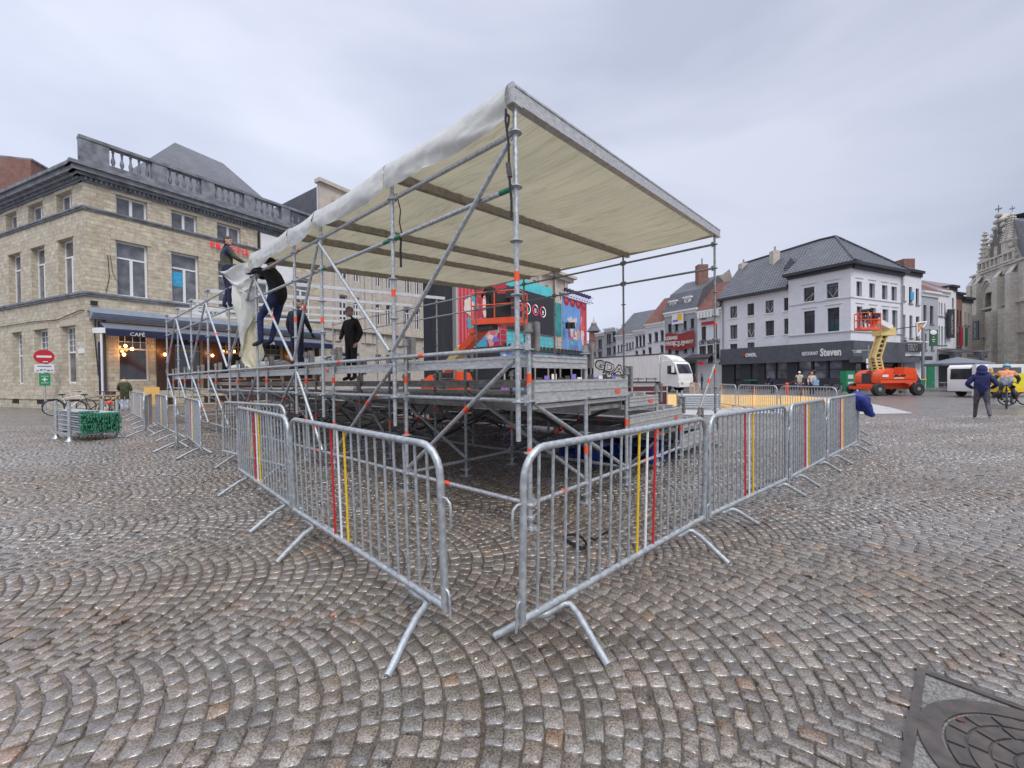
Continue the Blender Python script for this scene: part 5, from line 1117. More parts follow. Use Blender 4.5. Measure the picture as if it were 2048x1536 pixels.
# roof posts, near side (hung outside the stand) and far side
def ZR(b): return 3.99 + .44 * (b - BO) / 6.4     # underside of the roof beams, rising to the far side
HT_ = 3.98
for i, a in enumerate(AI):
    top = HT_ if i <= 4 else 3.98
    tp = {0: (2.40,), 1: (2.55,), 2: (2.42,), 3: (2.55,)}.get(i, ())
    standard(a, BO, .86, top, jack=False, tape=tp, seg=14 if i == 0 else 10, name='roof_post')
    standard(a, BF + .02, .12, ZR(BF), jack=True, tape=(1.55, 2.55) if i in (0, 1, 2) else (), seg=8, name='roof_post', m='galv_old')
    # connectors between inner and outer post
    for k in (2, 3):
        mb = MB(); mb.tube(S(a, BO, node(k) + .02), S(a, 0, node(k) + .02), .02, 8); mb.box(S(a, BO / 2, node(k) + .02), (.07, .09, .07), rz=TH); mb.build('post_coupler', 'galv', sc)
for i in range(len(AI) - 1):
    a0, a1 = AI[i], AI[i + 1]; L_ = a1 - a0
    # long side, inner line
    ledger(S(a0, 0, node(0)), S(a1, 0, node(0)), tape=.6 if i % 2 == 0 else None, green=False)
    ledger(S(a0, 0, node(2)), S(a1, 0, node(2)), tape=.35 if i == 1 else None)
    ledger(S(a0, BO, node(3)), S(a1, BO, node(3)), tape=.72 if L_ > 1.5 else None, r=.0245)
    for k in (6, 7): ledger(S(a0, BO, node(k)), S(a1, BO, node(k)), name='roof_ledger', seg=12 if i < 2 else 8, green=i in (0, 1) and k == 6, tape=.8 if (i == 2 and k == 7) else None)
    for k in (7, 8): ledger(S(a0, BF + .02, node(k)), S(a1, BF + .02, node(k)), name='roof_ledger', m='galv_old', seg=7)
    # lower raking brace, zigzag upper brace
    if i in (0, 1, 3, 4): ledger(S(a1, 0, node(0) + .05), S(a0, BO, node(3) - .08), 'diagonal_brace', ends=False, tape=.62)
    else: ledger(S(a0, BO - .02, node(0) + .05), S(a1, BO, node(3) - .08), 'diagonal_brace', ends=False, tape=.3)
zz = [(0, 7, 1, 3), (2, 7, 1, 3), (2, 7, 3, 3), (4, 7, 3, 3), (4, 7, 5, 3), (6, 7, 5, 3), (6, 7, 7, 3), (8, 7, 7, 3), (8, 7, 9, 3)]
for i0, k0, i1, k1 in zz: ledger(S(AI[i0], BO - .045, node(k0) - .06), S(AI[i1], BO - .045, node(k1) + .05), 'diagonal_brace', ends=False, tape=.52 if i0 > 1 and (i0 + i1) % 3 else None, seg=12 if i0 == 0 else 8)
# across the end and inside
for i, a in enumerate(AI):
    for j in range(0, 6, 2):
        ledger(S(a, j * TD, node(0)), S(a, (j + 2) * TD, node(0)), seg=8, tape=.28 if i == 0 else None, m='galv' if i < 2 else 'galv_old')
    if i % 2 == 0 or i == 3:
        ledger(S(a, 0, node(2)), S(a, 2 * TD, node(0)), 'diagonal_brace', ends=False, seg=8, tape=None if i == 0 else .5, m='galv' if i == 0 else 'galv_old')
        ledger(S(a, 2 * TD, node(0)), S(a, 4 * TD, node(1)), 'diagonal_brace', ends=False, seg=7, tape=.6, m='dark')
for j in (2, 4, 6):
    for i in range(0, 9):
        ledger(S(AI[i], j * TD, node(0)), S(AI[i + 1], j * TD, node(0)), seg=7, m='galv_old')
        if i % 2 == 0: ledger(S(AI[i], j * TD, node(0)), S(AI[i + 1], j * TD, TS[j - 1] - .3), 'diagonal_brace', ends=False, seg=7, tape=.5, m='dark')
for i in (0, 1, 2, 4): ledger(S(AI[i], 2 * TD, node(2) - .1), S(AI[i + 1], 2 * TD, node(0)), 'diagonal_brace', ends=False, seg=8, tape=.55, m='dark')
# shiny raking strut at the far right post
mb = MB(); p, q = S(0, BF, 1.72), S(.35, 5.55, .05); mb.tube(p, q, .0245, 10); c = p.lerp(q, .22); d = (q - p).normalized(); mb.tube(c - d * .05, c + d * .05, .027, 10, 1); mb.build('raking_strut', ['alu', 'tape'], sc)
# decks and beams of every tier
for j in range(6):
    b0, b1 = j * TD, (j + 1) * TD; T = TS[j]
    for i in range(len(AI) - 1):
        a0, a1 = AI[i] + .02, AI[i + 1] - .02
        # long fascia at the back edge of the tier
        mb = MB(); hh = .12 if j == 0 else .105
        mb.obox(S(a0, b0 + .03, T - hh), SA * (a1 - a0), SB * .045, Vector((0, 0, hh)))
        mb.obox(S(a0, b0 + .024, T - hh), SA * (a1 - a0), SB * .008, Vector((0, 0, .018))); mb.obox(S(a0, b0 + .024, T - .03), SA * (a1 - a0), SB * .008, Vector((0, 0, .018)))
        if rn.random() < .6: t_ = rn.uniform(.15, .8) * (a1 - a0); mb.obox(S(a0 + t_, b0 + .021, T - hh * .75), SA * .11, SB * .004, Vector((0, 0, .045)), 1)
        mb.build('deck_beam', ['alu' if j in (0, 3, 5) else 'deck_light', 'tape'], sc)
        if j == 0 and i < 5: pass
        mb = MB(); npl = 3; pw = (TD - .10) / npl
        for k in range(npl):
            bb = b0 + .08 + k * pw
            mb.obox(S(a0, bb, T - .045), SA * (a1 - a0), SB * (pw - .012), Vector((0, 0, .045)))
            mb.obox(S(a0, bb, T - .075), SA * (a1 - a0), SB * .03, Vector((0, 0, .03)))
        if j < 2 and i >= 2 and (i + j) % 3 == 1: continue
        mb.build('deck_panel', 'deck', sc)
    # end beam across the visible end
    mb = MB(); hh = .13 if j % 2 == 0 else .225; bs = 0.0 if j < 2 else b0 - .6
    ext = b1 + .0
    bs = [0.02, 0.04, 2.10, 2.11, 4.17, 4.18][j]
    mb.obox(S(-.035, bs, T - hh), SB * (ext - bs - .03), SA * .04, Vector((0, 0, hh)))
    mb.obox(S(-.043, bs, T - hh * .52), SB * (ext - bs - .03), SA * .008, Vector((0, 0, .012))); mb.obox(S(-.043, bs, T - .022), SB * (ext - bs - .03), SA * .008, Vector((0, 0, .02))); mb.obox(S(-.043, bs, T - hh), SB * (ext - bs - .03), SA * .008, Vector((0, 0, .02)))
    if j: t_ = ext - .38; mb.obox(S(-.046, t_, T - hh * .8), SB * .12, SA * .004, Vector((0, 0, .05)), 1)
    mb.build('end_beam', ['alu', 'tape'], sc)
    if j >= 1:
        mb = MB(); mb.obox(S(-.01, bs, T - hh - .06), SB * (ext - bs), SA * .04, Vector((0, 0, .04))); mb.build('end_rail', 'alu', sc)
# braced platform frames under the tiers
rq_ = random.Random(11)
for j in range(1, 6):
    for i in range(0, 9):
        if rq_.random() < .25: continue
        z = TS[j] - rq_.uniform(.22, .34)
        if z < .2: continue
        mb = MB(); L2 = AI[i + 1] - AI[i] - .06; hh = rq_.choice((.08, .13, .13))
        for bb in (.12, TD - .1): mb.obox(S(AI[i] + .03, j * TD + bb, z - hh), SA * L2, SB * .04, Vector((0, 0, hh)))
        for q_ in range(3): mb.obox(S(AI[i] + .03 + (L2 - .05) * q_ / 2, j * TD + .16, z - hh * .7), SA * .05, SB * (TD - .28), Vector((0, 0, .05)))
        mb.build('platform_frame', 'deck', sc)
for i in range(8):
    for j in (1, 3, 5):
        if rq_.random() < .35: continue
        mb = MB(); mb.tube(S(AI[i], j * TD, node(0) + .04), S(AI[i + 1], j * TD, max(TS[j] - .15, .4)), .0242, 7); mb.build('bracing_tube', 'galv_old', sc)
# rows of spare rails stacked on the lower tiers (light long profiles seen on the right)
for j, off_ in ((2, .25), (2, .6), (3, .3), (3, .7), (4, .35), (4, .75), (5, .4)):
    mb = MB(); T = TS[j]; mb.obox(S(.02, j * TD + off_, T + .002), SA * 8, SB * .07, Vector((0, 0, .05))); mb.build('loose_rail', 'alu', sc)
# bare roof beams: every bay, spanning to the far posts
RB0, RB1 = -.24, 6.50; M['beam_brown'] = mat('weathered_brown_beam', (.33, .29, .24), .6, .2, .25, 12)
for i, a in enumerate(AI):
    z0 = HT_ + .0 if i <= 4 else HT_
    mb = MB(); ov = 0
    if i <= 4:
        bv = S(a, RB1, ZR(RB1)) - S(a, RB0, ZR(RB0)); z0 = ZR(RB0)
        mb.obox(S(a - .04, RB0, z0 - .02), bv, SA * .08, Vector((0, 0, .165)))
        for zz_ in (-.02, .125): mb.obox(S(a - .048, RB0, z0 + zz_), bv, SA * .008, Vector((0, 0, .02)))
        mb.build('roof_beam', 'alu' if i == 0 else 'beam_brown', sc)
        mb = MB(); mb.obox(S(a - .05, RB0 - .012, z0 - .03), SB * .03, SA * .10, Vector((0, 0, .18))); mb.obox(S(a - .052, BO - .05, z0 - .03), SB * .10, SA * .104, Vector((0, 0, .05))); mb.build('beam_end_bracket', 'alu', sc)
    else:
        z0 = 3.95
        mb.obox(S(a - .03, RB0 + .1, z0), S(a, RB1, ZR(RB1) - .05) - S(a, RB0, z0), SA * .06, Vector((0, 0, .10))); mb.build('roof_beam', mat('bright_aluminium', (.66, .66, .66), .4, .3, .1) if i == 5 else bpy.data.materials['bright_aluminium'], sc)
# ---- canopy panels between the beams, valance on the near edge
cn = thing('canvas_canopy', S(3.65, 3, 4.2), 'cream canvas canopy stretched over the grandstand roof beams', 'canopy')
ZC = ZR(RB0) + .10; DZ = .44 / 6.4
for i in range(4):
    a0, a1 = AI[i] + .045, AI[i + 1] - .045; b0, b1 = RB0 + .02, RB1 - .02
    def cf(u, v, a0=a0, a1=a1, b0=b0, b1=b1, i=i):
        a = a0 + (a1 - a0) * u; b = b0 + (b1 - b0) * v; e = 4 * u * (1 - u)
        wv = noise.noise(Vector((a * .5 + i * 9, b * 3.2, 1.3))) * .022 - abs(noise.noise(Vector((a * .7 + 5, b * 6.5 + a * 1.2, 4 + i)))) * .022 - abs(noise.noise(Vector((a * 1.1 + 2, b * 15 + a * 2.2, 8 + i)))) * .010
        edge = (1 - e) ** 3 * .005 * math.sin(b * 22)
        return S(a, b, ZC + DZ * (b - RB0) - .005 - .05 * e + wv * 1.5 * (.25 + e) + edge)
    mb = MB(); mb.grid(cf, 24, 170); mb.build('canopy_panel', 'canopy', cn, ang=80)
    # valance
    def vf(u, v, a0=a0 - .03, a1=a1 + .03, i=i):
        a = a0 + (a1 - a0) * u; dr = (.30 + .05 * noise.noise(Vector((a * 1.1, 3, i)))) * v
        rip = noise.noise(Vector((a * 1.3, v * 1.8 + a * .8, i * 7.0))) * .05 + noise.noise(Vector((a * 5 + v * 3, v * 5 - a * 4, 2))) * .022
        bul = .03 * math.sin(PI * v) + .02
        lift = .02 * (1 - 4 * u * (1 - u)) ** 2
        return S(a, RB0 - bul + rip * v, ZC + .03 + lift - dr - .025 * 4 * u * (1 - u))
    mb = MB(); mb.grid(vf, 40, 10); mb.build('valance', 'valance', cn, ang=80)
# far hem
mb = MB(); mb.tube(S(0, RB1 - .02, ZR(RB1) + .05), S(AI[4], RB1 - .02, ZR(RB1) + .05), .03, 6); mb.build('hem', 'canopy', cn)
# ---- the canvas still being pulled over, hanging between two workers
def lerp_curve(c, t):
    n_ = len(c) - 1; k = min(int(t * n_), n_ - 1); f = t * n_ - k; a = c[max(k - 1, 0)]; b = c[k]; d = c[k + 1]; e = c[min(k + 2, n_)]
    return tuple(.5 * ((2 * b[q]) + (-a[q] + d[q]) * f + (2 * a[q] - 5 * b[q] + 4 * d[q] - e[q]) * f * f + (-a[q] + 3 * b[q] - 3 * d[q] + e[q]) * f ** 3) for q in range(3))
hc = thing('hanging_canvas', at(500, 700, 8.9), 'loose white canvas sheet hanging down between the two workers on the scaffold', 'canvas sheet')
def drape(nm, Lc, Rc, m, amp=.05, nu=16, nv=40, seed=0):
    def f(u, v):
        l = lerp_curve(Lc, v); r = lerp_curve(Rc, v); p = at(l[0], l[1], l[2]).lerp(at(r[0], r[1], r[2]), u)
        w_ = noise.noise(Vector((u * 3 + seed, v * 2.2 - u * 2, seed))) * amp * 1.6 + noise.noise(Vector((u * 9, v * 5 + u * 3, seed + 3))) * amp * .5
        return p + Vector((-.1, -1, 0)) * (w_ * min(1, 6 * v + .2))
    mb = MB(); mb.grid(f, nu, nv); return mb.build(nm, m, hc, ang=80)
drape('upper_fold', [(512, 505, 8.55), (497, 520, 8.7), (480, 528, 8.9), (462, 540, 9.2), (441, 543, 9.55)], [(514, 532, 8.55), (516, 556, 8.6), (507, 566, 8.75), (478, 582, 8.9), (447, 548, 9.5)], 'valance', .08, 14, 24, 1)
drape('white_fall', [(464, 572, 8.95), (469, 600, 8.95), (476, 640, 9.0), (480, 680, 9.05), (484, 705, 9.05), (480, 722, 9.05)], [(516, 572, 8.85), (514, 600, 8.9), (509, 632, 8.95), (494, 660, 9.0), (488, 690, 9.0), (483, 710, 9.0)], 'valance', .09, 14, 36, 2)
drape('cream_lining', [(512, 590, 8.98), (503, 640, 9.0), (488, 672, 9.03), (481, 700, 9.03), (484, 724, 9.0), (505, 738, 8.98)], [(517, 590, 9.1), (514, 640, 9.1), (516, 664, 9.08), (527, 694, 9.03), (529, 712, 9.0), (512, 736, 8.98)], 'canopy', .04, 10, 30, 3)
# loop of bungee cord at the canvas corner
mb = MB(); pts = [at(512, 512, 8.5), at(503, 517, 8.45), (at(497, 528, 8.45)), at(499, 538, 8.45), at(507, 541, 8.45), at(512, 534, 8.45), at(506, 529, 8.45)]; mb.path(pts, .012, 6); mb.build('cord_loop', 'canopy', hc)
# straps on the roof
def strap(nm, pts, label, w_=.03, m='strap'):
    mb = MB(); P_ = [Vector(p) for p in pts]
    for i in range(len(P_) - 1): mb.bar(P_[i], P_[i + 1], w_, .004, up=(SA.x, SA.y, .001) if True else None)
    return mb.build(nm, m, top=(label, 'strap'))
q = at(1018, 250, 3.72); Yc = S(0, BO, 0).y - .05
rs = thing('ratchet_strap', at(1016, 330, Yc), 'black ratchet strap with buckle hanging beside the tallest front post', 'ratchet strap')
mb = MB(); P_ = [at(1012, 218, Yc), at(1011, 240, Yc), at(1014, 262, Yc), at(1017, 285, Yc), at(1018, 326, Yc)]
mb.path(P_, .011, 6); mb.path([at(1013, 228, Yc), at(1018, 233, Yc), at(1017, 246, Yc), at(1013, 262, Yc)], .012, 6)
P_ = [at(1019, 352, Yc), at(1020, 372, Yc), at(1023, 400, Yc), at(1023, 434, Yc)]
mb.path(P_, .012, 6); mb.build('webbing', 'strap', rs)
mb = MB(); a, b = at(1016, 326, Yc), at(1020, 354, Yc); mb.bar(a, b, .045, .03, up=(0, 1, 0)); mb.tube(at(1013, 344, Yc), at(1023, 344, Yc), .012, 8); mb.build('buckle', 'dark', rs)
Y2 = S(2.07, BO, 0).y - .06
mb = MB(); mb.path([at(793, 388, Y2), at(801, 420, Y2), at(799, 445, Y2), at(803, 465, Y2), at(801, 500, Y2), at(802, 534, Y2)], [.008, .008, .009, .010, .016, .016], 6); mb.build('hanging_strap', 'strap', top=('thin black strap dangling from the second roof post', 'strap'))
Y3 = S(7.3, BO, 0).y
# rolled canvas bundles lying on the top deck
for k, (a, b, l_, lab) in enumerate(((8.6, .45, 1.8, 'white rolled canvas bundle on the top deck, nearer the hanging sheet'), (10.8, .5, 1.7, 'white rolled canvas bundle on the top deck, farther left one'), (5.8, .55, 1.0, 'small white canvas bundle on the top deck under the black-clad climber'))):
    mb = MB(); n_ = 26; c0_ = S(a, b, TS[0] + .14)
    def rf(u, v, a=a, b=b, l_=l_): r_ = .13 + .03 * noise.noise(Vector((u * 4, v * 3, a))) + .02 * math.sin(u * 17); return S(a - l_ / 2 + l_ * u, b + r_ * math.cos(2 * PI * v) * 1.5, TS[0] + .13 + r_ * math.sin(2 * PI * v) * .95)
    mb.grid(rf, n_, 14)
    mb.path([S(a - l_ / 2 - .005, b + .17 * (1 - t_ / 9) * math.cos(t_ * 1.3), TS[0] + .13 + .11 * (1 - t_ / 9) * math.sin(t_ * 1.3)) for t_ in range(9)], .014, 5)
    mb.build('canvas_bundle', 'valance', top=(lab, 'canvas bundle'))
# T posts on top of the far end
for a in AI[5:]:
    mb = MB(); mb.obox(S(a - .2, BO - .04, 3.985), SA * .4, SB * .08, Vector((0, 0, .05))); mb.build('post_head', 'alu', sc)
# blue pallets and dark crates stored under the stand
def pallet(name, c, rz, m, lab, layers=1, size=(1.2, .8)):
    o = thing(name, c, lab, 'pallet'); R_ = Matrix.Rotation(rz, 3, 'Z'); X = R_ @ Vector((1, 0, 0)); Y = R_ @ Vector((0, 1, 0)); c = Vector(c)
    for l_ in range(layers):
        z = l_ * .15; mb = MB()
        for k in range(7): mb.obox(c - X * size[0] / 2 + Y * (-size[1] / 2 + k * size[1] / 7 + .01) + Vector((0, 0, z + .12)), X * size[0], Y * (size[1] / 7 - .02), Vector((0, 0, .025)))
        mb.build('top_boards', m, o); mb = MB()
        for i in range(3):
            for j in range(3): mb = MB(); mb.obox(c + X * (-size[0] / 2 + i * (size[0] - .12) / 2) + Y * (-size[1] / 2 + j * (size[1] - .1) / 2) + Vector((0, 0, z + .02)), X * .12, Y * .1, Vector((0, 0, .1))); mb.build('block', m, o)
        mb = MB()
        for j in range(3): mb.obox(c - X * size[0] / 2 + Y * (-size[1] / 2 + j * (size[1] - .1) / 2) + Vector((0, 0, z)), X * size[0], Y * .1, Vector((0, 0, .02)))
        mb.build('runners', m, o)
    return o
pallet('plastic_pallet', G(1195, 915), TH - .1, 'bluepl', 'blue plastic pallet under the stand, left one of two', 2)
pallet('plastic_pallet', G(1285, 912), TH + .05, 'bluepl', 'blue plastic pallet under the stand, right one of two', 2)
# webbing strap left on the cobbles
pts = [(1125, 1088), (1128, 1080), (1145, 1078), (1160, 1081), (1170, 1090), (1172, 1097), (1160, 1100), (1143, 1092), (1130, 1085), (1150, 1096), (1166, 1102), (1172, 1094), (1176, 1083), (1190, 1084), (1200, 1076), (1222, 1064)]
mb = MB(); rnz = [.02, .03, .035, .03, .02, .012, .01, .012, .018, .02, .02, .03, .03, .015, .02, .012]; P_ = [G(x, y) + Vector((0, 0, rnz[k])) for k, (x, y) in enumerate(pts)]
sm = []
for k in range(len(P_) - 1):
    for f in (0, .33, .66): sm.append(Vector(lerp_curve([tuple(p) for p in P_], (k + f) / (len(P_) - 1))))
vs = []
for p in sm: vs += [p + Vector((0, 0, -.008)), p + Vector((.006, .004, .014))]
mb.add(vs, [(2 * i, 2 * i + 1, 2 * i + 3, 2 * i + 2) for i in range(len(sm) - 1)]); 
mb.add([Vector(v_) + Vector((.004, .004, 0)) for v_ in vs], [(2 * i, 2 * i + 2, 2 * i + 3, 2 * i + 1) for i in range(len(sm) - 1)])
mb.build('lashing_strap', 'strap', top=('crumpled black lashing strap lying on the cobbles behind the right barrier', 'strap'))
# ================= crowd barriers
BL, BH, BB = 2.5, 1.08, .18     # length, top, bottom rail
def make_barrier(ya, yb, simple=False):
    o = thing('crowd_barrier', (0, 0, 0), None, 'crowd barrier', 'crowd barriers round the building site')
    r = .0215; R_ = .17; L_ = BL; h = BH; mb = MB(); pts = [(0, 0, BB - .02)]
    for k in range(7): a = PI / 2 * k / 6; pts.append((R_ - R_ * math.cos(a), 0, h - R_ + R_ * math.sin(a)))
    for k in range(7): a = PI / 2 * k / 6; pts.append((L_ - R_ + R_ * math.sin(a), 0, h - R_ + R_ * math.cos(a)))
    pts.append((L_, 0, BB - .02)); mb.path(pts, r, 10); mb.tube((0, 0, BB), (L_, 0, BB), r * .95, 10)
    for x, s_ in ((L_, 1), (0, -1)):
        for z in (h - .3,): mb.path([(x, 0, z + .02), (x + .05 * s_, 0, z + .02), (x + .08 * s_, 0, z), (x + .085 * s_, 0, z - .05), (x + .08 * s_, 0, z - .13), (x + .06 * s_, 0, z - .16)], .0075, 7)
        mb.path([(x, 0, BB + .11), (x + .035 * s_, 0, BB + .10), (x + .045 * s_, 0, BB + .07), (x + .045 * s_, 0, BB - .05)], .0075, 7)
    mb.build('frame', 'barrier', o)
    n_ = 19
    ci = {7: 'red_paint', 8: 'white_paint', 9: 'yellow_paint'}
    grp = MB()
    for k in range(n_):
        x = L_ * (k + 1) / (n_ + 1)
        top = h - .0
        if simple and k not in ci: grp.tube((x, 0, BB), (x, 0, top), .0075, 6); continue
        mb = MB(); mb.tube((x, 0, BB), (x, 0, top), .0092, 8 if not simple else 6, caps=False)
        c = mb.build('bar', ci.get(k, 'barrier'), o)
        if k in ci: c['label'] = ci[k].replace('_paint', ' painted bar').replace('_', ' ')
    if simple: grp.build('bars', 'barrier', o)
    for x in (.45, L_ - .27):
        mb = MB(); zb = BB - .04
        ctl = [(x - .01, ya, .012), (x - .06, ya * .6, .075), (x - .10, ya * .3, .122), (x - .125, .03, zb), (x - .09, .0, zb + .002), (x, 0, zb + .002), (x + .08, .0, zb + .002), (x + .118, -.03, zb), (x + .15, -yb * .3, .122), (x + .21, -yb * .6, .075), (x + .30, -yb, .012)]
        mb.path(ctl, r * .95, 9)
        mb.build('foot', 'barrier', o)
    return o
near_b = make_barrier(.20, .375); far_b = make_barrier(.36, .19)
used = {'n': False, 'f': False}
def place_barrier(P, Q, lab, simple=False, tilt=0.0, cols=None, dz=0):
    d_ = Vector(Q) - Vector(P); key = 'n' if P[0] < 0 else 'f'; src = near_b if key == 'n' else far_b
    o = src if not used[key] else copy_tree(src); used[key] = True
    P = Vector(P); Q = Vector(Q); d = Q - P
    o.location = (P.x, P.y, dz); o.rotation_euler = (tilt, 0, math.atan2(d.y, d.x)); s_ = d.length / BL; o.scale = (s_, 1, 1 if not simple else 1)
    o['label'] = lab; return o
def gp(px, py, h=BB): v = G(px, py, h); return (v.x, v.y)
place_barrier(gp(590, 1018), gp(892, 1213), 'nearest barrier left of the gap, red, white and yellow bars, open hook at right', tilt=.03)
place_barrier(gp(1406, 1034), gp(1043, 1240), 'nearest barrier right of the gap, in front of the corner post', tilt=-.03)
place_barrier(gp(480, 938), gp(583, 1010), 'barrier hooked on behind the nearest left one, leaning over the gutter line', tilt=.02)
place_barrier(gp(448, 902), gp(572, 932), 'barrier standing behind the doubled pair on the left, closest to the scaffold')
place_barrier(gp(1418, 1030), gp(1572, 958), 'second barrier from the gap along the right row')
place_barrier(gp(1580, 954), gp(1648, 917), 'third barrier from the gap along the right row')
place_barrier(gp(1655, 914), gp(1712, 884), 'fourth barrier of the right row, blue jacket hung over its far end')
place_barrier((6.75, 7.9), (8.3, 9.75), 'end-on barrier turning away beyond the blue jacket', True)
place_barrier(gp(373, 870), gp(402, 895), 'barrier seen from its end, just left of the doubled pair', True)
place_barrier((-8.95, 10.75), gp(353, 884), 'edge-on barrier that shows as a single thick post', True)
place_barrier(gp(313, 845), gp(335, 857), 'oblique barrier right after the single-post one', True)
place_barrier(gp(303, 842), gp(289, 859), 'barrier angled against its neighbour, second farthest of the left row', True)
p, q = Vector(gp(263, 825)), Vector(gp(290, 839)); m_ = (p + q) / 2
place_barrier(m_, q, 'barrier behind the green ended tube stack, nearer of the last two', True)
place_barrier(p, m_, 'farthest barrier of the left row beside the person in the green parka', True)
place_barrier((9.6, 14.5), (9.6, 12.0), 'barrier by the plywood rink, rightmost of its row', True)
place_barrier((9.6, 17.2), (9.6, 14.7), 'barrier by the plywood rink, middle of its row', True)
place_barrier((9.8, 19.9), (9.6, 17.4), 'barrier by the plywood rink, left one near the strut', True)
place_barrier((10.6, 24.2), (10.1, 21.8), 'barrier in front of the truck cab', True)
place_barrier((-8.3, 14.2), (-6.1, 13.4), 'barrier lying beyond the far end of the stand, seen between its tubes', True)
# blue jacket over the barrier end
jk = gp(1712, 884); jx, jy = jk
def jf(u, v):
    a = 2 * PI * v; r_ = (.125 + .04 * math.sin(u * 5) + .04 * noise.noise(Vector((math.cos(a) * 1.5, math.sin(a) * 1.5, u * 4)))) * (math.sin(PI * min(max(u, .03), .97)) ** .5)
    return Vector((jx + .02 + r_ * math.cos(a) * 1.1 + .22 * u * u, jy + r_ * math.sin(a) * .8, 1.14 - .42 * u + .10 * math.sin(u * 7) * u))
M['royal'] = cloth('royal_blue_cloth', (.008, .02, .16), .6)
mb = MB(); mb.grid(jf, 16, 18); mb.path([Vector((jx + .02, jy - .1, 1.0)), Vector((jx + .08, jy - .14, .86)), Vector((jx + .14, jy - .12, .74)), Vector((jx + .22, jy - .1, .70))], [.08, .085, .07, .05], 9)
mb.build('jacket', 'royal', top=('royal blue work jacket thrown over the end of the fourth right barrier', 'jacket'), ang=80)

# ================= tube rack (green ended ledgers in a steel stillage)
Fp = Vector((-10.75, 9.95, 0)); sx_ = Vector((.5, .866, 0)); ax_ = Vector((-.866, .5, 0)); FLc, FRc, BLc, BRc = Fp + ax_ * .4, Fp + ax_ * .4 + sx_ * .9, Fp + ax_ * 1.5, Fp + ax_ * 1.5 + sx_ * .9
rk = thing('tube_stillage', FLc, 'steel stillage packed with galvanised tubes whose ends are green', 'tube rack')
mb = MB(); ax = (BLc - FLc); sx = (FRc - FLc)
for c in (FLc, FRc, BLc, BRc):
    mb.tube(c, c + Vector((0, 0, 1.0)), .035, 8); mb.lathe(c, [(.09, 0), (.05, .05), (.035, .12)], 8)
for z in (.16,):
    for a, b in ((FLc, FRc), (BLc, BRc), (FLc, BLc), (FRc, BRc)): mb.bar(a + Vector((0, 0, z)), b + Vector((0, 0, z)), .04, .06)
mb.build('stillage_frame', 'galv', rk)
axn = ax.normalized(); sxn = sx.normalized(); Wd = sx.length - .14; tubes = MB(); ends = MB(); rnk = random.Random(4)
for r_ in range(9):
    n_ = 14
    for k in range(n_):
        if r_ == 8 and rnk.random() < .45: continue
        c = FLc + sxn * (.1 + Wd * (k + .5 * (r_ % 2) * .6 + .1) / n_) + Vector((0, 0, .23 + r_ * .062)); j = -.38 + rnk.uniform(-.09, .05)
        if r_ == 8 and k > 9: continue
        tubes.tube(c + axn * (.02 + j), c + axn * (1.7 + j), .024, 6)
        ends.bar(c + axn * (j - .05), c + axn * (.08 + j), .034, .05); 
        if rnk.random() < .6: ends.bar(c + axn * (j - .06) + Vector((0, 0, .03)), c + axn * (j - .055) + Vector((rnk.uniform(-.01, .01), 0, -.10)), .012, .02, up=axn)
to = tubes.build('stacked_tubes', 'galv', rk); to['kind'] = 'stuff'; eo = ends.build('tube_end_fittings', mat('green_fittings', (.04, .25, .13), .4, .2, .3, 40, col2=(.10, .34, .22)), rk); eo['kind'] = 'stuff'
# second rack in the middle distance
mb = MB(); c = G(1400, 820); rk2 = thing('tube_stack', c, 'grey bundle of long tubes on the ground left of the plywood rink', 'tube rack')
for r_ in range(6):
    mb.tube(c + Vector((-.7, .25, .12 + r_ * .1)), c + Vector((.85, 0, .12 + r_ * .1)), .05, 7); mb.tube(c + Vector((-.7, .65, .12 + r_ * .1)), c + Vector((.85, .4, .12 + r_ * .1)), .05, 7)
mb.build('tubes', 'galv', rk2); mb = MB()
for x, y in ((-.7, .2), (.85, -.05), (-.7, .7), (.85, .45)): mb.tube(c + Vector((x, y, 0)), c + Vector((x, y, .85)), .035, 6)
mb.build('stillage_posts', 'galv', rk2)
# ================= plywood rink and white liner
mb = MB(); pts = [G(1356, 833), G(1440, 829), G(1600, 826), G(1700, 829), G(1828, 827), G(1780, 815), G(1730, 805), G(1692, 797), G(1560, 790), G(1350, 790)]
mb.poly([Vector((p.x, p.y, .006)) for p in pts]); o = mb.build('white_rink_liner', 'whitefloor', top=('white liner sheet spread on the square under the plywood rink', 'liner'))
ctr = Vector((8.6, 25.0, 0)); rr_ = Vector((9.7, 6.6)); mb = MB(); vs = []
n_ = 48
for k in range(n_): a = 2 * PI * k / n_; vs.append(Vector((ctr.x + rr_.x * math.cos(a), ctr.y + rr_.y * math.sin(a), 0.01)))
mb.prism(vs, (0, 0, .10)); rk_ = thing('plywood_rink', ctr, 'large round yellow plywood floor behind the row of barriers', 'rink floor'); mb.build('floor', 'ply', rk_)
mb = MB(); vs2 = [(v - Vector((ctr.x, ctr.y, 0))) for v in vs]
ring = [k for k in range(int(n_ * .5), int(n_ * 1.0) + 1)]
a_ = []
for k in ring: v = vs[k % n_]; a_ += [v + Vector((0, 0, .1)), v + Vector((0, 0, .78))]
mb.add(a_, [(2 * i, 2 * i + 2, 2 * i + 3, 2 * i + 1) for i in range(len(ring) - 1)])
a_ = [Vector(p) + Vector((0, .03, 0)) for p in a_]; mb.add(a_, [(2 * i, 2 * i + 1, 2 * i + 3, 2 * i + 2) for i in range(len(ring) - 1)])
pass
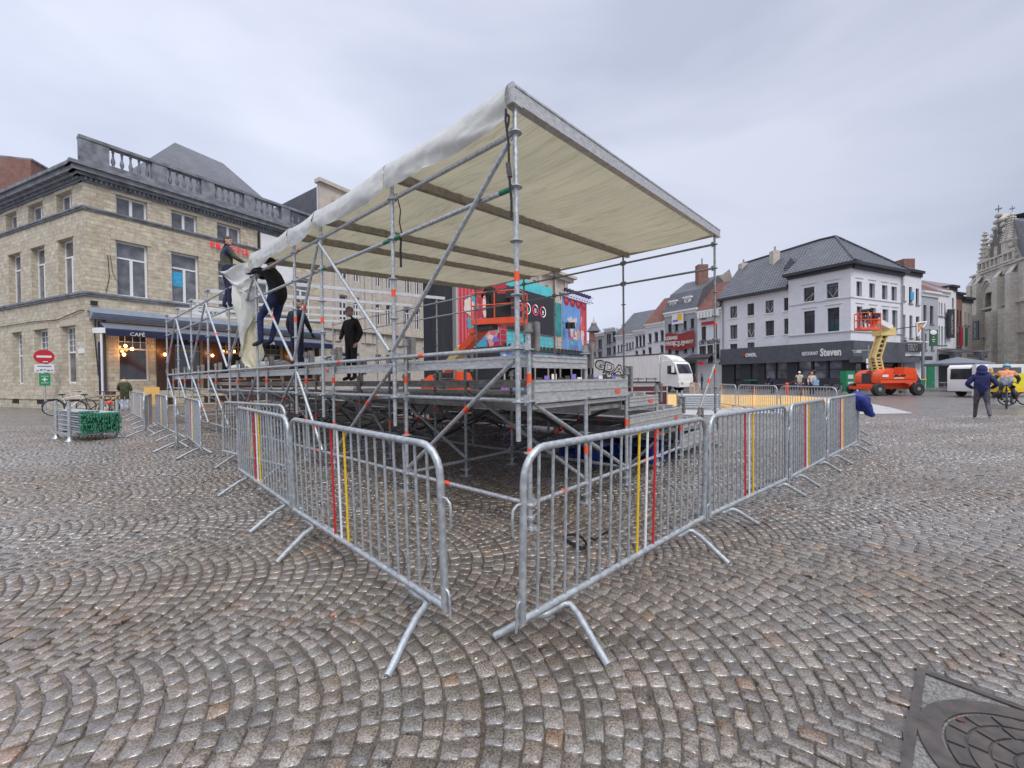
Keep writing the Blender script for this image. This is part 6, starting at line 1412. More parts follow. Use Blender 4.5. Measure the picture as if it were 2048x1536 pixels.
# flight case
fc = thing('flight_case', G(1300, 815), 'maroon flight case with metal edges behind the stand, in front of the truck', 'flight case')
c = at(1303, 790, 13.5); w_, d_, h0, h1 = 1.30, .8, .36, 1.17; X = Vector((.97, .22, 0)); Yv = Vector((-.22, .97, 0)); o0 = Vector((c.x - .68, 13.4, h0))
M['maroon'] = mat('maroon_laminate', (.10, .02, .025), .4, 0, .15)
mb = MB(); mb.obox(o0, X * w_, Yv * d_, Vector((0, 0, h1 - h0))); mb.build('case', 'maroon', fc); mb = MB()
for a, b in ((0, 0), (w_, 0), (0, d_), (w_, d_)): mb.obox(o0 + X * (a - .02) + Yv * (b - .02), X * .045, Yv * .045, Vector((0, 0, h1 - h0 + .01)))
for z in (0, h1 - h0 - .03, (h1 - h0) * .72): mb.obox(o0 + X * -.015 + Yv * -.012 + Vector((0, 0, z)), X * (w_ + .03), Yv * .01, Vector((0, 0, .04))); mb.obox(o0 + X * (w_ + .003) + Yv * -.01 + Vector((0, 0, z)), X * .01, Yv * d_, Vector((0, 0, .04)))
mb.obox(o0 + X * (w_ * .72) + Yv * -.013, X * .03, Yv * .012, Vector((0, 0, h1 - h0)))
mb.build('edge_trim', 'alu', fc); mb = MB()
for a, b in ((.1, .1), (w_ - .1, .1), (.1, d_ - .1), (w_ - .1, d_ - .1)): mb.tube(o0 + X * a + Yv * (b - .03) + Vector((0, 0, -.26)), o0 + X * a + Yv * (b + .03) + Vector((0, 0, -.26)), .06, 10); mb.tube(o0 + X * a + Yv * b + Vector((0, 0, -.26)), o0 + X * a + Yv * b, .03, 6)
mb.build('castors', 'black', fc)
fc.location = (c.x, 13.5, 0)
for ch_ in fc.children: ch_.location = tuple(Vector(ch_.location) - (Vector((c.x, 13.5, 0)) - G(1300, 815)))
# yellow board between the left barriers
mb = MB(); c = G(303, 832); mb.obox(c + Vector((-.3, 0, .5)), (.62, .05, 0), (0, .02, 0), (0, 0, .75)); mb.obox(c + Vector((-.3, .02, 0)), (.04, 0, 0), (0, .04, 0), (0, 0, .5)); mb.obox(c + Vector((.28, .07, 0)), (.04, 0, 0), (0, .04, 0), (0, 0, .5)); mb.build('notice_board', 'ply', top=('small plain yellow notice board behind the left barriers', 'board'))

# ================= street furniture
def sign_disc(F0_, c, r, mats): pass
pp = G(91, 820); sp = thing('sign_post', pp, 'post with round red no entry sign, white plate and green first aid sign', 'road sign')
vd = Vector((-pp.x, -pp.y, 0)).normalized(); sxv = Vector((vd.y, -vd.x, 0)); sxv = sxv if sxv.x > 0 else -sxv
def hgt(py, px=88, Y=pp.y): return at(px, py, Y).z
mb = MB(); mb.tube(pp, pp + Vector((0, 0, hgt(698))), .035, 10); mb.build('post', 'galv', sp)
dz = hgt(713.5); mb = MB(); mb.tube(pp + vd * .05 + Vector((0, 0, dz)), pp + vd * .07 + Vector((0, 0, dz)), .385, 32); 
mb2 = MB(); mb2.obox(pp + vd * .075 - sxv * .27 + Vector((0, 0, dz - .05)), sxv * .54, vd * .004, Vector((0, 0, .11))); mb2.obox(pp + vd * .075 - sxv * .05 + Vector((0, 0, dz - .30)), sxv * .18, vd * .004, Vector((0, 0, .05)))
d_ = mb.build('no_entry_disc', mat('road_sign_red', (.50, .02, .03), .35, 0, .1), sp); mb2.build('white_bar', 'white', d_)
mb = MB(); h0, h1 = hgt(745), hgt(728.5); mb.obox(pp + vd * .05 - sxv * .36 + Vector((0, 0, h0)), sxv * .72, vd * .02, Vector((0, 0, h1 - h0))); pl = mb.build('white_plate', 'white', sp)
M['inkblue'] = mat('blue_print', (.08, .14, .35), .6)
mb = MB(); zz_ = (h0 + h1) / 2
for k in range(5): mb.obox(pp + vd * .072 + sxv * (-.3 + k * .13) + Vector((0, 0, zz_ - .16 + .03 * (k % 3))), sxv * .10, vd * .003, Vector((0, 0, .05 + .03 * (k % 2))))
mb.obox(pp + vd * .072 - sxv * .25 + Vector((0, 0, h1 - .14)), sxv * .5, vd * .003, Vector((0, 0, .05))); mb.build('print', 'inkblue', pl)
M['signgreen'] = mat('sign_green', (.01, .26, .10), .4, 0, .1)
mb = MB(); h0, h1 = hgt(771), hgt(747); mb.obox(pp + vd * .05 - sxv * .20 + Vector((0, 0, h0)), sxv * .41, vd * .02, Vector((0, 0, h1 - h0))); pl = mb.build('first_aid_plate', 'signgreen', sp)
mb = MB(); z_ = (h0 + h1) / 2; mb.obox(pp + vd * .072 - sxv * .10 + Vector((0, 0, z_ - .03)), sxv * .2, vd * .003, Vector((0, 0, .06))); mb.obox(pp + vd * .072 - sxv * .03 + Vector((0, 0, z_ - .1)), sxv * .06, vd * .0035, Vector((0, 0, .2))); mb.obox(pp + vd * .072 - sxv * .14 + Vector((0, 0, z_ - .2)), sxv * .28, vd * .003, Vector((0, 0, .025))); mb.obox(pp + vd * .072 - sxv * .14 + Vector((0, 0, z_ + .17)), sxv * .28, vd * .003, Vector((0, 0, .025))); mb.build('cross', 'white', pl)
for px, top_, m_, nm, lab in ((201.5, 684, 'navy', 'blue_pole', 'dark blue pole at the cafe corner in front of the bicycles'), (206, 655, 'white', 'white_pole', 'slim white pole with small name plate at the cafe corner')):
    c = G(px, 826); mb = MB(); mb.tube(c, Vector((c.x, c.y, at(px, top_, c.y).z)), .045 if m_ == 'navy' else .04, 8); mb.lathe(c, [(.09, 0), (.09, .25), (.05, .3)], 8)
    if m_ == 'white': z_ = at(px, 662, c.y).z; mb.obox(Vector((c.x - .35, c.y - .06, z_ - .1)), (.6, 0, 0), (0, .02, 0), (0, 0, .26))
    mb.build(nm, m_, top=(lab, 'pole'))
# bollards by the bikes
for k, (px, lab) in enumerate(((203, 'short grey bollard beside the blue pole'), (232.5, 'short grey bollard beside the cargo bike wheel'))):
    c = G(px, 832 - k * 2); mb = MB(); mb.tube(c, c + Vector((0, 0, .75)), .06, 10); mb.ell(c + Vector((0, 0, .75)), (.06, .06, .04), 10, 4, zmin=0); mb.build('bollard', 'galv_old', top=(lab, 'bollard'))
# parasol with tables on the right terrace
c = G(1917, 777); c = Vector(((1915 - 1024) / F0 * 34, 34, 0)); pz = at(1915, 727, 34).z; tz = at(1915, 715, 34).z
pa = thing('parasol', c, 'large dark grey parasol on the terrace left of the church', 'parasol')
mb = MB(); mb.tube(c, c + Vector((0, 0, tz)), .04, 8); mb.box(c + Vector((0, 0, .05)), (.8, .8, .1)); mb.build('pole', 'dark', pa)
mb = MB(); n_ = 8; rim = [c + Vector((2.15 * math.cos(2 * PI * (k + .5) / n_), 2.15 * math.sin(2 * PI * (k + .5) / n_), pz)) for k in range(n_)]
mb.add(rim + [c + Vector((0, 0, tz + .05))], [(k, (k + 1) % n_, n_) for k in range(n_)]); mb.add([r_ - Vector((0, 0, .18)) for r_ in rim] + rim, [(k, (k + 1) % n_, n_ + (k + 1) % n_, n_ + k) for k in range(n_)]); mb.build('canopy', 'navy_top', pa, ang=5)
for k, (px, lab) in enumerate(((1889, 'white terrace table left under the parasol'), (1936, 'white terrace table right under the parasol'))):
    cc = Vector(((px - 1024) / F0 * 33.5, 33.5 - .3 * k, 0)); t_ = thing('terrace_table', cc, lab, 'table', 'terrace tables under the parasol'); mb = MB(); mb.box(cc + Vector((0, 0, .74)), (1.3, .7, .04)); mb.build('table_top', 'alu', t_); mb = MB(); mb.tube(cc + Vector((0, 0, .05)), cc + Vector((0, 0, .72)), .035, 6)
    for s_ in (-1, 1): mb.bar(cc + Vector((0, 0, .12)), cc + Vector((.4 * s_, .1, .02)), .05, .04); mb.bar(cc + Vector((0, 0, .12)), cc + Vector((.1, .3 * s_, .02)), .05, .04)
    mb.build('pedestal', 'alu', t_)
def chair(c, rz, lab):
    o = thing('terrace_chair', c, lab, 'chair', 'terrace chairs'); R_ = Matrix.Rotation(rz, 3, 'Z'); mb = MB(); P = lambda x, y, z: Vector(c) + R_ @ Vector((x, y, z))
    for x in (-.2, .2):
        mb.tube(P(x, -.2, 0), P(x, -.2, .45), .014, 5); mb.tube(P(x, .22, 0), P(x, .2, .85), .014, 5)
    mb.build('frame', 'dark', o); mb = MB(); mb.obox(P(-.22, -.22, .43), R_ @ Vector((.44, 0, 0)), R_ @ Vector((0, .44, 0)), (0, 0, .03)); mb.build('seat', 'dark', o); mb = MB(); mb.obox(P(-.2, .19, .55), R_ @ Vector((.4, 0, 0)), R_ @ Vector((0, .02, 0)), (0, 0, .3)); mb.build('backrest', 'dark', o)
for k, (px, Y_, rz, lab) in enumerate(((1905, 33.0, 1.4, 'dark terrace chair between the two white tables, left of the pole'), (1921, 33.2, -1.5, 'dark terrace chair between the two white tables, right of the pole'), (1952, 33.6, -1.2, 'dark terrace chair at the right end of the tables'))): chair(Vector(((px - 1024) / F0 * Y_, Y_, 0)), rz, lab)
# wheelie bins
def bin_(px, Y_, m, lab, h=1.1):
    c = Vector(((px - 1024) / F0 * Y_, Y_, 0)); o = thing('wheelie_bin', c, lab, 'bin'); mb = MB(); a, b = .42, .52
    vs = [c + Vector((x * s_, y * s_, z)) for z, s_ in ((.05, .8), (h - .1, 1)) for x, y in ((-a / 2 * 1.2, -b / 2), (a / 2 * 1.2, -b / 2), (a / 2 * 1.2, b / 2), (-a / 2 * 1.2, b / 2))]
    mb.add(vs, [(3, 2, 1, 0), (4, 5, 6, 7), (0, 1, 5, 4), (1, 2, 6, 5), (2, 3, 7, 6), (3, 0, 4, 7)]); mb.build('body', m, o); mb = MB(); mb.box(c + Vector((0, 0, h - .06)), (.60, .62, .07)); mb.build('lid', 'yellow_paint' if m == 'green_paint' else 'dark', o)
    mb = MB(); [mb.tube(c + Vector((s_ * .2, .27, .1)), c + Vector((s_ * .26, .27, .1)), .1, 10) for s_ in (-1, 1)]; mb.build('wheels', 'rubber', o)
bin_(1813, 31, 'galv_old', 'grey wheelie bin right behind the orange lift'); bin_(1838, 31.5, 'green_paint', 'green wheelie bin with yellow lid right of the orange lift')
mb = MB(); c = Vector(((1826 - 1024) / F0 * 31.2, 31.0, 0)); mb.ell(c + Vector((0, 0, .75)), (.32, .3, .62), 10, 8); mb.ell(c + Vector((-.3, 0, 1.36)), (.45, .25, .14), 10, 6); mb.build('rubbish_bags', 'navy', top=('dark rubbish bags heaped on and between the two wheelie bins', 'bags'))
# green bottle bank by the restaurant corner
c = Vector(((1695 - 1024) / F0 * 35.5, 35.5, 0)); bb_ = thing('glass_bank', c, 'green and white recycling cabinet by the restaurant corner', 'cabinet'); mb = MB(); mb.box(c + Vector((0, 0, .9)), (.75, .7, 1.8)); mb.build('cabinet', 'signgreen', bb_); mb = MB(); mb.box(c + Vector((-.02, -.36, 1.3)), (.45, .02, .35)); mb.box(c + Vector((-.02, -.36, .6)), (.45, .02, .5)); mb.build('white_print', 'white', bb_)
# red hydrant with cord and rink hose line
c = G(1574, 788, 0); c = Vector(((1574 - 1024) / F0 * 31.5, 31.5, 0)); mb = MB(); mb.tube(c, c + Vector((0, 0, .75)), .11, 10); mb.ell(c + Vector((0, 0, .8)), (.13, .13, .1), 10, 5); mb.tube(c + Vector((-.2, 0, .55)), c + Vector((.2, 0, .55)), .06, 8); mb.build('hydrant', 'tape', top=('small red hydrant post before the restaurant windows', 'hydrant'))
mb = MB(); mb.path([Vector((c.x - 3.4, c.y - .3, .55)), Vector((c.x - 1.6, c.y - .2, .68)), c + Vector((0, 0, .8)), Vector((c.x + .9, c.y, 1.1)), Vector((c.x + .6 + 1.0, c.y - .4, 1.75)), Vector((c.x + 1.0 + .9, c.y - .4, 1.85))], .035, 5); mb.build('hose', 'maroon', top=('dark hose stretched from the cart past the hydrant to the capped man', 'hose'))
# pavement cafe green table
c = Vector(((1501 - 1024) / F0 * 37, 37, 0)); t_ = thing('round_table', c, 'small round green table outside the black shopfront', 'table'); mb = MB(); mb.lathe(c + Vector((0, 0, 1.05)), [(.55, 0), (.55, .04)], 16); mb.build('table_top', 'signgreen', t_); mb = MB(); mb.tube(c, c + Vector((0, 0, 1.05)), .04, 6); mb.lathe(c, [(.3, 0), (.3, .03), (.04, .06)], 12); mb.build('pedestal', 'dark', t_)
# hanging signs on the right row
Fq = rrow(1803, 1944)
q = at(1843, 655, 38.5); ps = thing('pizza_sign', Vector((q.x, q.y, 3)), 'pizza slice shaped shop sign sticking out from the tall white house', 'sign'); mb = MB()
tri = [at(1833, 646, 39), at(1853, 643.5, 39), at(1834, 673, 39)]; mb.prism(tri, (0.1, .22, 0)); mb.build('slice_board', mat('pizza_cheese', (.62, .45, .25), .5, 0, .4, 4, col2=(.45, .12, .05)), ps)
mb = MB(); [mb.tube(tri[i] + Vector((0, -.02, 0)), tri[(i + 1) % 3] + Vector((0, -.02, 0)), .07, 6) for i in range(3)]; mb.build('rim', 'white', ps)
mb = MB(); mb.tube(tri[0] + Vector((.05, .1, -.3)), Vector((tri[0].x + .3, 41.8, tri[0].z - .3)), .04, 6); mb.build('arm', 'dark', ps)
gs_ = thing('green_sign', at(1868, 692, 41), 'tall green hanging sign with white oval beside the grey house', 'sign'); mb = MB(); a, b = at(1861, 660, 41), at(1876, 692, 41); mb.obox(Vector((a.x, 41, b.z)), (b.x - a.x, 0, 0), (0, .12, 0), (0, 0, a.z - b.z)); mb.build('board', mat('bottle_green', (.03, .10, .05), .5), gs_)
mb = MB(); c = at(1867, 665, 40.98); mb.ell(c, (.36, .03, .24), 16, 6); [mb.box(at(1867, y, 40.98), (w_, .03, .07)) for y, w_ in ((674, .1), (679, .3), (683, .2))]; mb.build('oval_emblem', 'white', gs_)
mb = MB(); mb.tube(Vector((a.x, 41.05, a.z + .08)), Vector((b.x + .2, 43, a.z + .08)), .04, 6); mb.build('arm', 'dark', gs_)
# street lamp at the row
c = Vector(((1846 - 1024) / F0 * 37.5, 37.5, 0)); lp = thing('street_lamp', c, 'grey lamp post with long flat arm between pizza sign and green sign', 'street lamp'); mb = MB(); mb.tube(c, Vector((c.x, c.y, at(1846, 655, 37.5).z)), .12, 8); mb.build('post', 'galv_old', lp); mb = MB(); a, b = at(1813, 682, 37.5), at(1856, 684, 37.5); mb.bar(a, b, .12, .1); mb.build('arm', 'white', lp)
for px, lab in ((1690, 'white street lamp pair with arms left of the boom lift'), ):
    Y_ = 34; c = Vector(((1737 - 1024) / F0 * Y_, Y_, 0)); lp = thing('street_lamp', c, 'slim street lamp with two short arms and sign plate behind the orange lift', 'street lamp'); mb = MB(); mb.tube(c, Vector((c.x, c.y, at(1736, 690, Y_).z)), .05, 8); mb.build('post', 'galv_old', lp)
    mb = MB(); a = at(1704, 701, Y_); b = at(1748, 700, Y_); mb.bar(a, b, .06, .05); mb.box(at(1715, 703, Y_), (.4, .3, .25)); mb.box(at(1744, 702, Y_), (.4, .3, .25)); mb.build('lamp_heads', 'alu', lp); mb = MB(); mb.box(at(1736, 722, Y_), (.3, .05, .4)); mb.box(at(1736, 733, Y_), (.22, .05, .3)); mb.build('sign_plate', 'white', lp)
for px, Y_, lab in ((1910, 36, 'dark square topped lantern post over the terrace'), (1962, 36, 'dark square topped lantern post in front of the church')):
    c = Vector(((px - 1024) / F0 * Y_, Y_, 0)); lp = thing('lantern_post', c, lab, 'street lamp'); z0 = at(px, 706, Y_).z; mb = MB(); mb.tube(c, c + Vector((0, 0, z0)), .07, 8); mb.build('post', 'dark', lp); mb = MB(); mb.lathe(c + Vector((0, 0, z0)), [(.12, -.5), (.55, .1), (.6, .14), (.05, .2)], 4); mb.build('lantern_head', 'greystone', lp)
# ================= people
def seg_dist(P, a, b):
    ab = b - a; t_ = np.clip(((P - a) @ ab) / max(ab @ ab, 1e-9), 0, 1); return np.linalg.norm(P - (a + t_[:, None] * ab), axis=1)
CM = {}
def cm(name, col, r=.85):
    if name not in CM: CM[name] = cloth(name, col, r)
    return CM[name]
def person(base, yaw, label, J=None, top=('black_sweater', (.012, .012, .014)), legs=('dark_trousers', (.015, .018, .03)), shoes=('dark_shoes', (.02, .02, .02)), hair='hair', headgear=None, gloves=None, scale=1.0, bulk=1.0, coat=0.0, sleeves=None, lower=None, face=True):
    j = dict(pel=(0, 0, .95), sp=(0, 0, 1.12), ch=(0, 0, 1.34), nk=(0, 0, 1.49), hd=(0, .015, 1.57),
             shL=(-.17, 0, 1.42), elL=(-.25, -.03, 1.15), wrL=(-.25, .06, .91), shR=(.17, 0, 1.42), elR=(.25, -.03, 1.15), wrR=(.25, .06, .91),
             hpL=(-.09, 0, .92), knL=(-.10, .02, .50), anL=(-.10, 0, .09), toL=(-.12, .17, .035), hpR=(.09, 0, .92), knR=(.10, .02, .50), anR=(.10, 0, .09), toR=(.12, .17, .035))
    look = (0, 1, 0)
    if J: J = dict(J); look = J.pop('look', look); j.update(J)
    names = list(j); idx = {n_: i for i, n_ in enumerate(names)}
    E_ = [('pel', 'sp'), ('sp', 'ch'), ('ch', 'nk'), ('nk', 'hd'), ('ch', 'shL'), ('shL', 'elL'), ('elL', 'wrL'), ('ch', 'shR'), ('shR', 'elR'), ('elR', 'wrR'), ('pel', 'hpL'), ('hpL', 'knL'), ('knL', 'anL'), ('anL', 'toL'), ('pel', 'hpR'), ('hpR', 'knR'), ('knR', 'anR'), ('anR', 'toR')]
    rad = dict(pel=(.15, .12), sp=(.145, .115), ch=(.17, .125), nk=(.062, .062), hd=(.06, .06), shL=(.075, .075), elL=(.052, .052), wrL=(.034, .036), hpL=(.092, .095), knL=(.064, .066), anL=(.048, .05), toL=(.045, .035))
    for n_ in ('sh', 'el', 'wr', 'hp', 'kn', 'an', 'to'): rad[n_ + 'R'] = rad[n_ + 'L']
    bk = {'pel', 'sp', 'ch', 'shL', 'shR', 'elL', 'elR'}
    me = bpy.data.meshes.new('body'); me.from_pydata([j[n_] for n_ in names], [(idx[a], idx[b]) for a, b in E_], [])
    ob = bpy.data.objects.new('body', me); COL.objects.link(ob); md = ob.modifiers.new('skin', 'SKIN'); md.use_smooth_shade = True
    for i, n_ in enumerate(names):
        s_ = bulk if n_ in bk else (1 + (bulk - 1) * .5 if n_ in ('hpL', 'hpR', 'wrL', 'wrR') else 1); r_ = rad[n_]; sv = me.skin_vertices[0].data[i]; sv.radius = (r_[0] * s_, r_[1] * s_); sv.use_root = (n_ == 'pel')
    sb = ob.modifiers.new('sub', 'SUBSURF'); sb.levels = 2; sb.render_levels = 2
    dg = bpy.context.evaluated_depsgraph_get(); m2 = bpy.data.meshes.new_from_object(ob.evaluated_get(dg)); bpy.data.objects.remove(ob)
    nv = len(m2.vertices); co = np.empty(nv * 3); m2.vertices.foreach_get('co', co); co = co.reshape(-1, 3)
    mb = MB(); fs = [tuple(p.vertices) for p in m2.polygons]; cen = np.array([co[list(f)].mean(0) for f in fs]); bpy.data.meshes.remove(m2)
    jn = {k: np.array(v_, float) for k, v_ in j.items()}
    D = np.array([seg_dist(cen, jn[a], jn[b]) - .5 * (rad[a][0] + rad[b][0]) for a, b in E_]); nb = D.argmin(0)
    # 0 top 1 legs 2 shoes 3 skin 4 sleeves 5 gloves 6 lower jacket
    mi = []
    for k in range(len(fs)):
        a, b = E_[nb[k]]
        if (a, b) == ('nk', 'hd'): m_ = 3
        elif a in ('ch', 'sp') or b in ('sp',): m_ = 0
        elif a in ('shL', 'shR', 'elL', 'elR'): m_ = 4
        elif a[:2] in ('hp', 'kn') or a == 'pel': m_ = 1
        else: m_ = 2
        if m_ == 1 and coat and cen[k][2] > jn['pel'][2] - coat: m_ = 0
        if m_ == 0 and lower and cen[k][2] < jn['ch'][2] - .1: m_ = 6
        mi.append(m_)
    mb.add([tuple(c) for c in co], fs, 0); mb.m = mi
    hc = Vector(j['hd']); up = (Vector(j['hd']) - Vector(j['nk'])).normalized(); fwd = Vector(look).normalized(); fwd = (fwd - up * fwd.dot(up)).normalized(); sd = fwd.cross(up)
    R_ = Matrix((sd, fwd, up)).transposed(); h0 = hc + up * .085 + fwd * .012
    mb.ell(h0, (.073, .09, .112), 16, 12, 3, R_); mb.ell(h0 + R_ @ Vector((0, .055, -.06)), (.045, .042, .045), 10, 7, 3, R_)    # skull, jaw
    if face:
        mb.tube(h0 + R_ @ Vector((0, .086, .012)), h0 + R_ @ Vector((0, .106, -.022)), .008, 6, 3, .014); mb.ell(h0 + R_ @ Vector((0, .085, -.055)), (.024, .012, .007), 8, 5, 7, R_)
        for s_ in (-1, 1):
            mb.ell(h0 + R_ @ Vector((s_ * .030, .080, .008)), (.012, .009, .007), 8, 5, 8, R_); mb.ell(h0 + R_ @ Vector((s_ * .030, .085, .028)), (.018, .006, .005), 8, 4, 8, R_)
    for s_ in (-1, 1): mb.ell(h0 + R_ @ Vector((s_ * .075, -.005, -.004)), (.012, .020, .032), 8, 6, 3, R_)
    # hands
    for s_, el, wr in ((-1, 'elL', 'wrL'), (1, 'elR', 'wrR')):
        w_ = Vector(j[wr]); d = (w_ - Vector(j[el])).normalized(); hm = 5 if gloves else 3; x = d.cross(Vector((0, 0, 1)) if abs(d.z) < .9 else Vector((0, 1, 0))).normalized(); n_ = x.cross(d)
        palm = w_ + d * .06; RR = Matrix((x, n_, d)).transposed(); mb.ell(palm, (.038, .018, .05), 10, 7, hm, RR)
        for f_ in range(4):
            o_ = palm + d * .035 + x * (-.027 + f_ * .018); ln = (.03, .036, .033, .025)[f_]; mb.path([o_, o_ + d * ln + n_ * .006, o_ + d * (ln * 1.5) + n_ * .022, o_ + d * (ln * 1.6) + n_ * .04], [.0095, .009, .0085, .007], 6, hm)
        o_ = palm - d * .015 + x * (-.034 * s_); mb.path([o_, o_ + d * .03 - x * (.018 * s_) + n_ * .008, o_ + d * .055 - x * (.016 * s_) + n_ * .02], [.012, .011, .009], 6, hm)
    mats = [cm(*top), cm(*legs), cm(*shoes), 'skin', cm(*(sleeves or top)), cm(*gloves) if gloves else 'skin', cm(*(lower or top)), mat_lips, 'black']
    o = mb.build('person', mats, origin=(0, 0, 0), ang=180); o.location = base; o.rotation_euler = (0, 0, yaw); o.scale = (scale,) * 3; tag(o, label, 'person')
    def child(name, m_, fn):
        c = MB(); fn(c); ch_ = c.build(name, m_, origin=(0, 0, 0), ang=180); ch_.parent = o; return ch_
    if hair == 'hair' or hair == 'blond':
        def f(c):
            c.ell(h0 + R_ @ Vector((0, -.014, .022)), (.083, .094, .108), 16, 8, 0, R_, zmin=.05)
            c.ell(h0 + R_ @ Vector((0, -.035, -.005)), (.079, .074, .09), 14, 8, 0, R_)
            if hair == 'blond': c.ell(h0 + R_ @ Vector((0, -.05, -.12)), (.10, .06, .15), 12, 8, 0, R_)
        child('hair', hair, f)
    if headgear:
        kind, mm = headgear
        def f(c):
            if kind == 'beanie': c.ell(h0 + R_ @ Vector((0, -.008, .03)), (.087, .100, .11), 16, 8, 0, R_, zmin=-.05); c.ell(h0 + R_ @ Vector((0, -.008, .03)), (.091, .104, .03), 16, 4, 0, R_)
            if kind == 'cap': c.ell(h0 + R_ @ Vector((0, -.005, .03)), (.085, .099, .10), 16, 8, 0, R_, zmin=0); c.ell(h0 + R_ @ Vector((0, .09, .035)), (.06, .06, .012), 10, 4, 0, R_)
            if kind == 'helmet': c.ell(h0 + R_ @ Vector((0, -.01, .03)), (.115, .14, .13), 16, 8, 0, R_, zmin=-.1)
            if kind == 'hood': c.ell(h0 + R_ @ Vector((0, -.02, .0)), (.13, .135, .165), 18, 12, 0, R_); c.ell(hc + Vector((0, -.03, -.03)), (.15, .12, .10), 14, 8)
            if kind == 'furhood':
                c.ell(hc + Vector((0, -.07, -.02)), (.15, .10, .12), 14, 8)
        child({'hood': 'hood', 'furhood': 'hood'}.get(kind, kind), mm, f)
    return o
mat_lips = mat('lips', (.40, .15, .13), .5)
def Pt(px, Y_, h): return Vector(((px - 1024) / F0 * Y_, Y_, h))
# yaw: 0 faces away from the camera (+Y); PI faces the camera
wk = 'dark_blue_work_trousers', (.012, .016, .045)
p = at(455, 617, 10.0)
person((p.x, p.y, p.z + .0), -.75, 'bareheaded worker in olive and navy jacket on the left rail holding the canvas', dict(shL=(-.18, 0, 1.42), elL=(-.24, .02, 1.16), wrL=(-.16, .16, .95), shR=(.18, 0, 1.42), elR=(.26, .12, 1.22), wrR=(.22, .36, 1.12), knL=(-.11, .05, .5), anL=(-.13, -.05, .09), toL=(-.16, .12, .035), knR=(.09, .04, .5), anR=(.06, .03, .09), toR=(.06, .21, .035), look=(.75, .65, .02)), top=('navy_yoke_jacket', (.018, .02, .045)), lower=('olive_jacket', (.055, .055, .04)), sleeves=('olive_jacket', (.055, .055, .04)), legs=wk, gloves=('pale_gloves', (.55, .5, .3)), bulk=1.15, scale=1.0)
# climber: feet on the rosette, leaning over the ledger with both arms to the left
f = at(522, 694, 8.6)
J = dict(pel=(.36, 0, .98), sp=(.40, 0, 1.12), ch=(.35, 0, 1.38), nk=(.30, 0, 1.52), hd=(.28, 0, 1.58), look=(-1, .6, -.15),
         shL=(.27, -.16, 1.44), elL=(.06, -.19, 1.50), wrL=(-.08, -.12, 1.47), shR=(.27, .17, 1.44), elR=(.06, .18, 1.46), wrR=(-.10, .12, 1.43),
         hpL=(.31, -.09, .93), knL=(.06, -.10, .60), anL=(.03, -.04, .12), toL=(-.14, -.05, .05), hpR=(.33, .09, .93), knR=(.22, .14, .52), anR=(.14, .10, .14), toR=(-.02, .11, .06))
person((f.x, f.y, f.z - .02), -.05, 'climbing worker in black sweater and blue trousers leaning over the rail by the canvas', J, top=('black_hoodie', (.006, .006, .007)), legs=('blue_work_trousers', (.012, .018, .07)), hair=None, headgear=('beanie', cm('black_hoodie', (.006, .006, .007))), gloves=('navy_gloves', (.012, .012, .05)), bulk=1.28, scale=1.06)
q = S(8.2, .97, 1.68)
person((q.x, q.y, 1.68), -.35, 'dark haired worker in navy sweater seen from behind between the scaffold poles', dict(look=(.8, .5, 0), elR=(.28, .05, 1.16), wrR=(.26, .2, .95)), top=('navy_sweater', (.012, .016, .035)), legs=wk, gloves=('black_gloves', (.02, .02, .02)), bulk=1.15, scale=1.02)
q = S(6.9, 1.72, 1.43)
person((q.x, q.y, 1.43), PI - .5, 'bearded worker in black sweater and grey beanie standing on the deck, face to the camera', dict(look=(.3, .8, -.25), elR=(.24, .06, 1.16), wrR=(.12, .22, .99), elL=(-.27, -.06, 1.15), wrL=(-.24, .04, .92)), top=('black_sweater', (.008, .008, .009)), legs=('black_trousers', (.012, .012, .014)), hair=None, headgear=('beanie', cm('grey_wool', (.16, .15, .15))), bulk=1.12)
# parka and others
g_ = G(250, 822); person((g_.x, g_.y, 0), .7, 'person in green parka and pale jeans seen from behind at the cargo bicycle', dict(elL=(-.26, .08, 1.18), wrL=(-.2, .26, 1.05)), top=('green_parka', (.045, .05, .022)), legs=('pale_jeans', (.30, .38, .50)), shoes=('white_shoes', (.6, .6, .6)), hair='hair', headgear=('furhood', cm('pale_fur', (.35, .28, .2))), coat=.32, bulk=1.35, scale=.98)
g_ = Pt(1599, 31, 0); person(g_, PI - .6, 'man in white cap and brown jacket with camera round his neck before the restaurant', top=('cream_vest', (.42, .38, .3)), sleeves=('brown_jacket', (.06, .045, .035)), legs=('grey_trousers', (.16, .16, .17)), hair=None, headgear=('cap', 'white'), bulk=1.2)
g_ = Pt(1624, 30.5, 0); w_ = person(g_, PI - .4, 'blonde woman in cream fleece with light blue bag beside the capped man', dict(elL=(-.24, .05, 1.2), wrL=(-.1, .2, 1.1)), top=('cream_fleece', (.55, .47, .38)), legs=('dark_skirt', (.03, .025, .03)), hair='blond', bulk=1.25, scale=.96)
mb = MB(); c = g_ + Vector((.12, -.3, .98)); mb.obox(c + Vector((-.2, 0, -.28)), (.42, .05, 0), (0, .12, 0), (.02, 0, .42)); mb.tube(c + Vector((-.1, .05, .14)), c + Vector((-.02, .05, .4)), .012, 5); mb.tube(c + Vector((.15, .05, .14)), c + Vector((.02, .05, .4)), .012, 5); mb.build('bag', mat('light_blue_bag', (.28, .48, .72), .6), top=('light blue tote bag held by the blonde woman', 'bag'))
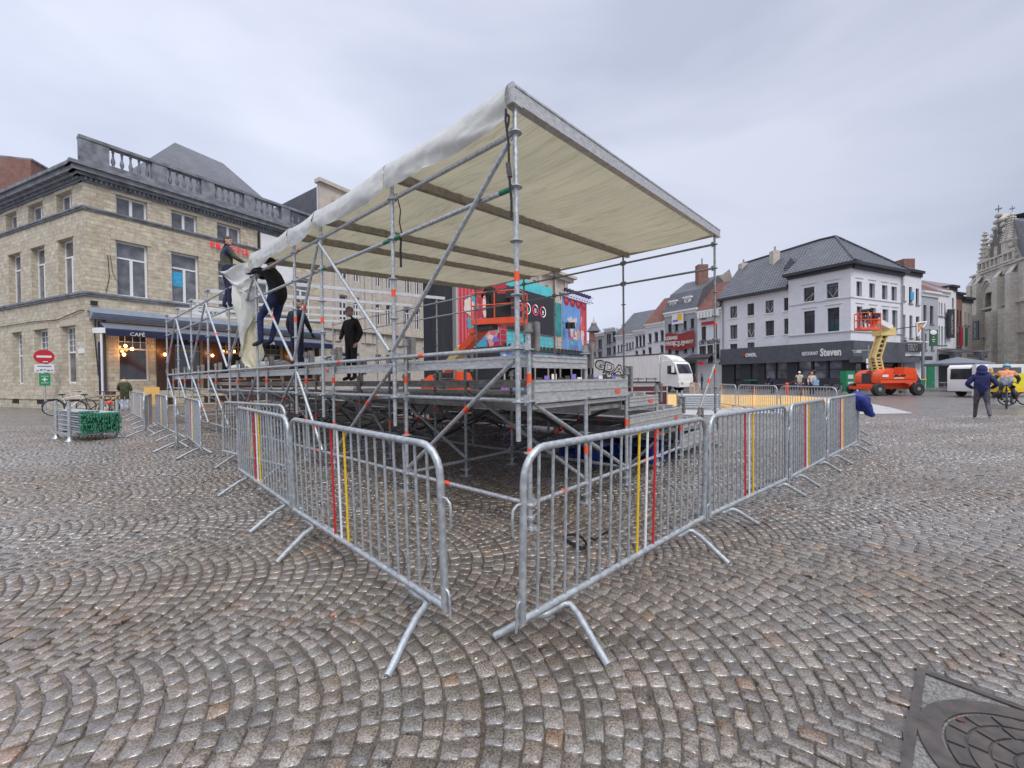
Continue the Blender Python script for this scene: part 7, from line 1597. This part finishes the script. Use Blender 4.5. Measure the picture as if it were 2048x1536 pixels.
g_ = Pt(1546, 33, 0); person(g_, PI / 2, 'person in navy jacket bending forward over a cart beside the restaurant window', dict(pel=(-.05, 0, .92), sp=(-.02, .06, 1.05), ch=(0, .2, 1.22), nk=(0, .3, 1.3), hd=(0, .36, 1.33), shL=(-.17, .2, 1.25), elL=(-.22, .3, 1.02), wrL=(-.2, .42, .85), shR=(.17, .2, 1.25), elR=(.22, .3, 1.02), wrR=(.2, .42, .85), look=(0, 1, -.4)), top=('navy_jacket', (.012, .018, .045)), legs=wk, bulk=1.2)
g_ = Pt(1964, 12.9, 0); person(g_, -.85, 'pedestrian in dark blue hooded puffer jacket and grey trousers walking away', dict(elL=(-.34, -.06, 1.16), wrL=(-.2, .10, 1.02), elR=(.34, -.06, 1.16), wrR=(.2, .10, 1.02), knL=(-.13, .10, .52), anL=(-.15, .12, .09), toL=(-.17, .27, .035), knR=(.13, -.02, .48), anR=(.17, -.30, .17), toR=(.17, -.22, .04)), top=('dark_blue_puffer', (.012, .016, .075)), legs=('grey_wool_trousers', (.075, .07, .08)), shoes=('white_trainers', (.5, .5, .5)), hair=None, headgear=('hood', cm('dark_blue_puffer', (.012, .016, .075))), bulk=1.42, scale=.95)
g_ = Pt(1968, 24, 0); person(g_, -.8, 'man in dark jacket at the open van, left of the maroon one', top=('dark_jacket', (.03, .03, .045)), hair='blond', bulk=1.2)
g_ = Pt(1982, 23.5, 0); person(g_, -.85, 'grey haired man in maroon jacket at the open van', top=('maroon_jacket', (.13, .02, .035)), hair='blond', bulk=1.3)
g_ = Pt(1828, 32.5, 0); 
for px, Y_, lab, c_ in ((1392, 44, 'person in brown coat beside the truck cab, left one', (.12, .07, .05)), (1404, 43, 'person in dark blue coat beside the truck cab, right one', (.02, .03, .06))): person(Pt(px, Y_, 0), 1.2, lab, top=('coat_' + ('brown' if px < 1400 else 'blue'), c_), bulk=1.3, coat=.3, face=False)

# ================= bicycles
def wheel(mb, c, ax, R_=.34, mi=0, seg=24, spokes=True):
    ax = Vector(ax).normalized(); u = ax.cross(Vector((0, 0, 1))).normalized(); v_ = Vector((0, 0, 1)); c = Vector(c)
    mb.path([c + u * (R_ * math.cos(a)) + v_ * (R_ * math.sin(a)) for a in [2 * PI * k / seg for k in range(seg)]], .02, 6, mi, closed=True)
    mb.path([c + u * ((R_ - .03) * math.cos(a)) + v_ * ((R_ - .03) * math.sin(a)) for a in [2 * PI * k / seg for k in range(seg)]], .010, 5, mi + 1, closed=True)
    mb.tube(c - ax * .04, c + ax * .04, .025, 8, mi + 1)
    if spokes:
        for k in range(12): a = 2 * PI * k / 12; mb.tube(c, c + u * ((R_ - .03) * math.cos(a)) + v_ * ((R_ - .03) * math.sin(a)), .003, 3, mi + 1, caps=False)
def bicycle(base, yaw, label, fm='white', basket=False, rack=None, panniers=False, wood=False, grp=None):
    o = thing('bicycle', base, label, 'bicycle', grp); base = Vector(base); R_ = Matrix.Rotation(yaw, 3, 'Z'); P = lambda x, y, z: base + R_ @ Vector((x, y, z)); sd = R_ @ Vector((0, 1, 0))
    for x in (-.53, .53): mb = MB(); wheel(mb, P(x, 0, .36), sd); mb.build('wheel', ['rubber', 'galv'], o)
    mb = MB(); bb = P(-.08, 0, .30); st_ = P(-.22, 0, .78); hd_ = P(.36, 0, .88); hl = P(.40, 0, .72)
    for a, b, r_ in ((bb, st_, .017), (bb, hl, .022), (st_, hd_, .016), (st_, P(-.53, 0, .36), .010), (bb, P(-.53, 0, .36), .012), (hd_, P(.53, 0, .36), .014), (hd_, P(.34, 0, 1.0), .014)): mb.tube(a, b, r_, 7)
    mb.tube(P(-.08, -.08, .3), P(-.08, .08, .3), .05, 10)
    mb.build('bicycle_frame', fm, o); mb = MB(); mb.path([P(.18, -.30, 1.08), P(.30, -.22, 1.07), P(.36, 0, 1.03), P(.30, .22, 1.07), P(.18, .30, 1.08)], .012, 6); mb.build('handlebar', 'dark', o)
    mb = MB(); mb.ell(P(-.26, 0, .95), (.13, .08, .035), 10, 5, rot=R_); mb.tube(st_, P(-.25, 0, .94), .013, 6); mb.build('saddle', 'black', o)
    mb = MB(); mb.path([P(-.53 + .38 * math.cos(a), 0, .36 + .38 * math.sin(a)) for a in [.3 + PI * .85 * k / 8 for k in range(9)]], .018, 5); mb.build('mudguard', 'dark', o)
    mb = MB(); mb.obox(P(-.72, -.07, .74), R_ @ Vector((.42, 0, 0)), sd * .14, (0, 0, .02)); mb.build('rear_rack', 'black', o)
    if basket: mb = MB(); mb.obox(P(.42, -.18, .82), R_ @ Vector((.3, 0, 0)), sd * .36, (0, 0, .26)); mb.build('basket', 'dark', o)
    if panniers:
        for s_ in (-1, 1): mb = MB(); mb.ell(P(-.52, s_ * .2, .58), (.19, .09, .19), 10, 7, rot=R_); mb.build('pannier', 'black', o)
    if wood:
        mb = MB(); 
        for s_ in (-1, 1): mb.bar(P(-.75, s_ * .28, .92), P(-.1, s_ * .28, .92), .05, .06); mb.bar(P(-.75, s_ * .28, .92), P(-.5, s_ * .12, .45), .04, .05); mb.bar(P(-.1, s_ * .28, .92), P(-.5, s_ * .12, .45), .04, .05)
        mb.bar(P(-.75, -.28, .92), P(-.75, .28, .92), .05, .06); mb.bar(P(-.75, -.28, .92), P(-.74, .28, .45), .03, .04); mb.build('wooden_rack', 'timber', o); mb = MB(); mb.ell(P(-.8, 0, .62), (.05, .12, .05), 8, 6, rot=R_); mb.build('rear_light', 'neon', o)
    return o
g_ = G(141, 830); bicycle(g_, 1.1, 'white framed bicycle leaning by the cafe wall left of the blue pole', 'white')
g_ = G(186, 832); bicycle(g_, .6, 'black bicycle with front basket behind the blue pole', 'dark', basket=True)
g_ = G(222, 832); bicycle(g_, 2.3, 'bicycle with wooden cargo rack and red rear light beside the green parka', 'timber', wood=True)
g_ = Pt(1664, 34.6, 0); bicycle(g_, .2, 'black bicycle parked at the restaurant corner, left of two', 'dark', grp='bicycles at the restaurant'); g_ = Pt(1678, 34.2, 0); bicycle(g_, 1.2, 'black bicycle parked at the restaurant corner, right of two', 'dark', grp='bicycles at the restaurant')
cyc = Pt(2013, 16.8, 0); bicycle(cyc, PI / 2 - .86, 'bicycle with black panniers ridden away from the camera at right', 'dark', panniers=True)
person((cyc.x - .21, cyc.y - .18, .22), -.88, 'cyclist in light blue helmet and grey jacket with yellow and pink shoulder band', dict(pel=(0, 0, .80), sp=(0, .05, .96), ch=(0, .12, 1.18), nk=(0, .16, 1.32), hd=(0, .18, 1.39), shL=(-.18, .12, 1.25), elL=(-.32, .22, 1.0), wrL=(-.3, .42, .86), shR=(.18, .12, 1.25), elR=(.32, .22, 1.0), wrR=(.3, .42, .86), hpL=(-.10, 0, .78), knL=(-.16, .36, .58), anL=(-.12, .25, .16), toL=(-.13, .4, .12), hpR=(.10, 0, .78), knR=(.17, .34, .50), anR=(.13, .22, .02), toR=(.14, .37, -.02)), top=('yellow_pink_band', (.75, .25, .12)), lower=('pale_grey_jacket', (.26, .26, .30)), sleeves=('dark_green_sleeves', (.04, .06, .05)), legs=('grey_trousers2', (.08, .09, .1)), hair=None, headgear=('helmet', mat('light_blue_helmet', (.08, .42, .58), .35)), bulk=1.3)
# cargo tricycle box
c = Pt(2036, 17.6, 0); cb_ = thing('cargo_bike', c, 'yellow cargo box tricycle cut by the right picture edge', 'cargo bike'); mb = MB(); mb.obox(c + Vector((-.32, 0, .82)), (1.15, .1, 0), (0, .7, 0), (0, 0, .62)); mb.build('cargo_box', mat('yellow_cargo_box', (.72, .62, .02), .45, 0, .08), cb_); mb = MB(); mb.obox(c + Vector((-.45, -.02, .62)), (1.3, .1, 0), (0, .7, 0), (0, 0, .2)); mb.build('box_floor', 'yellow_paint', cb_); mb = MB(); mb.obox(c + Vector((-.3, -.01, .64)), (.9, .08, 0), (0, .01, 0), (0, 0, .14)); mb.build('white_panel', 'white', cb_)
for x in (-.1, .75): mb = MB(); wheel(mb, c + Vector((x, .3, .33)), (1, .2, 0), .3); mb.build('wheel', ['rubber', 'galv'], cb_)

# ================= truck
def wheelobj(par, c, ax, R_, w_, rim='white', name='wheel'):
    mb = MB(); c = Vector(c); ax = Vector(ax).normalized(); mb.lathe(c - ax * w_ / 2, [(R_ * .62, 0), (R_ * .92, 0), (R_, w_ * .15), (R_, w_ * .85), (R_ * .92, w_), (R_ * .62, w_)], 28, 0, ax); o = mb.build(name, 'rubber', par)
    mb = MB(); mb.lathe(c - ax * (w_ / 2 + .006), [(R_ * .1, -.01), (R_ * .3, .0), (R_ * .42, .05), (R_ * .6, .02), (R_ * .63, 0), (R_ * .63, w_ + .012), (R_ * .5, w_ - .04), (R_ * .2, w_ + .02)], 24, 0, ax); mb.build('rim', rim, o); return o
tA = Vector((9.1, 46.5, 0)); LT = 10.9; tx = Vector((.58, -.815, 0)).normalized(); tn = Vector((tx.y, -tx.x, 0)); tn = tn if tn.dot(-tA) > 0 else -tn
T0 = Vector((tA.x, tA.y, 0)); tk = thing('truck', T0, 'white box truck with large black GDA systems lettering and roof spoiler', 'truck')
def TP(u, h, d=0): return T0 + tx * u + tn * d + Vector((0, 0, h))
ub_ = 8.9; hb_ = 3.62
M['truckwhite'] = mat('off_white_truck_paint', (.76, .75, .72), .35, 0, .06, 1, coat=.3); M['curtain'] = mat('white_curtain_side', (.78, .76, .75), .55, 0, .08, 2, .1, stretch=(3, 3, .3))
mb = MB(); mb.obox(TP(0, 1.0, -2.5), tx * ub_, tn * 2.5, Vector((0, 0, hb_ - 1.0))); mb.build('box_body', 'curtain', tk)
mb = MB(); mb.obox(TP(-.03, hb_, -2.53), tx * (ub_ + .06), tn * 2.56, Vector((0, 0, .1))); mb.obox(TP(-.03, .95, -2.5), tx * .12, tn * 2.53, Vector((0, 0, hb_ - .95))); mb.obox(TP(-.03, .9, -.05), tx * (ub_ + .06), tn * .09, Vector((0, 0, .12))); mb.build('body_frame', 'dark', tk)
mb = MB()
for k in range(9): mb.obox(TP(.5 + k * (ub_ - 1) / 8.0, 1.0, .003), tx * .05, tn * .02, Vector((0, 0, .42)))
mb.build('buckle_straps', 'dark', tk)
# cab with sloped wind deflector
def slab(par, nm, prof, d0, d1, m_, z=0): mb = MB(); mb.prism([TP(u, h, d0) for u, h in prof], tn * (d1 - d0)); return mb.build(nm, m_, par)
c0 = ub_ + .12; c1 = LT
slab(tk, 'cab', [(c0, .75), (c1, .45), (c1 + .05, 1.25), (c1 - .02, 1.75), (c1 - .35, 2.72), (c1 - .6, 2.9), (c0, 2.95)], 0, -2.4, 'truckwhite')
slab(tk, 'wind_deflector', [(c0, 2.95), (c1 - .62, 2.93), (c1 - .75, 3.08), (c1 - 1.2, 3.4), (c0, 3.62)], -.12, -2.28, 'truckwhite')
sl = slab(tk, 'side_window', [(c0 + .75, 1.74), (c1 - .14, 1.66), (c1 - .36, 2.5), (c0 + .75, 2.52)], .012, -.02, 'glass')
mb = MB(); a, b, d, e = TP(c1 - .015, 1.78, -.12), TP(c1 - .015, 1.78, -2.28), TP(c1 - .34, 2.66, -2.2), TP(c1 - .34, 2.66, -.2); of = tx * .03; mb.poly([a + of, b + of, d + of, e + of]); mb.build('windscreen', 'glass', tk)
mb = MB(); mb.obox(TP(c1 - .5, 1.85, .05), tx * .14, tn * .3, Vector((0, 0, .62))); mb.build('wing_mirror', 'truckwhite', tk)
mb = MB(); mb.obox(TP(c1 - .15, .5, -2.4), tx * .28, tn * 2.42, Vector((0, 0, .42))); mb.build('bumper', 'truckwhite', tk)
for d in (-.4, -2.0): mb = MB(); mb.obox(TP(c1 + .12, .75, d - .2), tx * .03, tn * .4, Vector((0, 0, .2))); mb.build('headlight', 'alu', tk)
for k in range(3): mb = MB(); mb.ell(TP(c1 - .75, 3.02, -.3 - k * .3), (.12, .12, .12), 8, 6); mb.build('roof_lamp', 'alu', tk)
mb = MB(); mb.obox(TP(.2, .7, -2.3), tx * (LT - 1.2), tn * 2.1, Vector((0, 0, .22))); mb.build('chassis', 'dark', tk)
mb = MB(); mb.obox(TP(2.9, .42, -.08), tx * (ub_ - 3.4), tn * .06, Vector((0, 0, .56))); mb.build('side_skirt', 'truckwhite', tk)
for u in (1.9, LT - 1.35):
    for d in (-.16, -2.25): wheelobj(tk, TP(u, .5, d), tn, .5, .3, 'galv_old')
def ttext(s, u, h, w_, hh, m_='black', sh=0, **k): return text('lettering', s, TP(u, h, .004), tx, Vector((0, 0, 1)) - tx * sh if sh else (0, 0, 1), w_, m_, tk, depth=.012, height=hh, **k)
if tx.cross(Vector((0, 0, 1))).dot(tn) < 0: tx2 = -tx
def trot(s, px0, py0, px1, py1, hh, m_, bold=0, d=.004):
    r0, r1 = ray(px0, py0), ray(px1, py1); n_ = tn; o_ = []
    for r_ in (r0, r1): t_ = (T0.dot(n_) + d) / r_.dot(n_); o_.append(Vector((r_.x * t_, r_.y * t_, EYE + r_.z * t_)))
    x = (o_[1] - o_[0]); u_ = tn.cross(x).normalized(); u_ = u_ if u_.z > 0 else -u_
    return text('lettering', s, (o_[0] + o_[1]) / 2, x, u_, x.length, m_, tk, depth=.012, height=hh, bold=bold)
trot('GDA', 1189.5, 727, 1250, 742, 1.12, 'black', .06); trot('GDA', 1192, 728, 1247.5, 741.5, .86, 'truckwhite', .0, .02)
trot('systems', 1205, 744, 1249, 755, .46, 'black', .02); trot('BOUWBEVEILIGING   EVENT SUPPORT', 1262, 757.6, 1315, 757.6, .12, 'black')
# second white lorry nose left of it
# ================= boom lifts
def lift_base(o, c, rz, s_=1.0):
    R_ = Matrix.Rotation(rz, 3, 'Z'); P = lambda x, y, z: Vector(c) + R_ @ Vector((x * s_, y * s_, z * s_)); X = R_ @ Vector((1, 0, 0)) * s_; Yv = R_ @ Vector((0, 1, 0)) * s_
    mb = MB(); mb.obox(P(-1.5, -.55, .45), X * 3.0, Yv * 1.1, Vector((0, 0, .35 * s_))); mb.obox(P(-1.75, -.95, .42), X * .5, Yv * 1.9, Vector((0, 0, .22 * s_))); mb.obox(P(1.25, -.95, .42), X * .5, Yv * 1.9, Vector((0, 0, .22 * s_))); mb.build('chassis', 'orange', o)
    for x in (-1.35, 1.35):
        for y in (-1.0, 1.0): wheelobj(o, P(x, y, .42), Yv, .42 * s_, .32 * s_, 'galv_old')
    mb = MB(); pr_ = [(-1.65, .85), (1.45, .85), (1.55, 1.15), (1.5, 1.55), (1.35, 1.85), (.45, 1.95), (.40, 1.5), (-.55, 1.45), (-.65, 1.8), (-1.2, 1.75), (-1.6, 1.5), (-1.7, 1.15)]
    pr_ = [(x * .80 + .12, z) for x, z in pr_]
    mb.prism([P(x, -1.02, z) for x, z in pr_], Yv * .75); mb.prism([P(x, .30, z) for x, z in pr_], Yv * .72); hd_ = mb.build('turret_cover', 'orange', o)
    mb = MB(); mb.obox(P(-1.3, -.3, .8), X * 2.6, Yv * .65, Vector((0, 0, .75 * s_))); mb.build('turntable', 'dark', o)
    mb = MB()
    for k in range(19): x = -1.2 + k * .13; mb.prism([P(x, -1.03, 1.08), P(x + .06, -1.03, 1.08), P(x + .10, -1.03, 1.14), P(x + .04, -1.03, 1.14)], -Yv * .004)
    mb.build('hazard_stripe', 'black', hd_); text('lettering', 'JLG', P(.1, -1.04, 1.36), X, Vector((0, 0, 1)) + X * .25, .8 * s_, 'black', hd_, depth=.01, bold=.05, height=.2)
    mb = MB(); mb.obox(P(-1.1, -1.04, 1.28), X * .42, -Yv * .006, Vector((0, 0, .16 * s_))); mb.build('decal', 'white', hd_); mb = MB(); mb.obox(P(-.3, -1.04, 1.17), X * .7, -Yv * .006, Vector((0, 0, .06 * s_))); mb.build('decal', 'white', hd_); return P
def basket(o, c, ex, ey, ez=1.1, floor_h=.22, w_=.028):
    ex, ey = Vector(ex), Vector(ey); c = Vector(c); b = thing_part = MB(); cs = [c, c + ex, c + ex + ey, c + ey]
    mb = MB(); mb.obox(c, ex, ey, Vector((0, 0, .06))); up = Vector((0, 0, 1))
    for i in range(4): a, d = cs[i], cs[(i + 1) % 4]; mb.bar(a + up * floor_h / 2, d + up * floor_h / 2, .03, floor_h)
    fl = mb.build('basket_floor', 'orange', o); mb = MB()
    for i in range(4):
        a, d = cs[i], cs[(i + 1) % 4]
        for z in (ez, ez * .6): mb.tube(a + up * z, d + up * z, w_, 7)
        mb.tube(a, a + up * ez, w_, 7); m_ = a.lerp(d, .5); mb.tube(m_, m_ + up * ez, w_, 7)
    mb.build('basket_rails', 'orange', o); mb = MB(); m_ = c + ex * .72 + ey * .1; mb.obox(m_ + up * (ez - .25), ex.normalized() * .45, ey.normalized() * .3, up * .28); mb.build('control_box', 'dark', o)
# right lift
Y_ = 28.8; lc = Pt(1768, Y_, 0); bl_r = thing('boom_lift', lc, 'orange boom lift with raised cream boom and basket before the white restaurant', 'boom lift')
P = lift_base(bl_r, lc, .02, 1.0)
mb = MB()
def latt(mb, a, b, w_, n_, m0=0):
    a = Vector(a); b = Vector(b); d = b - a
    sx_ = Vector((1, 0, 0)) * w_ / 2; sy_ = Vector((0, 1, 0)) * w_ / 2
    for i in (-1, 1):
        for k in (-1, 1): mb.bar(a + sx_ * i + sy_ * k, b + sx_ * i + sy_ * k, .09, .09, m0)
    for q_ in range(n_):
        p_ = a + d * (q_ / n_)
        for k in (-1, 1): mb.bar(p_ - sx_ + sy_ * k, p_ + sx_ + sy_ * k, .05, .08, m0)
a0, a1, a2 = at(1758, 752, Y_), at(1750, 716, Y_), at(1765, 668, Y_)
latt(mb, a0, a1, .42, 6); mb.build('lower_boom', 'yellowm', bl_r)
mb = MB(); latt(mb, a1, a2, .40, 5); mb.bar(a1, a2, .30, .30, 0); mb.build('middle_boom', 'yellowm', bl_r)
mb = MB()
for k in range(5): p_ = a1.lerp(a2, (k + .6) / 5.4); mb.box(p_ + Vector((0, -.215, 0)), (.16, .02, .2))
mb.build('boom_opening', 'black', bl_r)
b0, b1 = at(1753, 672, Y_), at(1783, 656, Y_); mb = MB(); mb.obox(Vector((b0.x, Y_ - .35, b0.z)), (b1.x - b0.x, 0, 0), (0, .7, 0), (0, 0, b1.z - b0.z)); mb.build('boom_knuckle', 'yellowm', bl_r)
mb = MB(); p0, p1 = at(1778, 656, Y_), at(1752, 643, Y_ - 1.0); mb.bar(p0, p1, .45, .35); mb.build('upper_boom', 'truckwhite', bl_r); mb = MB(); mb.bar(p1, at(1738, 640, Y_ - 1.6), .4, .4); mb.bar(at(1748, 640, Y_ - 1.5), at(1744, 655, Y_ - 1.5), .2, .2); mb.build('jib', 'orange', bl_r)
bc = at(1722, 659, Y_ - 2.4); basket(bl_r, bc, (1.6, .35, 0), (.25, .8, 0), 1.1, .16, .026)
mb = MB(); q0, q1 = at(1722, 638, Y_ - 2.0), at(1758, 632, Y_ - 1.6); mb.bar(q0, q1, .25, .2); mb.build('tool_tray', 'dark', bl_r)
person(at(1731, 655, Y_ - 2.1), -.9, 'hooded worker bending over in the basket of the right boom lift', dict(pel=(0, -.05, .90), sp=(0, .04, 1.02), ch=(0, .18, 1.12), nk=(0, .3, 1.14), hd=(0, .36, 1.13), shL=(-.17, .18, 1.14), elL=(-.3, .25, .95), wrL=(-.25, .4, .85), shR=(.17, .18, 1.14), elR=(.3, .25, .95), wrR=(.25, .4, .85), look=(0, 1, -.6)), top=('black_hoodie', (.006, .006, .007)), legs=('grey_work_trousers', (.10, .10, .10)), hair=None, headgear=('hood', cm('black_hoodie', (.006, .006, .007))), bulk=1.4)
# lift behind the stand
Yb = 15.5; bc = at(943, 650, Yb); b2_ = thing('boom_lift', Pt(893, 20, 0), 'boom lift behind the grandstand with its orange basket right of centre', 'boom lift')
mb = None
lift_base(b2_, Pt(893, 20.5, 0), .15, .95)
br_ = at(1037, 636, Yb - .6); ex = Vector((br_.x - bc.x, br_.y - bc.y, 0)); basket(b2_, Vector((bc.x, bc.y, bc.z)), ex, (.35, .9, 0), 1.2, .22, .024)
mb = MB(); mb.bar(at(975, 650, Yb + .3), at(940, 665, Yb + .8), .25, .22); mb.bar(at(990, 650, Yb), at(955, 655, Yb + .3), .5, .3, 1); mb.build('jib', ['orange', 'dark'], b2_)
mb = MB(); mb.bar(at(968, 655, Yb + .8), at(925, 702, Yb + 2.2), .34, .36); mb.build('boom_upper_section', 'orange', b2_)
mb = MB(); mb.bar(at(926, 700, Yb + 2.2), at(893, 738, Yb + 4.6), .42, .42); mb.build('boom_lower_section', 'yellowm', b2_)
person(at(981, 652, Yb + .25), .5, 'worker in dark clothes standing in the orange basket behind the stand', dict(elL=(-.28, .1, 1.2), wrL=(-.2, .3, 1.15)), top=('black_hoodie', (.006, .006, .007)), legs=('dark_grey_trousers', (.03, .03, .035)), bulk=1.25)
mb = MB(); p0 = at(1004, 640, Yb - .1); mb.box(p0 + Vector((-.1, .3, .35)), (.9, .4, .6)); mb.box(p0 + Vector((-.05, .3, .85)), (.75, .4, .35)); mb.build('tool_bags', 'black', top=('black tool bags stacked in the orange basket', 'bags'))

# ================= van and cars at right
def van(c, rz, L_, W_, H_, label, m_='truckwhite', name='van'):
    o = thing(name, c, label, 'van' if H_ > 1.6 else 'car'); R_ = Matrix.Rotation(rz, 3, 'Z'); P = lambda x, y, z: Vector(c) + R_ @ Vector((x, y, z)); Yv = R_ @ Vector((0, 1, 0)); pr_ = [(-L_ / 2, .35), (L_ / 2, .35), (L_ / 2, H_ * .42), (L_ * .40, H_ * .53), (L_ * .26, H_ * .95), (L_ * .18, H_), (-L_ * .46, H_), (-L_ / 2, H_ * .9)]
    mb = MB(); mb.prism([P(x, -W_ / 2, z) for x, z in pr_], Yv * W_); mb.build('body', m_, o)
    for s_ in (-1, 1):
        mb = MB(); w_ = [(L_ * .02, H_ * .56), (L_ * .35, H_ * .56), (L_ * .25, H_ * .9), (L_ * .02, H_ * .9)]; mb.prism([P(x, s_ * (W_ / 2 + .004), z) for x, z in w_], Yv * .003 * s_); w_ = [(-L_ * .42, H_ * .56), (-L_ * .02, H_ * .56), (-L_ * .02, H_ * .9), (-L_ * .42, H_ * .9)]; mb.prism([P(x, s_ * (W_ / 2 + .004), z) for x, z in w_], Yv * .003 * s_); mb.build('side_windows', 'glass', o)
    mb = MB(); mb.poly([P(L_ * .402, -W_ * .44, H_ * .55), P(L_ * .402, W_ * .44, H_ * .55), P(L_ * .27, W_ * .4, H_ * .93), P(L_ * .27, -W_ * .4, H_ * .93)]); mb.build('windscreen', 'glass', o)
    mb = MB(); mb.poly([P(-L_ / 2 - .01, -W_ * .42, H_ * .55), P(-L_ / 2 - .01, W_ * .42, H_ * .55), P(-L_ / 2 - .01, W_ * .40, H_ * .88), P(-L_ / 2 - .01, -W_ * .40, H_ * .88)]); mb.build('rear_window', 'glass', o)
    for x in (-L_ * .32, L_ * .33):
        for y in (-W_ / 2 + .08, W_ / 2 - .08): wheelobj(o, P(x, y, .34), Yv, .34, .22, 'galv_old')
    return o
van(Pt(2003, 25.5, 0), .12, 5.2, 1.95, 2.0, 'white market van with open dark side hatch behind the cyclist')
mb = MB(); c = Pt(1977, 24.4, 0); mb.box(c + Vector((0, 0, 1.35)), (2.1, .03, .95)); mb.build('open_hatch', 'black', top=('dark open hatch of the white market van behind two men', 'hatch'))
mb = MB(); c = Pt(1950, 24.2, 0); mb.bar(c + Vector((0, 0, .1)), c + Vector((0.0, 0, 2.0)), .22, .1); mb.build('white_post', 'white', top=('white folded door edge standing left of the market van', 'door panel'))
van(Pt(2030, 31, 0), .05, 4.6, 1.85, 2.05, 'second white van parked close to the church wall', name='van')
van(Pt(2002, 33.5, 0), .0, 4.2, 1.75, 1.95, 'third white van with roof bars nearest the church buttress', name='van')
# construction fencing / scaffolding left of church base
mb = MB(); c = Pt(1972, 44, 0);
